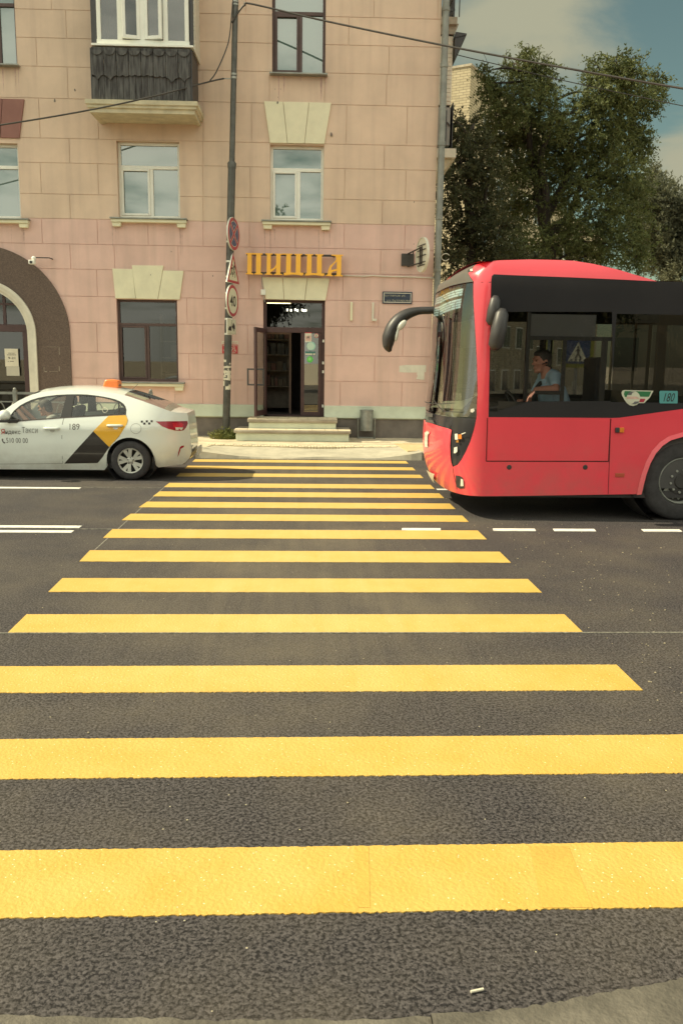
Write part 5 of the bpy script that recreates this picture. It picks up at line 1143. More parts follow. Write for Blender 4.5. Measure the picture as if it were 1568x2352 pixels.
cen_edge = [SRF(x, y) for x, y in ((712, 1090), (697, 960), (692, 800), (700, 640), (718, 522))]
cen_top = [SRF(x, y) for x, y in ((640, 492), (530, 462))]
zct = cen_top[-1][1] + .01; half = SM / 2
fair = [B7(x, y) for x, y in ((40, 84), (200, 72), (430, 65), (620, 69), (760, 76), (900, 100), (1000, 124), (1100, 150), (1200, 183), (1300, 213), (1365, 233))]
gtop = [B7(x, y) for x, y in ((1365, 236), (1100, 223), (700, 205), (300, 190), (135, 182))]
ginn = [B7(x, y) for x, y in ((112, 195), (106, 235), (104, 700), (97, 1262))]
gbot = [B7(x, y) for x, y in ((1028, 1268), (1090, 1266), (1160, 1256), (1568, 1199))]
zgb = gbot[-1][1]
def mono(l): return l
outl = [(-BLEN, ZB + .02)] + arch2[::-1][::1] if False else None
lowA = [(-BLEN, ZB + .02)] + sorted(arch2, key=lambda p: p[0]) + sorted(arch, key=lambda p: p[0]) + [(arch[0][0] + .01, ZB + .012), (0, ZB), (SM * .2, ZB - .01), (half, ZB - .02)]
lowA = [(-BLEN, ZB + .02)] + [(min(p[0] for p in arch2), ZB + .02)] + sorted(arch2, key=lambda p: p[0]) + sorted(arch, key=lambda p: p[0]) + [(-.3, ZB), (SM * .2, ZB - .01), (half, ZB - .02)]
body = lowA + [(half, zct)] + cen_top[::-1] + cen_edge[::-1] + head_edge[::-1] + pil_out[::-1] + [(pil_out[0][0] - .02, ZTOPB)] + [(-.0, ZTOPB)] + fair + gtop + ginn + gbot + [(-7.6, zgb), (-BLEN, zgb)]
mir = lambda p: (SM - p[0], p[1])
def bus_patch(name, poly, m, d=.09, off=0, holes=(), both=True, parent=BUS, smooth=50):
    mb = MB(); patch(mb, poly, list(holes), d, lambda s, z: BS(s, z, off))
    if both and max(p[0] for p in poly) < half - .02:
        m2 = MB(); patch(m2, [mir(p) for p in poly], [[mir(p) for p in h] for h in holes], d, lambda s, z: BS(s, z, off)); put(name, m2, m, parent, smooth=smooth); both = False
    if both: patch(mb, [mir(p) for p in poly], [[mir(p) for p in h] for h in holes], d, lambda s, z: BS(s, z, off))
    return put(name, mb, m, parent, smooth=smooth)
bus_patch('body', body, M_BRED, .08)
# black band of glass round the sides
ztr = gtop[0][1]
band = ginn[::-1] and ([ginn[3], ginn[2], ginn[1], ginn[0]] + gtop[::-1] + [(-7.6, ztr), (-BLEN, ztr), (-BLEN, zgb), (-7.6, zgb)] + gbot[::-1])
dw = [B7(x, y) for x, y in ((108, 470), (380, 466), (1030, 468), (1034, 1140), (400, 1143), (160, 1222), (108, 1222))]
wtop, wbot = B7(1100, 482)[1], max(B7(1100, 1150)[1], zgb + .07)
w0 = B7(1058, 600)[0]; wins = [[(w0 - 1.46 * k, wbot), (w0 - 1.46 * k - 1.40, wbot), (w0 - 1.46 * k - 1.40, wtop), (w0 - 1.46 * k, wtop)] for k in range(6)]
bus_patch('window_band', band, M_FRIT, .12, -.004, [dw] + wins)
bus_patch('driver_window', dw, M_DRGL, .2, -.010, both=False); bus_patch('side_window', [mir(p) for p in dw], M_BGLASS, .2, -.010, both=False)
for wv in wins: bus_patch('side_window', wv, M_BGLASS, .3, -.010)
# front: roof cap, windscreen, black lower panel
seam = [SF(*rc(x, y)) for x, y in ((868, 399), (750, 415), (620, 440), (500, 470))]
ps0 = pil_out[1]
zs_m = seam[-1][1] + .0
cap = [(pil_out[0][0] - .005, ZTOPB), (half, ZTOPB), (half, zs_m), seam[3], seam[2], seam[1], (ps0[0] + .004, seam[0][1]), (pil_out[0][0] + .003, pil_out[0][1])]
bus_patch('roof_cap', cap, M_CAP, .07)
wsb = [SRF(x, y) for x, y in ((1150, 306), (930, 298), (700, 281), (560, 262))]
ws = [(ps0[0] + .004, seam[0][1] - .012)] + [(s, z - .012) for s, z in seam[1:]] + [(half, zs_m - .012), (half, wsb[-1][1]), wsb[3], wsb[2], wsb[1], (pil_out[-1][0] + .005, wsb[0][1])] + [(s + .005, z) for s, z in pil_out[2:][::-1]]
dbl = [SF(*rc(x, y)) for x, y in ((868, 935), (700, 965), (520, 1000), (400, 1012))]
dbox = [(ps0[0] + .02, seam[0][1] - .016)] + [(s, z - .016) for s, z in seam[1:]] + [(half, zs_m - .016), (half, dbl[-1][1]), dbl[3], dbl[2], dbl[1], (pil_out[3][0] + .012, dbl[0][1])]
bus_patch('windscreen', ws, M_WSGLASS, .08, -.006)
bus_patch('destination_box', dbox, M_FRIT, .1, -.03)
low = [(half, wsb[-1][1] - .01)] + [(s, z - .01) for s, z in wsb[::-1]] + [(s + .004, z) for s, z in head_edge] + cen_edge + cen_top[::1] + [(half, zct)]
low = [(half, wsb[-1][1] - .01), (wsb[3][0], wsb[3][1] - .01), (wsb[2][0], wsb[2][1] - .01), (wsb[1][0], wsb[1][1] - .01), (pil_out[-1][0] + .004, wsb[0][1] - .01)] + [(s + .004, z) for s, z in head_edge] + [(s + .006, z) for s, z in cen_edge] + cen_top + [(half, zct)]
bus_patch('front_panel', low, M_FRIT, .08, -.012)
# destination display seen through the screen
lcd = [SF(*rc(x, y)) for x, y in ((300, 590), (480, 515), (640, 487), (692, 520), (660, 720), (632, 890), (450, 950), (300, 1000))]; lcd[0] = (half, lcd[0][1]); lcd[-1] = (half, lcd[-1][1])
DISP = bus_patch('destination_display', lcd, M_LCD, .08, -.022)
tl, tr_, bl, br = SF(*rc(300, 665)), SF(*rc(690, 525)), SF(*rc(300, 960)), SF(*rc(645, 835)); mb = MB(); q = random.Random(6)
for r_ in range(8):
    if r_ == 3: continue
    f_ = r_ / 7.5; x = 0
    while x < 1:
        L_ = q.uniform(.12, .4); x2 = min(1, x + L_); pa = []
        for t in np.linspace(x, x2, 6):
            top = Vector(tl).lerp(Vector(tr_), t); bo = Vector(bl).lerp(Vector(br), t); p = top.lerp(bo, f_); pa.append(p)
        for a, b in zip(pa, pa[1:]):
            for mm in (lambda v: v, lambda v: Vector(mir(v))):
                h_ = .011; mb.quad(BS(*mm(a + Vector((0, -h_))), -.017), BS(*mm(b + Vector((0, -h_))), -.017), BS(*mm(b + Vector((0, h_))), -.017), BS(*mm(a + Vector((0, h_))), -.017))
        x = x2 + q.uniform(.012, .03)
put('led_rows', mb, M_LED, DISP)
# roof
mb = MB(); Xst = [XS - s for s, z in [(0, ZTOPB)] + fair] + [XS + 7, XS + BLEN]; Zst = [ZTOPB] + [z for s, z in fair] + [ztr, ztr]
for i in range(len(Xst) - 1):
    for j in range(12):
        def rp3(i, j): t = j / 12; i_ = inset(Zst[i]); return (Xst[i], YN + i_ + (2 * BW - 2 * i_) * t, Zst[i] + .05 * (1 - (2 * t - 1) ** 2))
        mb.quad(rp3(i, j), rp3(i + 1, j), rp3(i + 1, j + 1), rp3(i, j + 1))
put('roof', mb, M_BRED, BUS, smooth=40)
fr_ = [BS(s, ZTOPB) for s in np.linspace(0, SM, 41)]; mb = MB(); cc = Vector((XS, YC, ZTOPB + .05))
n = 40
for i in range(n):
    ctr = lambda p: Vector((XS, p.y, ZTOPB + .05 * (1 - ((p.y - YC) / BW) ** 2)))
    mb.quad(fr_[i], fr_[i + 1], ctr(fr_[i + 1]), ctr(fr_[i]))
put('roof_front', mb, M_CAP, BUS, smooth=60)
bk = MB().quad((XS + BLEN, YN, ZB), (XS + BLEN, YN + 2 * BW, ZB), (XS + BLEN, YN + 2 * BW, ztr), (XS + BLEN, YN, ztr)); put('rear_wall', bk, M_BRED, BUS)
# interior
mb = MB().box(XS - .05, XS + BLEN - .05, YN + .06, YN + 2 * BW - .06, ZB - .02, ZB + .06)
put('floor_pan', mb, M_BLACK, BUS)
mb = MB().quad((XS - .2, YN + .08, ztr - .06), (XS + BLEN - .1, YN + .08, ztr - .06), (XS + BLEN - .1, YN + 2 * BW - .08, ztr - .06), (XS - .2, YN + 2 * BW - .08, ztr - .06)); put('ceiling_lining', mb, M_INT, BUS)
zdr = B7(500, 1145)[1]
put('driver_platform', MB().box(XS + .05, XS + 2.0, YN + .05, YN + 1.2, ZB + .065, .72), M_INT, BUS)
zin = lambda y: P(*r7(300, y), YN + .05).z
put('side_lining', MB().box(XS + .1, XS + 10.9, YN + .045, YN + .06, ZB + .1, zdr - .005).box(XS + .3, XS + 10.9, YN + 2 * BW - .06, YN + 2 * BW - .045, ZB + .1, zdr - .05), M_INT, BUS)
# sun blind, sliding-window frame, mullion
X7 = lambda x, Y=YN + .05: P(*r7(x, 600), Y).x
Z7 = lambda y, Y=YN + .05: P(*r7(500, y), Y).z
put('sun_blind', MB().box(X7(390), X7(905), YN + .045, YN + .055, Z7(652), Z7(484)), mat('grey_blind', (.16, .16, .165), .8, var=.1, scale=4), BUS, bevel=.003)
mb = MB(); Y0, Y1 = YN + .02, YN + .042
mb.box(X7(385), X7(412), Y0, Y1, Z7(1140), Z7(470)); mb.box(X7(412), X7(1034), Y0, Y1, Z7(680), Z7(650)); mb.box(X7(662), X7(692), Y0, Y1, Z7(1140), Z7(680)); mb.box(X7(470), X7(662), Y0, Y1, Z7(1090), Z7(1062)); mb.box(X7(955), X7(1000), Y0, Y1, Z7(1140), Z7(680))
put('sliding_window_frame', mb, M_BLACK, BUS, bevel=.004)
put('cab_post', MB().box(X7(378, YN + .15), X7(392, YN + .15), YN + .08, YN + .12, ZB + .1, ztr - .06), mat('red_brown_post', (.10, .03, .03), .5), BUS)
# dashboard and steering wheel
zd = P(*rf(700, 20), YN + .9).z
mb = MB().box(XS - .32, XS + .12, YN + .25, YN + 2.15, .75, zd - .2); mb.prism([(XS - .32, zd - .2), (XS + .12, zd - .2), (XS + .0, zd - .02), (XS - .25, zd - .1)], YN + .3, YN + 2.0); put('dashboard', mb, M_DASH, BUS, bevel=.03)
put('dashboard_cover', MB().add([P(*rf(350, 120), YN + 1.7), P(*rf(700, 150), YN + 1.05), P(*rf(900, 160), YN + .62), P(*rf(1120, -60), YN + .34), P(*rf(900, 10), YN + .9), P(*rf(600, 20), YN + 1.5)], [(0, 1, 4, 5), (1, 2, 3, 4)]), mat('cream_dash_cover', (.62, .62, .50), .8, var=.1), BUS)
put('instrument_hood', MB().prism([(XS - .05, zd - .05), (XS + .25, zd + .0), (XS + .3, zd - .25), (XS - .02, zd - .3)], YN + .3, YN + .95), M_BLACK, BUS, bevel=.03)
T = Matrix.Translation((XS + .45, YN + .62, zd - .06)) @ Matrix.Rotation(R(62), 4, 'Y'); mb = MB()
mb.tube([T @ Vector((.23 * math.cos(a), .23 * math.sin(a), 0)) for a in np.linspace(0, 2 * math.pi, 33)], .016, 8, cap=False)
for a in (.5, 2.6, 4.7): mb.tube([T @ Vector((0, 0, -.03)), T @ Vector((.22 * math.cos(a), .22 * math.sin(a), 0))], .014, 6)
put('steering_wheel', mb, M_BLACK, BUS, smooth=180)
put('screen_visor', MB().box(XS - .16, XS - .13, YN + .2, YN + 1.15, P(*rc(600, 1480), YN + .5).z, P(*rc(600, 1010), YN + .5).z), mat('smoky_visor', (.15, .14, .12), .6), BUS)
put('driver_seat', MB().box(XS + .95, XS + 1.42, YN + .38, YN + .86, .74, 1.22).box(XS + 1.36, XS + 1.50, YN + .38, YN + .86, 1.2, 1.95), M_SEAT, BUS, bevel=.04)
put('cab_partition', MB().box(XS + 1.62, XS + 1.65, YN + .08, YN + 1.25, ZB + .1, 1.55), M_INT, BUS)
for k in range(7):
    for yy_ in (YN + .12, YN + .58, YN + 1.56, YN + 2.0):
        x = XS + 2.9 + .95 * k
        if k < 6 or yy_ < YC: put('passenger_seat', MB().box(x, x + .44, yy_, yy_ + .38, .85, .95).prism([(x + .36, .95), (x + .46, .95), (x + .56, 1.62), (x + .48, 1.62)], yy_, yy_ + .38), M_SEAT, BUS, bevel=.03)
M_POLEY = mat('pale_grab_pole', (.42, .36, .24), .4, .3)
for x, y in ((1.75, .95), (2.2, 1.35), (3.6, 1.0), (3.6, 1.5), (5.4, 1.0), (5.4, 1.5), (7.2, 1.0)):
    put('grab_pole', MB().tube([(XS + x, YN + y, .4), (XS + x, YN + y, ztr - .07)], .017, 10), M_POLEY, BUS, smooth=60)
# wheels
def bus_wheel(x, side):
    yo = YN + .025 if side < 0 else YN + 2 * BW - .025; sg = 1 if side < 0 else -1; c = (x, yo, WZ)
    mb = MB().lathe([(.285, sg * .03), (.30, sg * .005), (.34, -sg * .0), (.44, sg * .002), (.475, sg * .03), (.485, sg * .07), (.485, sg * .24), (.47, sg * .28), (.3, sg * .29)], 'Y', c, 56); o = put('wheel', mb, M_TYRE, BUS, smooth=40)
    rim = MB().lathe([(.288, sg * .028), (.275, sg * .01), (.262, sg * .03), (.255, sg * .08)], 'Y', c, 56); put('rim', rim, M_RIM, o, smooth=50)
    dsc = MB().lathe([(.256, sg * .085), (.10, sg * .085)], 'Y', c, 48); put('rim_dish', dsc, M_HUB, o, smooth=40)
    mb = MB()                              # pale ring with scalloped hand holes
    for k in range(120):
        def pr(k): a = 2 * math.pi * k / 120; e = (math.cos(a * 10) ** 2) ** .6; return a, .178, .178 + .058 * (.25 + .75 * e)
        a0, ra, rb = pr(k); a1, rc_, rd_ = pr(k + 1); f_ = lambda a, r_, y: (c[0] + r_ * math.cos(a), c[1] + sg * y, c[2] + r_ * math.sin(a)); mb.quad(f_(a0, ra, .045), f_(a1, rc_, .045), f_(a1, rd_, .07), f_(a0, rb, .07))
    put('rim_ring', mb, M_RIM, o, smooth=60)
    mb = MB().lathe([(.178, sg * .044), (.165, sg * .03), (.10, sg * .03), (.085, sg * -.0), (.0, sg * -.0)], 'Y', c, 40); put('hub', mb, M_HUB, o, smooth=40)
    mb = MB()
    for k in range(10): a = 2 * math.pi * k / 10 + .2; mb.lathe([(0, sg * .008), (.014, sg * .008), (.016, sg * .032)], 'Y', (c[0] + .138 * math.cos(a), c[1], c[2] + .138 * math.sin(a)), 8)
    put('wheel_nut', mb, M_RIM, o, smooth=40)
for x in (WX, WX + 5.9):
    for sd in (-1, 1): bus_wheel(x, sd)
    put('wheel_well', MB().lathe([(.66, 0), (.66, .55), (.0, .55)], 'Y', (x, YN + .03, WZ + .1), 32), M_BLACK, BUS, smooth=60); put('wheel_well', MB().lathe([(.0, 0), (.66, 0), (.66, .55)], 'Y', (x, YN + 2 * BW - .58, WZ + .1), 32), M_BLACK, BUS, smooth=60)
    put('axle', MB().tube([(x, YN + .2, WZ), (x, YN + 2 * BW - .2, WZ)], .1, 12), M_BLACK, BUS)
    mb = MB(); al = sorted(arch if x == WX else arch2, key=lambda p: p[0]); c0 = (XS - x, .45)   # raised lip round the arch
    for p0, p1 in zip(al, al[1:]):
        o0 = Vector(p0) + (Vector(p0) - Vector(c0)).normalized() * .05; o1 = Vector(p1) + (Vector(p1) - Vector(c0)).normalized() * .05
        mb.quad(BS(*p0, .03), BS(*p1, .03), BS(*o1, .004), BS(*o0, .004)); mb.quad(BS(*p0, .03), BS(*p1, .03), BS(*p1, -.05), BS(*p0, -.05))
    put('arch_lip', mb, M_BRED, BUS, smooth=60)
put('chassis', MB().box(XS + .3, XS + BLEN - .2, YN + .25, YN + 2 * BW - .25, .26, ZB - .025), M_BLACK, BUS)
# panel gaps, locks, lamps
def gap(pts, w_=.010, off=.0025):
    mb = MB()
    for a, b in zip(pts, pts[1:]):
        a, b = Vector(a), Vector(b); d = (b - a).normalized(); n_ = Vector((-d.y, d.x)) * w_ / 2; mb.quad(BS(*(a - n_), off), BS(*(b - n_), off), BS(*(b + n_), off), BS(*(a + n_), off))
    return mb
fl = [B7(x, y) for x, y in ((88, 1268), (80, 1594), (1003, 1596), (1020, 1272))]
mb = gap(fl); 
for g_ in ([B7(1020, 1272), B7(1000, 1842)], [B7(0, 240), B7(104, 243)]): m2 = gap(g_, .006); mb.add(m2.v, m2.f)
g2 = gap([SRF(738, 1175), SRF(760, 1320), SRF(800, 1470), SRF(812, 1555)], .008); mb.add(g2.v, g2.f)
put('panel_gap', mb, M_SEAM, BUS)
bus_patch('side_flap', [(fl[0][0] - .012, fl[0][1] - .006), (fl[1][0] - .012, fl[1][1] + .008), (fl[2][0] + .012, fl[2][1] + .008), (fl[3][0] + .012, fl[3][1] - .008)], M_BRED, .15, .006, both=False)
for x in (255, 828):
    c = B7(x, 1640); p = BS(*c); put('flap_lock', MB().lathe([(0, -.008), (.022, -.008), (.03, 0)], 'Y', p, 16), M_HUB, BUS)
c0, c1 = B7(1050, 1378), B7(1120, 1340); put('marker_lamp', MB().box(XS - c0[0] + .05, XS - c1[0], YN - .02, YN + .002, c0[1], c1[1]), M_AMBER, BUS, bevel=.008); put('marker_lamp_base', MB().box(XS - c0[0], XS - c0[0] + .049, YN - .025, YN + .002, c0[1], c1[1]), M_BLACK, BUS, bevel=.008)
c0, c1 = B7(1052, 1714), B7(1124, 1684); put('side_reflector', MB().box(XS - c0[0], XS - c1[0], YN - .008, YN + .002, c0[1], c1[1]), mat('dull_amber', (.45, .09, .05), .3), BUS, bevel=.01)
# badge and route plate
re_ = lambda x, y: (1395.2 + x * .1102, 878.5 + y * .1102)
def flat(name, poly, m, off, parent): return put(name, MB().add([(lambda p: (p.x, YN - off, p.z))(P(*re_(*q), YN)) for q in poly], [tuple(range(len(poly)))]), m, parent)
M_BWHITE = mat('badge_white', (.62, .62, .50), .4, var=.06); M_BGREEN = mat('badge_green', (.035, .18, .075), .4); M_BREDB = mat('badge_red', (.42, .04, .07), .4); M_BGREY = mat('badge_grey', (.14, .14, .15), .4); M_RPL = mat('route_plate_blue', (.10, .33, .34), .4, var=.06)
BG = flat('fleet_badge', [(340, 157), (945, 172), (870, 312), (752, 430), (640, 430), (600, 465), (520, 490), (450, 475), (390, 430), (340, 360), (290, 270), (276, 215), (300, 170)], M_BWHITE, .002, BUS)
flat('green_field', [(345, 178), (895, 188), (850, 298), (650, 296), (380, 300), (350, 305), (328, 240)], M_BGREEN, .004, BG); flat('red_field', [(655, 338), (775, 340), (738, 412), (650, 410)], M_BREDB, .004, BG)
flat('round_emblem', circ(525, 320, 140, 30), M_BWHITE, .006, BG)
flat('emblem_arc', [(400, 260), (430, 210), (480, 190), (560, 190), (500, 215), (480, 262)], M_BGREY, .008, BG); flat('emblem_arc', [(480, 445), (520, 430), (550, 395), (650, 395), (620, 430), (560, 452)], M_BGREY, .008, BG); flat('emblem_bar', [(385, 292), (590, 292), (650, 330), (650, 345), (385, 345)], M_PINKP, .008, BG)
RP = flat('route_plate', [(1085, 172), (1440, 176), (1450, 190), (1448, 425), (1438, 437), (1085, 436), (1070, 420), (1068, 190)], M_RPL, .002, BUS)
a, b = P(*re_(1150, 395), YN), P(*re_(1395, 215), YN); put('route_number', textfit(MB(), '180', a.x, a.z, b.x - a.x, b.z - a.z, YN - .004, .0, .28), M_INK, RP)
# front fittings
def blob(name, pts, m, off=.012, d=.05, both=True, par=BUS): return bus_patch(name, [SRF(*q) for q in pts], m, d, off, both=both, parent=par, smooth=60)
blob('headlamp', [(782, 590), (830, 585), (836, 690), (786, 690)], M_LENS); blob('indicator', [(842, 600), (898, 598), (900, 678), (842, 680)], M_AMBER); blob('headlamp', [(770, 830), (825, 812), (825, 900), (790, 928), (765, 925)], M_LENS)
blob('lamp_glint', [(888, 590), (960, 560), (972, 572), (905, 600)], M_LENS); blob('indicator', [(808, 700), (850, 700), (850, 740), (808, 740)], mat('amber_dim', (.4, .18, .03), .4))
blob('fog_lamp_niche', [(792, 1315), (850, 1320), (905, 1345), (930, 1420), (938, 1540), (870, 1548), (812, 1515)], M_HUB, .004); blob('fog_lamp', [(885, 1370), (922, 1385), (932, 1500), (880, 1500)], M_LENS, .01)
blob('front_badge', [(268, 570), (300, 545), (345, 555), (345, 590), (322, 600), (318, 820), (270, 815)], M_LENS, .014, both=False)
blob('number_plate', [(300, 1232), (458, 1290), (456, 1450), (400, 1440), (295, 1370)], M_PAPER, .03, both=False)
blob('wiper', [(200, 10), (330, 35), (420, 62), (420, 72), (320, 52), (200, 25)], M_BLACK, .03, both=False); blob('wiper', [(440, 5), (455, 5), (560, 140), (620, 190), (900, 205), (900, 218), (610, 204), (545, 152)], M_BLACK, .025, both=False); blob('wiper', [(420, 55), (600, 60), (770, 48), (770, 55), (600, 75), (420, 68)], M_BLACK, .02, both=False)
blob('grille_slot', [(280, 220), (395, 240), (395, 300), (278, 285)], M_INT, .004, both=False); blob('grille_slot', [(278, 335), (395, 350), (430, 415), (270, 380)], M_INT, .004, both=False)
blob('marker_lamp', [(1055, 160), (1110, 145), (1122, 190), (1085, 222), (1050, 205)], M_LENS, .012, both=False)
pts = [SF(*rc(*q)) for q in ((790, 200), (830, 170), (872, 165), (872, 235), (785, 240))]; bus_patch('roof_lamp', pts, M_HUB, .06, .004); bus_patch('roof_lamp_lens', [SF(*rc(*q)) for q in ((828, 190), (872, 182), (872, 225), (828, 225))], M_LENS, .06, .009)
# mirrors
mp_ = [P(*q, YN + 2.42) for q in ((1003, 712), (985, 713), (962, 714), (938, 720), (917, 733), (902, 752), (893, 775), (891, 795), (896, 808))]
mb = MB().tube(spline(mp_, 4), [r_ for r_ in np.interp(np.linspace(0, 8, 33), [0, 2, 3, 4, 5, 6, 7, 8], [.05, .055, .075, .09, .10, .10, .075, .02])], 16, flat=1.3)
MR = put('front_mirror', mb, M_BLACK, BUS, smooth=180)
def mglass(c, rx, rz, an): p = P(*c, YN + 2.42); mb = MB(); T = Matrix.Translation(p) @ Matrix.Rotation(R(an), 4, 'Y'); mb.ball((0, -.115, 0), (rx, .02, rz)); mb.xf(T); return mb
put('mirror_glass', mglass((920, 748), .045, .09, 40), M_LENS, MR, smooth=180); put('mirror_glass', mglass((909, 770), .022, .09, 10), M_LENS, MR, smooth=180)
def rbox(pa, w_, d_): pass
for (xa, ya, xb, yb, r_, yy_) in ((150, 375, 122, 540, .075, -.10), (200, 480, 152, 720, .095, -.17)):
    a = P(*r7(xa, ya), YN + yy_); b = P(*r7(xb, yb), YN + yy_); mb = MB(); mb.tube([a + (a - b).normalized() * r_ * .6, a, a.lerp(b, .5), b, b + (b - a).normalized() * r_ * .6], [r_ * .35, r_ * .8, r_ * .95, r_ * .9, r_ * .4], 16, flat=1.0)
    o = put('side_mirror', mb, M_BLACK, BUS, smooth=180); put('mirror_bracket', MB().tube([a.lerp(b, .5), (a.lerp(b, .5).x + .02, YN + .02, a.lerp(b, .5).z)], .025, 8), M_BLACK, o)

# bus driver
DY = YN + .42; dk = 1.13
hp = P(*r7(505, 850), DY); DR = thing('person', 'bus driver in a blue shirt and black tie, arm on the window ledge', 'person', (hp.x + .1, DY, .72))
H = Matrix.Translation(hp) @ Matrix.Rotation(R(180 + 12), 4, 'Z') @ Matrix.Rotation(R(6), 4, 'Y') @ Matrix.Scale(dk, 4)
sh = P(*r7(600, 965), DY - .16); el = P(*r7(605, 1050), YN + .10); wr = P(*r7(455, 1055), YN + .06); fx = P(*r7(395, 1105), YN + .05)
neck = H @ Vector((-.05, 0, -.17)); sh2 = Vector((sh.x - .03, DY + .22, sh.z)); hips = Vector((hp.x + .20, DY, 1.22)); chest = Vector((hp.x + .13, DY, sh.z - .16))
mb = MB(); head_parts(mb, H, dk)
limb(mb, [neck, chest, (chest.x + .05, DY, 1.36), hips], [.07, .145, .16, .155]); limb(mb, [sh, (chest.x, DY, sh.z), sh2], [.07, .1, .07])
limb(mb, [sh, el], [.062, .048]); limb(mb, [el, el.lerp(wr, .5), wr], [.048, .046, .033]); hand(mb, wr, fx - wr, (-.25, -.15, -1), (.1, 1, .1), 1.1)
el2 = Vector((sh2.x - .12, sh2.y + .06, sh2.z - .28)); wr2 = Vector((XS + .55, DY + .2, zd + .02)); limb(mb, [sh2, el2], [.06, .045]); limb(mb, [el2, wr2], [.045, .032]); hand(mb, wr2, (-1, -.1, .1), (0, 0, -1), (0, 1, 0))
for s in (-1, 1): kn = Vector((hips.x - .46, DY + s * .13, 1.27)); limb(mb, [(hips.x, DY + s * .09, 1.22), kn], [.09, .065]); limb(mb, [kn, (kn.x - .06, kn.y, .86)], [.06, .045]); limb(mb, [(kn.x - .04, kn.y, .79), (kn.x - .2, kn.y, .76)], [.045, .03])
soft('body', mb, M_SKIN2, DR, .007)
mb = MB(); limb(mb, [neck + Vector((0, 0, -.04)), chest, (chest.x + .05, DY, 1.36), hips], [.08, .172, .195, .185]); limb(mb, [sh, (chest.x, DY, sh.z), sh2], [.08, .11, .08]); limb(mb, [sh, sh.lerp(el, .55)], [.086, .076]); limb(mb, [sh2, sh2.lerp(el2, .6)], [.072, .064]); limb(mb, [neck + Vector((-.05, -.05, -.05)), neck + Vector((-.05, .05, -.05))], [.03, .03])
soft('shirt', mb, M_SHIRT, DR, .009)
mb = MB(); a = neck + Vector((-.085, -.02, -.06)); limb(mb, [a, a + Vector((-.06, -.01, -.09)), a + Vector((-.07, -.01, -.25))], [.024, .026, .034]); soft('tie', mb, M_TIE, DR, .006)
soft('hair', hair_mb(H, dk), M_HAIR, DR, .007); put('eyes', eyes_mb(H, dk), M_INK, DR, smooth=180)
e0 = H @ Vector((.0, .088, .0)); put('earpiece', MB().ball(e0, (.016, .012, .012), 10, 8).tube([e0, e0 + Vector((-.05, -.005, -.02))], .006, 6), M_INK, DR, smooth=180)
put('trousers', (lambda m_: ([limb(m_, [(hips.x + .02, DY + s * .09, 1.2), (hips.x - .46, DY + s * .13, 1.26)], [.105, .08]) for s in (-1, 1)], m_)[1])(MB()), M_TROU, DR, smooth=180)

# ------------------------------------------------------------------ taxi
M_CWHITE = dirty(mat('white_car_paint', (.75, .80, .75), .28, var=.03, scale=1, coat=.9), .18, .62, (.34, .31, .25), .5); M_CGLASS = glassmat('car_glass', (.90, .92, .88), .05, .005)
M_CTRIM = mat('black_window_trim', (.035, .033, .032), .35, var=.15, scale=4); M_CYEL = mat('taxi_yellow', (.80, .44, .03), .3, var=.04, coat=.5); M_CBLK = mat('taxi_black', (.03, .026, .024), .25, var=.1, coat=.5)
M_TAIL = mat('tail_lamp_red', (.34, .015, .035), .12, var=.3, scale=6, spec=.7); M_CRIM = mat('silver_rim', (.55, .55, .50), .35, .5, var=.1); M_ROOFL = mat('orange_roof_lamp', (.85, .22, .05), .35, var=.1, scale=8)
M_GREYTXT = mat('grey_lettering', (.13, .12, .11), .5); M_REDTXT = mat('red_lettering', (.50, .07, .05), .5); M_CINT = mat('car_interior', (.09, .088, .085), .85, var=.2, scale=6); M_PLATE = mat('number_plate_white', (.6, .6, .55), .5)
TY0, TW = 13.08, 1.74; TYC = TY0 + TW / 2
def _x8(x, y): return P(*r8(x, y), TY0).x
XR = _x8(1468, 560) - .10; XWR = _x8(962, 690); XF = XR - 4.40; XWF = XWR - 2.60; TR = .305
def off(X, z):
    o = float(np.interp(z, [.15, .28, .42, .55, .70, .80, .93, 1.05, 1.2, 1.42, 1.6], [.10, .045, .012, .0, .004, .0, .035, .085, .155, .265, .36]))
    t = max(0, (X - (XR - .95)) / .95); o += .56 * t ** 3.2; t = max(0, ((XF + 1.15) - X) / 1.15); o += .52 * t ** 2.6
    return o
def T8(x, y):
    """photo point -> (X, z) on the near flank"""
    Y = TY0
    for _ in range(40): p = P(*r8(x, y), Y); Y = .75 * Y + .25 * (TY0 + off(p.x, p.z))
    k = max(0, min(1, (p.x - (XR - .6)) / .7)); return (p.x - .10 * k * k * (3 - 2 * k), p.z)
def CS(X, z, o=0): return Vector((X, TY0 + off(X, z) - o, z))
def CSF(X, z, o=0): return Vector((X, TY0 + TW - off(X, z) + o, z))
TX = thing('taxi', 'white taxi saloon with yellow and black flank stripes and orange roof lamp', 'taxi', ((XR + XF) / 2, TYC, 0))
top8 = [(-190, 398), (-60, 372), (-10, 338), (0, 328), (45, 290), (90, 258), (145, 224), (200, 199), (245, 180), (290, 167), (380, 154), (480, 148), (580, 147), (640, 149), (705, 153), (770, 160), (825, 167), (880, 177), (920, 186), (960, 198), (1050, 228), (1150, 264), (1220, 288), (1280, 306), (1330, 312), (1380, 314), (1434, 315)]
top = [T8(*p) for p in top8]
zr_ = top[0][1]
front = [(XF + .02, .30), (XF, .45), (XF + .04, .60), (XF + .16, .72), (XF + .55, .83), (XF + 1.0, .90)]
rear = [T8(x, y) for x, y in ((1440, 345), (1448, 400), (1456, 450), (1466, 520), (1469, 560), (1466, 605), (1452, 640), (1420, 672), (1390, 690))]
botr = [T8(x, y) for x, y in ((1300, 702), (1172, 719))]
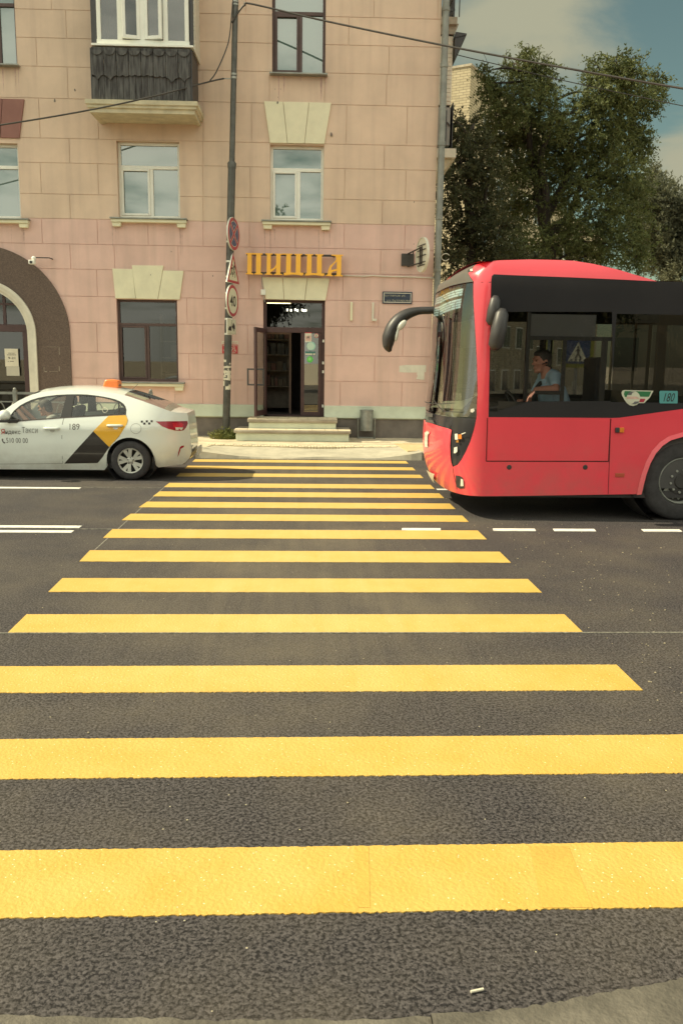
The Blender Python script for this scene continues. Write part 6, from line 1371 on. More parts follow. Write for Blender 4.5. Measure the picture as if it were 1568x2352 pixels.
def archpts(xc, zc=.305, r_=.365, lo=.20): 
    a0 = math.asin((zc - lo) / r_) if zc > lo else 0
    return [(xc + r_ * math.cos(a), zc + r_ * math.sin(a)) for a in np.linspace(-a0 * .6, math.pi + a0 * .8, 22)]
zs2 = T8(400, 735)[1]
ar = archpts(XWR, .30, .365, .2); af = archpts(XWF, .30, .365, .2)
side = front + top[0:] + rear + botr + ar + [(XWR - .42, zs2), (XWF + .42, zs2)] + af + [(XWF - .40, .24), (XF + .25, .22)]
green = [T8(x, y) for x, y in ((60, 386), (72, 345), (105, 300), (150, 262), (190, 240), (235, 220), (285, 205), (340, 194), (420, 184), (500, 180), (580, 179), (640, 181), (700, 187), (760, 196), (810, 206), (850, 216), (885, 230), (912, 248), (928, 270), (935, 295), (932, 329), (800, 334), (475, 352), (250, 368))]
wf_ = [T8(x, y) for x, y in ((84, 373), (92, 330), (120, 298), (160, 270), (220, 240), (280, 219), (350, 203), (430, 194), (492, 190), (470, 270), (448, 350), (250, 364))]
wr_ = [T8(x, y) for x, y in ((552, 192), (620, 191), (690, 195), (760, 206), (820, 220), (872, 240), (873, 326), (700, 333), (528, 342), (538, 260))]
wq_ = [T8(x, y) for x, y in ((884, 246), (905, 258), (918, 278), (920, 326), (884, 327))]
def car_patch(name, poly, m, d=.05, o=0, holes=(), far=True, par=TX, smooth=60):
    mb = MB(); patch(mb, poly, list(holes), d, lambda X, z: CS(X, z, o))
    if far: m2 = MB(); patch(m2, poly, list(holes), d, lambda X, z: CSF(X, z, o)); put(name, m2, m, par, smooth=smooth)
    return put(name, mb, m, par, smooth=smooth)
# shell: flanks, then the upper surface strip by strip
mb = MB(); patch(mb, side, [green], .045, lambda X, z: CS(X, z)); patch(mb, side, [green], .045, lambda X, z: CSF(X, z))
def strip(mb, ed, crown, n=14):
    for (p0, c0), (p1, c1) in zip(zip(ed, crown), zip(ed[1:], crown[1:])):
        def pt(p, c, j): t = j / n; a = CS(*p); b = CSF(*p); q = a.lerp(b, t); q.z += c * (1 - abs(2 * t - 1) ** 2.4); return q
        for j in range(n): mb.quad(pt(p0, c0, j), pt(p1, c1, j), pt(p1, c1, j + 1), pt(p0, c0, j + 1))
edge = front + top + rear + [botr[0]]
iA = len(front)                            # index of top[0] in edge
iws0, iws1 = iA + 2, iA + 9                # windscreen
irw0, irw1 = iA + 18, iA + 23              # rear window
cr = lambda i: .0 if i < 3 else .05 if i < iA else .05 + .0 if i < iws0 else .055 if i < irw1 else .02 if i < iA + len(top) - 1 else .0
def seg(a, b): return edge[a:b + 1], [cr(i) for i in range(a, b + 1)]
for a, b in ((0, iws0), (iws1, irw0), (irw1, len(edge) - 1)): strip(mb, *seg(a, b))
BODY = put('body', mb, M_CWHITE, TX, smooth=38)
m2 = MB(); strip(m2, *seg(iws0, iws1)); put('windscreen', m2, M_CGLASS, TX, smooth=60)
m2 = MB(); e_, c_ = seg(irw0, irw1); strip(m2, e_, c_); put('rear_window', m2, glassmat('sky_pale_rear_glass', (.5, .52, .48), .12, .01, (.62, .62, .50), .6), TX, smooth=60)  # pale reflection of the sky painted into the glass body
car_patch('window_trim', green, M_CTRIM, .06, -.004, [wf_, wr_, wq_])
car_patch('front_side_window', wf_, M_CGLASS, .15, -.012); car_patch('rear_side_window', wr_, M_CGLASS, .15, -.012); car_patch('quarter_window', wq_, M_CGLASS, .15, -.012)
bl = [T8(x, y) for x, y in ((60, 384), (250, 366), (475, 350), (800, 332), (932, 327), (932, 333), (800, 338), (475, 356), (250, 372), (60, 390))]
car_patch('belt_moulding', bl, mat('dark_chrome', (.10, .08, .07), .3, .4), .1, .003)
# livery
car_patch('yellow_stripe', [T8(x, y) for x, y in ((802, 339), (928, 333), (940, 352), (944, 372), (938, 395), (925, 420), (905, 452), (880, 488), (850, 522), (808, 568), (690, 452))], M_CYEL, .06, .003)
car_patch('black_stripe', [T8(x, y) for x, y in ((690, 453), (808, 569), (765, 632), (735, 672), (722, 684), (700, 686), (478, 689))], M_CBLK, .06, .003)
mb = MB()
for x, y in ((1041, 373), (1077, 371), (1113, 370), (1059, 388), (1095, 387)): patch(mb, [T8(x, y), T8(x + 16, y), T8(x + 16, y + 15.5), T8(x, y + 15.5)], [], .05, lambda X, z: CS(X, z, .004))
put('checker_mark', mb, M_CBLK, TX)
def lettering(name, s, x0, y0, x1, y1, m, bold=0):
    a = T8(x0, y1); b = T8(x1, y0); vs, fs, w_ = text2d(s, b[1] - a[1], bold); k = (b[0] - a[0]) / w_; return put(name, MB().add([CS(a[0] + x * k, a[1] + z, .0045) for x, z in vs], fs), m, TX)
lettering('lettering', 'Я', 12, 436, 37, 474, M_REDTXT, .004); lettering('lettering', 'ндекс', 43, 442, 153, 471, M_GREYTXT, .004); lettering('lettering', 'Такси', 166, 422, 279, 464, M_GREYTXT, -.012)
lettering('phone_number', '510 00 00', 50, 500, 207, 537, M_GREYTXT, -.004); lettering('cab_number', '189', 516, 395, 590, 440, M_GREYTXT, .0)
mb = MB(); pts = [T8(x, y) for x, y in ((17, 508), (24, 506), (28, 515), (25, 521), (33, 531), (39, 530), (44, 538), (37, 543), (26, 537), (17, 522))]; patch(mb, pts, [], .05, lambda X, z: CS(X, z, .0045)); put('phone_symbol', mb, M_GREYTXT, TX)
mb = MB(); c = [T8(775 + 20 * math.cos(a), 296 + 20 * math.sin(a)) for a in np.linspace(0, 6.28, 25)]; ci = [T8(775 + 17 * math.cos(a), 296 + 17 * math.sin(a)) for a in np.linspace(0, 6.28, 25)]
for i in range(24): mb.quad(CS(*c[i], -.008), CS(*c[i + 1], -.008), CS(*ci[i + 1], -.008), CS(*ci[i], -.008))
put('window_sticker', mb, M_PAPER, TX)
# door gaps, handles, filler cap
def cgap(pts, w_=.007, o=.002):
    mb = MB()
    for a, b in zip(pts, pts[1:]):
        a, b = Vector(a), Vector(b); d = (b - a).normalized(); n_ = Vector((-d.y, d.x)) * w_ / 2; mb.quad(CS(*(a - n_), o), CS(*(b - n_), o), CS(*(b + n_), o), CS(*(a + n_), o))
    return mb
mb = cgap([T8(x, y) for x, y in ((474, 354), (462, 400), (459, 500), (462, 640), (466, 688))])
for l in (((466, 690), (300, 692), (0, 694)), ((932, 334), (945, 372), (935, 402), (880, 490), (812, 568), (760, 640), (722, 686), (478, 690))): g_ = cgap([T8(*p) for p in l], .005); mb.add(g_.v, g_.f)
c = [T8(1004 + 39 * math.cos(a), 432 + 37 * math.sin(a)) for a in np.linspace(0, 6.28, 30)]; g_ = cgap(c, .004); mb.add(g_.v, g_.f)
g_ = cgap([T8(1150, 378), T8(1300, 318)], .004); put('panel_gap', mb, mat('panel_gap_grey', (.16, .155, .14), .9), TX)
for x0, x1, y in ((328, 442, 430), (793, 908, 409)):
    a, b = T8(x0, y), T8(x1, y); n = 8; p = [CS(a[0] + (b[0] - a[0]) * t, a[1], .012 + .028 * math.sin(math.pi * t) ** .5) for t in np.linspace(0, 1, n)]
    o = put('door_handle', MB().tube(p, [.016] + [.021] * (n - 2) + [.016], 10), M_CWHITE, TX, smooth=180)
    cx = (x0 + x1) / 2; cen = [T8(cx + 4 + 18 * math.cos(t), y + 16 + 14 * math.sin(t)) for t in np.linspace(0, 6.28, 15)]; mb = MB(); patch(mb, cen, [], .05, lambda X, z: CS(X, z, .004)); put('handle_cup', mb, M_CRIM, o)
# lamps, bumper
car_patch('tail_lamp', [T8(x, y) for x, y in ((1152, 379), (1250, 378), (1340, 376), (1436, 372), (1440, 392), (1424, 420), (1402, 441), (1372, 446), (1320, 444), (1260, 434), (1205, 416))], M_TAIL, .05, .006)
car_patch('reverse_lamp', [T8(x, y) for x, y in ((1325, 421), (1398, 421), (1388, 440), (1330, 441))], M_LENS, .05, .008); car_patch('lamp_glow', [T8(x, y) for x, y in ((1298, 390), (1380, 388), (1404, 395), (1396, 418), (1310, 424))], mat('bright_lamp_red', (.60, .03, .05), .15, var=.3, scale=20), .05, .0075)
car_patch('rear_reflector', [T8(x, y) for x, y in ((1345, 640), (1352, 605), (1366, 568), (1380, 556), (1405, 552), (1403, 564), (1376, 577), (1356, 622))], M_TAIL, .05, .005)
mb = MB(); dk_ = [(p, q) for p, q in zip([T8(x, y) for x, y in ((1462, 562), (1466, 600), (1452, 640), (1420, 666))], [0] * 4)]
lst = [d[0] for d in dk_]
for p0, p1 in zip(lst, lst[1:]):
    f_ = lambda p, t: CS(*p).lerp(CSF(*p), t) + Vector((.006, 0, 0)); mb.quad(f_(p0, .10), f_(p1, .10), f_(p1, .90), f_(p0, .90))
put('rear_bumper_insert', mb, M_CTRIM, TX)
p = T8(1462, 600); put('number_plate', MB().box(XR - .005, XR + .012, TYC - .26, TYC + .26, p[1] - .06, p[1] + .06), M_PLATE, TX)
mb = MB().box(XF - .01, XF + .06, TYC - .5, TYC + .5, .42, .58); put('grille', mb, M_CTRIM, TX)
for y in (TY0 + .3, TY0 + TW - .3 - .25): put('headlight', MB().box(XF + .02, XF + .25, y, y + .25, .62, .74), M_LENS, TX, bevel=.03)
put('underbody', MB().box(XF + .45, XR - .62, TY0 + .14, TY0 + TW - .14, .17, .26).box(XR - .619, XR - .2, TY0 + .55, TY0 + TW - .55, .2, .3), M_BLACK, TX)
# wheels
def car_wheel(x, side):
    yo = TY0 + .012 if side < 0 else TY0 + TW - .012; sg = 1 if side < 0 else -1; c = (x, yo, TR)
    w_ = put('wheel', MB().lathe([(.195, sg * .02), (.205, sg * .004), (.24, sg * .0), (.28, sg * .008), (.30, sg * .03), (.305, sg * .06), (.305, sg * .16), (.29, sg * .2), (.19, sg * .2)], 'Y', c, 52), M_TYRE, TX, smooth=40)
    put('rim_barrel', MB().lathe([(.196, sg * .018), (.19, sg * .012), (.182, sg * .02), (.178, sg * .1), (.0, sg * .1)], 'Y', c, 44), M_HUB, w_, smooth=40)
    mb = MB().lathe([(.198, sg * .016), (.192, sg * .008), (.180, sg * .012), (.172, sg * .03)], 'Y', c, 52)
    mb.lathe([(.0, sg * .012), (.03, sg * .014), (.036, sg * .026)], 'Y', c, 24); mb.lathe([(.0361, sg * .02), (.062, sg * .026), (.064, sg * .05)], 'Y', c, 30)
    for k in range(5):
        for d in (-.20, .20):
            a = 2 * math.pi * k / 5 + math.pi / 2 + .25; a0 = a + d * .55; a1 = a + d * 1.25; h0, h1 = .019, .030
            f_ = lambda aa, r_, t, y: (c[0] + r_ * math.cos(aa) - t * math.sin(aa), c[1] + sg * y, c[2] + r_ * math.sin(aa) + t * math.cos(aa))
            v = [f_(a0, .05, -h0, .022), f_(a0, .05, h0, .022), f_(a1, .18, h1, .014), f_(a1, .18, -h1, .014)]; vb = [(p[0], p[1] + sg * .02, p[2]) for p in v]
            mb.add(v + vb, [(0, 1, 2, 3)] + [(i, i + 4, (i + 1) % 4 + 4, (i + 1) % 4) for i in range(4)])
    put('rim', mb, M_CRIM, w_, smooth=40)
    mb = MB()
    for k in range(5): a = 2 * math.pi * k / 5 + .3; mb.lathe([(0, sg * .016), (.008, sg * .016), (.0085, sg * .03)], 'Y', (c[0] + .048 * math.cos(a), c[1], c[2] + .048 * math.sin(a)), 8)
    put('wheel_nut', mb, M_HUB, w_)
for x in (XWR, XWF):
    for s in (-1, 1): car_wheel(x, s)
    put('wheel_well', MB().lathe([(.375, 0), (.375, .28), (0, .28)], 'Y', (x, TY0 + .04, .31), 28), M_BLACK, TX, smooth=60); put('wheel_well', MB().lathe([(0, 0), (.375, 0), (.375, .28)], 'Y', (x, TY0 + TW - .32, .31), 28), M_BLACK, TX, smooth=60)
car_patch('mud_flap', [T8(x, y) for x, y in ((1124, 640), (1140, 660), (1160, 722), (1150, 742), (1128, 742))], M_BLACK, .05, .002)
# roof lamp, aerial, door mirror
a = P(*r8(768, 150), TYC); b = P(*r8(892, 152), TYC); t_ = P(*r8(800, 72), TYC).z; zb_ = a.z + .0
lm = MB(); xa, xb, xc, xd = P(*r8(770, 146), TYC).x, P(*r8(888, 146), TYC).x, P(*r8(888, 84), TYC).x, P(*r8(788, 74), TYC).x
fr = [(xa, zb_ + .03), (xb, zb_ + .03), (xc, t_ - .01), (xd + .06, t_ + .01), (xd, t_)]; lm.prism(fr, TYC - .14, TYC + .14); RLmp = put('roof_lamp', lm, M_ROOFL, TX, bevel=.025, smooth=40)
put('lamp_base', MB().box(xa + .03, xb - .01, TYC - .13, TYC + .13, zb_ - .04, zb_ + .031), M_BLACK, TX, bevel=.01)
mb = MB()
for k in range(3): mb.box(xb - .012 - .03 * 0, xb + .003, TYC - .1 + .065 * k, TYC - .055 + .065 * k, zb_ + .07, t_ - .07)
put('lamp_marking', mb, M_GREYTXT, RLmp)
a = P(*r8(905, 170), TYC); b = P(*r8(966, 172), TYC); mb = MB().box(a.x, b.x, TYC - .03, TYC + .03, a.z - .03, a.z + .015); e0 = P(*r8(962, 160), TYC); e1 = P(*r8(1021, 103), TYC); mb.tube([e0 - Vector((.03, 0, .02)), e1], .004, 6); put('aerial', mb, M_BLACK, TX, bevel=.004)
mc = P(*r8(37, 350), TY0 - .10); mb = MB().ball((mc.x, mc.y, mc.z + .03), (.085, .10, .085), 20, 12); mb.v = [Vector((v.x, v.y, max(v.z, mc.z - .035))) for v in mb.v]; MRt = put('door_mirror', mb, M_CWHITE, TX, smooth=60)
mb = MB().box(mc.x - .08, mc.x + .07, mc.y - .07, mc.y + .07, mc.z - .075, mc.z - .034); mb.tube([(mc.x + .05, mc.y, mc.z - .06), (mc.x + .16, TY0 + .06, mc.z - .06)], .03, 8); put('mirror_foot', mb, M_CTRIM, MRt, bevel=.02)
# cabin
sx = P(*r8(420, 300), TY0 + .45).x
for y in (TY0 + .30, TYC + .12):
    for x in (sx, sx + .82): 
        put('seat', MB().box(x - .48, x + .02, y, y + .46, .42, .62).prism([(x - .05, .6), (x + .12, .6), (x + .24, 1.08), (x + .12, 1.10)], y + .02, y + .44), M_CINT, TX, bevel=.05)
        hx = x + .23; put('head_rest', MB().box(hx - .055, hx + .06, y + .11, y + .35, 1.11, 1.27), M_CINT, TX, bevel=.04)
put('dashboard', MB().box(sx - 1.45, sx - .82, TY0 + .16, TY0 + TW - .16, .55, .97), M_CINT, TX, bevel=.06)
T = Matrix.Translation((sx - .62, TY0 + .55, .98)) @ Matrix.Rotation(R(68), 4, 'Y'); put('steering_wheel', MB().tube([T @ Vector((.18 * math.cos(a), .18 * math.sin(a), 0)) for a in np.linspace(0, 6.2832, 29)], .014, 8, cap=False).tube([T @ Vector((-.17, 0, 0)), T @ Vector((.17, 0, 0))], .014, 6), mat('wheel_grey', (.25, .24, .20), .5), TX, smooth=180)
mb = MB(); mb.box(XF + .6, XR - .66, TY0 + .16, TY0 + TW - .16, .27, .4); mb.box(sx + 1.15, XR - .6, TY0 + .22, TY0 + TW - .22, .401, .94); put('cabin_floor', mb, M_CINT, TX)
# taxi driver
DY2 = TY0 + .53; hp = P(*r8(338, 283), DY2)
TD = thing('person', 'taxi driver with short dark hair, glasses and a pale shirt behind the wheel', 'person', (hp.x + .12, DY2, .6))
H = Matrix.Translation(hp) @ Matrix.Rotation(R(180 - 4), 4, 'Z') @ Matrix.Rotation(R(14), 4, 'Y')
neck = H @ Vector((-.055, 0, -.17)); sh = Vector((neck.x + .03, DY2 - .19, neck.z - .02)); sh2 = Vector((neck.x + .03, DY2 + .19, neck.z - .02)); hip = Vector((sx - .08, DY2, .68))
mb = MB(); head_parts(mb, H); ch = Vector((neck.x + .05, DY2, neck.z - .15)); limb(mb, [neck, ch, hip], [.065, .13, .15]); limb(mb, [sh, (ch.x, DY2, sh.z), sh2], [.06, .08, .06])
for s_, S in ((-1, sh), (1, sh2)):
    el = Vector((S.x - .16, S.y + s_ * .02, S.z - .24)); wr = Vector((sx - .60, DY2 + s_ * .13, 1.06)); limb(mb, [S, el], [.055, .043]); limb(mb, [el, wr], [.043, .03]); hand(mb, wr, (-.7, 0, .4), (-.4, 0, -.9), (0, s_, 0), .95)
    kn = Vector((hip.x - .45, DY2 + s_ * .14, .72)); limb(mb, [(hip.x, DY2 + s_ * .09, .66), kn], [.085, .06]); limb(mb, [kn, (kn.x - .22, kn.y, .42)], [.055, .04])
soft('body', mb, M_SKIN, TD, .007)
mb = MB(); limb(mb, [neck + Vector((0, 0, -.05)), ch, hip], [.075, .145, .165]); limb(mb, [sh, (ch.x, DY2, sh.z), sh2], [.072, .092, .072])
for s_, S in ((-1, sh), (1, sh2)): el = Vector((S.x - .16, S.y + s_ * .02, S.z - .24)); limb(mb, [S, S.lerp(el, .75)], [.068, .056])
limb(mb, [neck + Vector((-.04, -.06, -.03)), neck + Vector((.06, 0, .02)), neck + Vector((-.04, .06, -.03))], [.025, .03, .025]); soft('shirt', mb, M_GREY, TD, .009)
soft('hair', hair_mb(H, 1.02, -.05), M_HAIR2, TD, .007); put('eyes', eyes_mb(H), M_INK, TD, smooth=180)
mb = MB()
for s_ in (-1, 1):
    c = H @ Vector((.104, s_ * .033, .024)); f_ = H.to_3x3(); mb.tube([c + f_ @ Vector((0, .027 * math.cos(a), .02 * math.sin(a))) for a in np.linspace(0, 6.283, 17)], .0025, 5, cap=False); mb.tube([H @ Vector((.1, s_ * .06, .026)), H @ Vector((-.01, s_ * .084, .03))], .0025, 5)
put('glasses', mb, M_INK, TD)

# ------------------------------------------------------------------ pedestrian-crossing signs past the bus
M_LIME = mat('lime_reflective_border', (.26, .27, .05), .4, var=.1)
def crossing_sign(name, lab, c, Y, rot, w_=.72, k_=.66):
    p = P(*c, Y); o = thing(name, lab, 'road sign', (p.x, Y, .15), rot); T = Matrix.Translation((p.x, Y, p.z)) @ Matrix.Rotation(rot, 4, 'Z') @ Matrix.Scale(k_, 4)
    put('post', MB().tube([(p.x, Y + .06, .1), (p.x, Y + .06, p.z + .5)], .04, 12), M_STEEL, o, smooth=60)
    put('lime_board', MB().box(-w_ / 2 - .12, w_ / 2 + .12, 0, .02, -w_ / 2 - .12, w_ / 2 + .12), M_LIME, o, T, bevel=.004); put('blue_field', MB().box(-w_ / 2, w_ / 2, -.003, 0, -w_ / 2, w_ / 2), M_SBLUE, o, T)
    put('white_triangle', MB().add([(-.3, -.005, -.29), (.3, -.005, -.29), (0, -.005, .29)], [(0, 1, 2)]), M_SWHITE, o, T)
    mb = MB(); Yp = -.008
    def lb(a, b, w2=.02): d = (Vector(b) - Vector(a)).normalized(); n = Vector((-d.y, d.x)) * w2; mb.add([(a[0] + n.x, Yp, a[1] + n.y), (a[0] - n.x, Yp, a[1] - n.y), (b[0] - n.x, Yp, b[1] - n.y), (b[0] + n.x, Yp, b[1] + n.y)], [(0, 1, 2, 3)])
    mb.add([(.0 + .032 * math.cos(a), Yp, .135 + .032 * math.sin(a)) for a in np.linspace(0, 5.8, 12)], [tuple(range(12))]); lb((.0, .1), (.01, -.04), .03); lb((.01, -.04), (-.07, -.2)); lb((.01, -.04), (.1, -.2)); lb((0, .08), (-.08, 0), .013); lb((0, .08), (.08, .02), .013)
    for k in range(4): lb((-.2 + .13 * k, -.27), (-.16 + .13 * k, -.22), .022)
    put('pedestrian_pictogram', mb, M_INK, o, T); return o
crossing_sign('crossing_sign', 'pedestrian crossing sign with a lime border seen through the bus windows', (1326, 808), 17.1, R(-8))
crossing_sign('crossing_sign', 'crossing sign standing edge-on behind the bus driver, lime border showing', (1262, 806), 17.3, R(62))

# ------------------------------------------------------------------ brick house behind the trees
def brick_mat():
    m = mat('yellow_brick', (.40, .34, .23), .9); t = m.node_tree; L = t.links.new; b = t.nodes['Principled BSDF']; tc = N(t, 'ShaderNodeTexCoord'); sp = N(t, 'ShaderNodeSeparateXYZ'); L(tc.outputs['Object'], sp.inputs[0])
    ad = N(t, 'ShaderNodeMath', operation='ADD'); L(sp.outputs[0], ad.inputs[0]); L(sp.outputs[1], ad.inputs[1]); cb = N(t, 'ShaderNodeCombineXYZ'); L(ad.outputs[0], cb.inputs[0]); L(sp.outputs[2], cb.inputs[1])
    br = N(t, 'ShaderNodeTexBrick'); br.inputs['Scale'].default_value = 1; br.inputs['Brick Width'].default_value = .42; br.inputs['Row Height'].default_value = .14; br.inputs['Mortar Size'].default_value = .012; br.inputs['Color1'].default_value = (.44, .38, .26, 1); br.inputs['Color2'].default_value = (.36, .31, .21, 1); br.inputs['Mortar'].default_value = (.17, .14, .10, 1)
    L(cb.outputs[0], br.inputs['Vector']); L(br.outputs[0], b.inputs['Base Color']); return m
M_BRICK = brick_mat(); BY = 50; bc = P(1081, 151.5, BY); ang = math.atan2(5.8, 3.5)
BB = thing('brick_house', 'tall pale brick apartment house rising behind the trees right of the pink building', 'building', (bc.x, BY, 0), ang)
BMx = Matrix.Translation((bc.x, BY, 0)) @ Matrix.Rotation(ang, 4, 'Z'); zt = bc.z
# the long flank slopes down to a lower wing
mb = MB().box(0, 16, 0, 12, -.3, zt); put('wall', mb, M_BRICK, BB, BMx)
put('parapet', MB().box(-.06, 16.06, -.06, 12.06, zt + .002, zt + .12), M_CONC, BB, BMx)
put('wing', MB().box(16.01, 40, .8, 12, -.3, zt - 4), M_BRICK, BB, BMx); put('wing_parapet', MB().box(16.02, 40.1, .7, 12.1, zt - 3.998, zt - 3.85), M_CONC, BB, BMx)
for fl_ in range(6):
    for k in range(5):
        x = 2.2 + k * 2.8; z = zt - 3.6 - fl_ * 2.9
        w_ = put('window', MB().box(x, x + 1.4, -.06, .05, z, z + 1.5), M_PVC, BB, BMx); put('pane', MB().box(x + .08, x + .66, -.075, -.061, z + .08, z + 1.42).box(x + .74, x + 1.32, -.075, -.061, z + .08, z + 1.42), M_FRIT, w_, BMx)
for fl_ in range(5):
    for x in (18.5, 25, 31): z = zt - 7.6 - fl_ * 2.9; w_ = put('window', MB().box(x, x + 1.4, .74, .85, z, z + 1.5), M_PVC, BB, BMx); put('pane', MB().box(x + .08, x + 1.32, .725, .739, z + .08, z + 1.42), M_FRIT, w_, BMx)
put('stair_slot', MB().box(-.03, .02, 1.0, 4.6, zt - 4.6, zt - 4.3), M_BLACK, BB, BMx)
# the house and trees across the street behind the photographer, mirrored in the panes
OB = thing('apartment_house', 'cream apartment house with balconies standing behind the photographer across the street', 'building', (9, -24, 0)); M_CREAM = mat('cream_render', (.50, .40, .29), .9, var=.15, scale=.6)
put('wall', MB().box(1, 34, -34, -24, -.2, 15), M_CREAM, OB); 
for fl_ in range(4):
    for k in range(7):
        x = 2.5 + 4.4 * k; z = 1.6 + 3.3 * fl_; put('window', MB().box(x, x + 1.6, -24.02, -23.95, z, z + 1.7), M_FRIT, OB)
        if k % 2 and fl_: put('balcony', MB().box(x - .5, x + 2.1, -23.99, -22.8, z - .9, z - .7).box(x - .5, x + 2.1, -22.85, -22.8, z - .69, z + .3), M_CONC, OB)

# ------------------------------------------------------------------ trees
def leaf_mat(name, a, b, c):
    m = mat(name, a, .6, col2=b, scale=.9, detail=5, spec=.3, contrast=(.35, .65)); t = m.node_tree; L = t.links.new; bs = t.nodes['Principled BSDF']; src = bs.inputs['Base Color'].links[0].from_socket
    g = N(t, 'ShaderNodeObjectInfo'); tc = N(t, 'ShaderNodeTexCoord'); n = N(t, 'ShaderNodeTexNoise'); n.inputs['Scale'].default_value = 14; n.inputs['Detail'].default_value = 2; L(tc.outputs['Object'], n.inputs['Vector'])
    r_ = N(t, 'ShaderNodeMapRange'); r_.inputs[1].default_value = .56; r_.inputs[2].default_value = .72; L(n.outputs[0], r_.inputs[0]); mx = N(t, 'ShaderNodeMix', data_type='RGBA'); L(r_.outputs[0], mx.inputs[0]); L(src, mx.inputs[6]); mx.inputs[7].default_value = tuple(c) + (1,); L(mx.outputs[2], bs.inputs['Base Color'])
    tl = N(t, 'ShaderNodeBsdfTranslucent'); L(mx.outputs[2], tl.inputs[0]); ms = N(t, 'ShaderNodeMixShader'); ms.inputs[0].default_value = .3; L(bs.outputs[0], ms.inputs[1]); L(tl.outputs[0], ms.inputs[2]); L(ms.outputs[0], t.nodes['Material Output'].inputs[0]); return m
M_LEAF = leaf_mat('maple_leaves', (.135, .155, .052), (.08, .10, .038), (.21, .21, .07)); M_LEAF2 = leaf_mat('dark_leaves', (.095, .100, .046), (.065, .076, .038), (.13, .13, .05)); M_LEAF3 = leaf_mat('poplar_leaves', (.15, .155, .095), (.10, .11, .07), (.22, .215, .13))
M_BARK = mat('dark_bark', (.045, .036, .028), .95, stretch=(6, 6, 1), scale=5, bump=.6, bscale=20, var=.5)
def crown(blobs, lw, seed, droop=.35, fan=5):
    """thousands of leaves: sprays of narrow drooping leaflets scattered through uneven clumps"""
    rg = np.random.default_rng(seed); V = []; 
    for c, r_, n in blobs:
        # sprays: a short drooping stem carrying leaflets, so the clump has ragged points and holes
        ns = max(6, int(n * fan / 16 * 2.1)); d = rg.normal(size=(ns, 3)); d /= np.linalg.norm(d, axis=1)[:, None]
        rr = r_ * (rg.random(ns) ** .5) * (1 + .3 * np.sin(5 * d[:, 0] + 3 * d[:, 2] + seed) + .2 * np.sin(9 * d[:, 1] + 7 * d[:, 2]))
        p0 = np.array(c) + d * rr[:, None] * np.array((1, 1, .9)); st = d * .9 + rg.normal(size=(ns, 3)) * .55; st[:, 2] += -droop * .55 + .25; st /= np.linalg.norm(st, axis=1)[:, None]; SL = lw * (1.5 + 2.2 * rg.random(ns))[:, None]
        for k in range(16):
            f_ = (k + 1) / 16; base = p0 + st * SL * f_ + np.array((0, 0, -1)) * (SL * .35 * f_ * f_) * (1 if droop > 0 else -.3)
            ax_ = st * .5 + rg.normal(size=(ns, 3)) * .75; ax_[:, 2] -= droop * 1.1; ax_ /= np.linalg.norm(ax_, axis=1)[:, None]
            sd = np.cross(ax_, rg.normal(size=(ns, 3))); sd /= np.linalg.norm(sd, axis=1)[:, None]; L_ = lw * (.55 + .6 * rg.random(ns))[:, None] * (1.1 - .4 * f_)
            V.append(np.stack([base, base + ax_ * L_ * .45 + sd * L_ * .2, base + ax_ * L_, base + ax_ * L_ * .45 - sd * L_ * .2], 1))
    return np.concatenate(V).reshape(-1, 3)
def putleaves(name, v, m, parent, loc):
    v = v - np.array(loc); me = bpy.data.meshes.new(name); n = len(v); me.vertices.add(n); me.vertices.foreach_set('co', v.astype(np.float32).ravel()); me.loops.add(n); me.loops.foreach_set('vertex_index', np.arange(n, dtype=np.int32)); me.polygons.add(n // 4); me.polygons.foreach_set('loop_start', np.arange(0, n, 4, dtype=np.int32)); me.update(); me.validate()
    o = bpy.data.objects.new(name, me); COL.objects.link(o); me.materials.append(m); o.parent = parent; return o
def tree(label, base, trunks, blobs, lw, m, seed, n_per=150, fan=5, droop=.35, group=None, twigs=()):
    """trunks: list of (points, r0, r1); blobs: (x, y, r) in the photograph at depth Y, spread in depth"""
    o = thing('tree', label, 'tree', base, 0, group); rg = random.Random(seed); BL = []
    for x, y, r_, Y in blobs:
        k = Y / FPX; c = P(x, y, Y + rg.uniform(-.5, .5)); BL.append(((c.x, c.y, c.z), r_ * k, n_per * (r_ * k) ** 1.7))
    mb = MB()
    for pts, r0_, r1 in trunks: sp_ = spline(pts, 5); mb.tube(sp_, [r0_ + (r1 - r0_) * i / (len(sp_) - 1) for i in range(len(sp_))], 9)
    joints = [p for pts, *_ in trunks for p in spline(pts, 4)]
    for c, r_, n in BL:                    # a bough into every clump
        c = Vector(c); lo = [j for j in joints if j.z < c.z + .2] or joints; j = min(lo, key=lambda q: (q - c).length); md = j.lerp(c, .55) + Vector((rg.uniform(-.2, .2), rg.uniform(-.2, .2), rg.uniform(-.1, .3)))
        sp_ = spline([j, md, c], 5); mb.tube(sp_, [.05 + (.012 - .05) * i / 10 for i in range(11)], 6)
        for _ in range(5): e = c + Vector((rg.gauss(0, 1), rg.gauss(0, 1), rg.gauss(.5, .8))).normalized() * r_ * rg.uniform(.8, 1.3); mb.tube(spline([c, c.lerp(e, .5) + Vector((rg.uniform(-.1, .1), 0, .1)), e], 4), [.012 + (.004 - .012) * i / 8 for i in range(9)], 4)
    for a in twigs: mb.tube(spline(a, 4), .006, 4)
    put('trunk', mb, M_BARK, o, smooth=60); putleaves('crown', crown(BL, lw, seed, droop, fan), m, o, base); return o
TYm = 28.0; pm_ = lambda x, y, dY=0: P(x, y, TYm + dY)
g0 = P(1262, 640, TYm); g0.z = .1
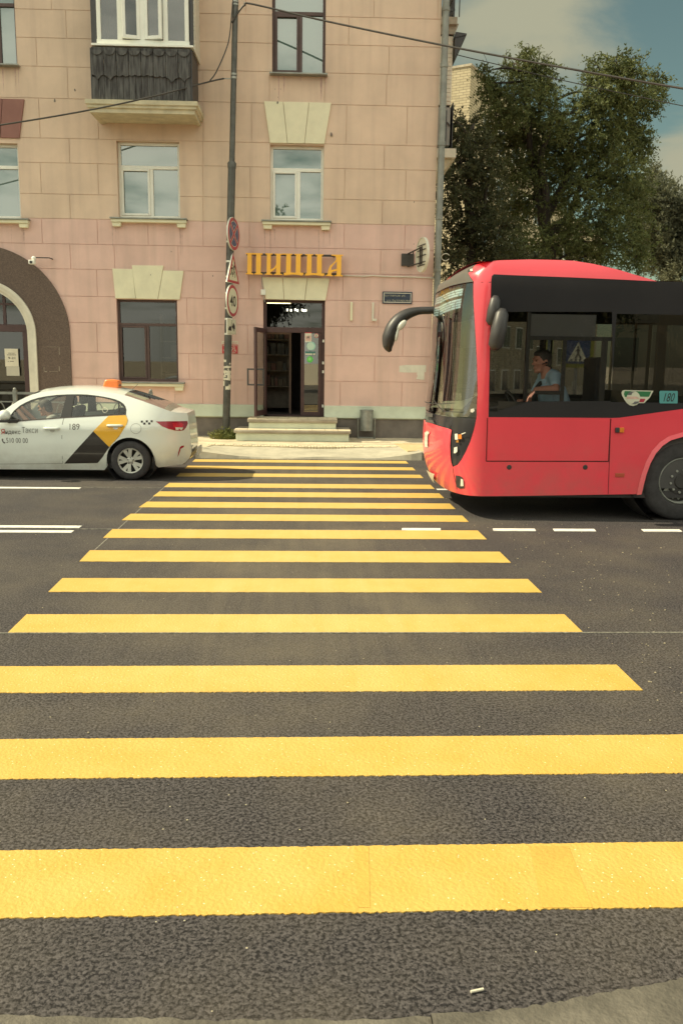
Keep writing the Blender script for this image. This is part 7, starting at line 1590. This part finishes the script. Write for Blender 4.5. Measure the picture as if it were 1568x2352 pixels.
mt = [([Vector((g0.x, TYm, .0)), pm_(1262, 610), pm_(1248, 520), pm_(1234, 430), pm_(1216, 340), pm_(1215, 260), pm_(1212, 170)], .24, .03),
      ([pm_(1254, 545, -.2), pm_(1252, 440, -.2), pm_(1240, 370, -.3), pm_(1262, 300, -.4), pm_(1275, 230, -.3)], .15, .03), ([pm_(1250, 500, .2), pm_(1295, 420, .2), pm_(1310, 340, .2), pm_(1318, 290, .3), pm_(1380, 250, .3), pm_(1420, 195, .2)], .15, .025), ([pm_(1255, 540, .3), pm_(1310, 490, .3), pm_(1330, 430, .4), pm_(1400, 330, .5), pm_(1450, 260, .4)], .13, .025)]
mb_ = [(1208, 118, 15), (1212, 145, 24), (1178, 165, 28), (1212, 180, 34), (1245, 160, 24), (1252, 200, 26), (1110, 165, 16), (1120, 190, 18), (1150, 215, 32), (1118, 222, 20), (1190, 235, 44), (1240, 240, 44), (1140, 265, 34), (1185, 290, 46), (1235, 300, 48), (1285, 280, 40), (1300, 320, 44), (1170, 340, 46), (1120, 310, 34),
       (1370, 150, 22), (1368, 180, 26), (1415, 150, 26), (1440, 145, 22), (1452, 165, 26), (1420, 190, 34), (1375, 215, 34), (1345, 250, 36), (1395, 250, 42), (1440, 225, 38), (1480, 200, 20), (1510, 178, 14), (1500, 215, 24), (1490, 240, 26), (1455, 275, 38), (1410, 300, 46), (1360, 300, 44), (1470, 310, 26), (1468, 345, 26), (1430, 350, 44), (1375, 355, 50), (1325, 370, 44),
       (1440, 400, 44), (1390, 420, 50), (1335, 440, 46), (1270, 350, 40), (1225, 380, 44), (1280, 410, 40), (1180, 400, 44), (1465, 430, 30), (1440, 470, 46), (1390, 490, 50), (1330, 520, 50), (1280, 470, 34), (1225, 460, 46), (1180, 480, 46), (1450, 530, 46), (1400, 560, 50), (1345, 590, 50), (1290, 560, 44), (1230, 560, 48), (1180, 570, 46), (1460, 590, 40)]
q = random.Random(11)
tw = [[pm_(x, y), pm_(x + dx * .5, y - dy * .6), pm_(x + dx, y - dy)] for x, y, dx, dy in ((1160, 165, 2, 50), (1162, 160, -6, 36), (1235, 150, 4, 46), (1240, 150, 18, 26), (1242, 152, 26, 34), (1095, 175, -18, 22), (1345, 185, -2, 38), (1440, 145, 4, 34), (1465, 165, 26, 36), (1470, 175, 30, 24), (1500, 265, 30, -4), (1490, 335, 22, -18), (1495, 210, 34, -12), (1120, 150, -10, 26))]
tree('large ash-leaved maple with two bare-tipped leaders standing right behind the bus roof', (g0.x, TYm, .1), mt, [(x, y, r_ * .93, TYm + q.uniform(-1.4, 1.4)) for x, y, r_ in mb_], .135, M_LEAF, 21, 420, 6, .45, twigs=tw)
dl = [(1045, 285, 24), (1085, 300, 32), (1050, 325, 34), (1105, 345, 40), (1055, 375, 42), (1120, 385, 36), (1080, 420, 48), (1035, 440, 34), (1130, 450, 44), (1060, 480, 48), (1110, 510, 48), (1040, 540, 40), (1150, 530, 44), (1080, 570, 52), (1030, 600, 40), (1130, 595, 46), (1180, 620, 46), (1240, 620, 40)]
TYd = 25.5; dp = P(1085, 640, TYd)
tree('dense dark tree growing in the shade against the side of the pink building', (dp.x, TYd, .1), [([Vector((dp.x, TYd, 0)), P(1083, 560, TYd), P(1075, 470, TYd), P(1080, 380, TYd), P(1075, 310, TYd)], .2, .03), ([P(1083, 560, TYd), P(1110, 480, TYd), P(1115, 400, TYd)], .1, .03)], [(x, y, r_, TYd + q.uniform(-1, 1.2)) for x, y, r_ in dl], .125, M_LEAF2, 5, 420, 6, .4)
TYp = 36.0; pp_ = P(1530, 640, TYp)
po = [(1495, 402, 14), (1492, 425, 22), (1520, 440, 18), (1535, 435, 14), (1500, 455, 28), (1545, 470, 22), (1520, 485, 32), (1560, 500, 30), (1490, 500, 34), (1540, 525, 36), (1505, 545, 38), (1575, 550, 36), (1550, 580, 38), (1515, 600, 38), (1590, 610, 40), (1560, 630, 36), (1600, 480, 30), (1610, 540, 40), (1475, 460, 22), (1480, 560, 34)]
tree('grey-green poplar with upright sprays at the right edge behind the maple', (pp_.x, TYp, .1), [([Vector((pp_.x, TYp, 0)), P(1530, 560, TYp), P(1520, 480, TYp), P(1505, 410, TYp)], .25, .03), ([P(1530, 580, TYp), P(1570, 520, TYp), P(1580, 460, TYp)], .12, .03)], [(x, y, r_, TYp + q.uniform(-1, 1)) for x, y, r_ in po], .17, M_LEAF3, 8, 620, 5, -.2)
for k, (x, y, lab) in enumerate(((8.5, -13, 'leafy street tree behind the photographer, right of the other one'), (-4.5, -15, 'leafy street tree behind the photographer, left of the other one'))):
    o = thing('tree', lab, 'tree', (x, y, 0)); put('trunk', MB().tube([(x, y, 0), (x + .1, y, 3), (x, y, 7)], [.22, .17, .06], 10), M_BARK, o, smooth=60); rg = random.Random(k)
    putleaves('crown', crown([((x + rg.gauss(0, 1.6), y + rg.gauss(0, 1.2), 6.2 + rg.gauss(0, 1.7)), 1.3, 260) for _ in range(14)], .28, 31 + k, .3, 4), M_LEAF2, o, (x, y, 0))
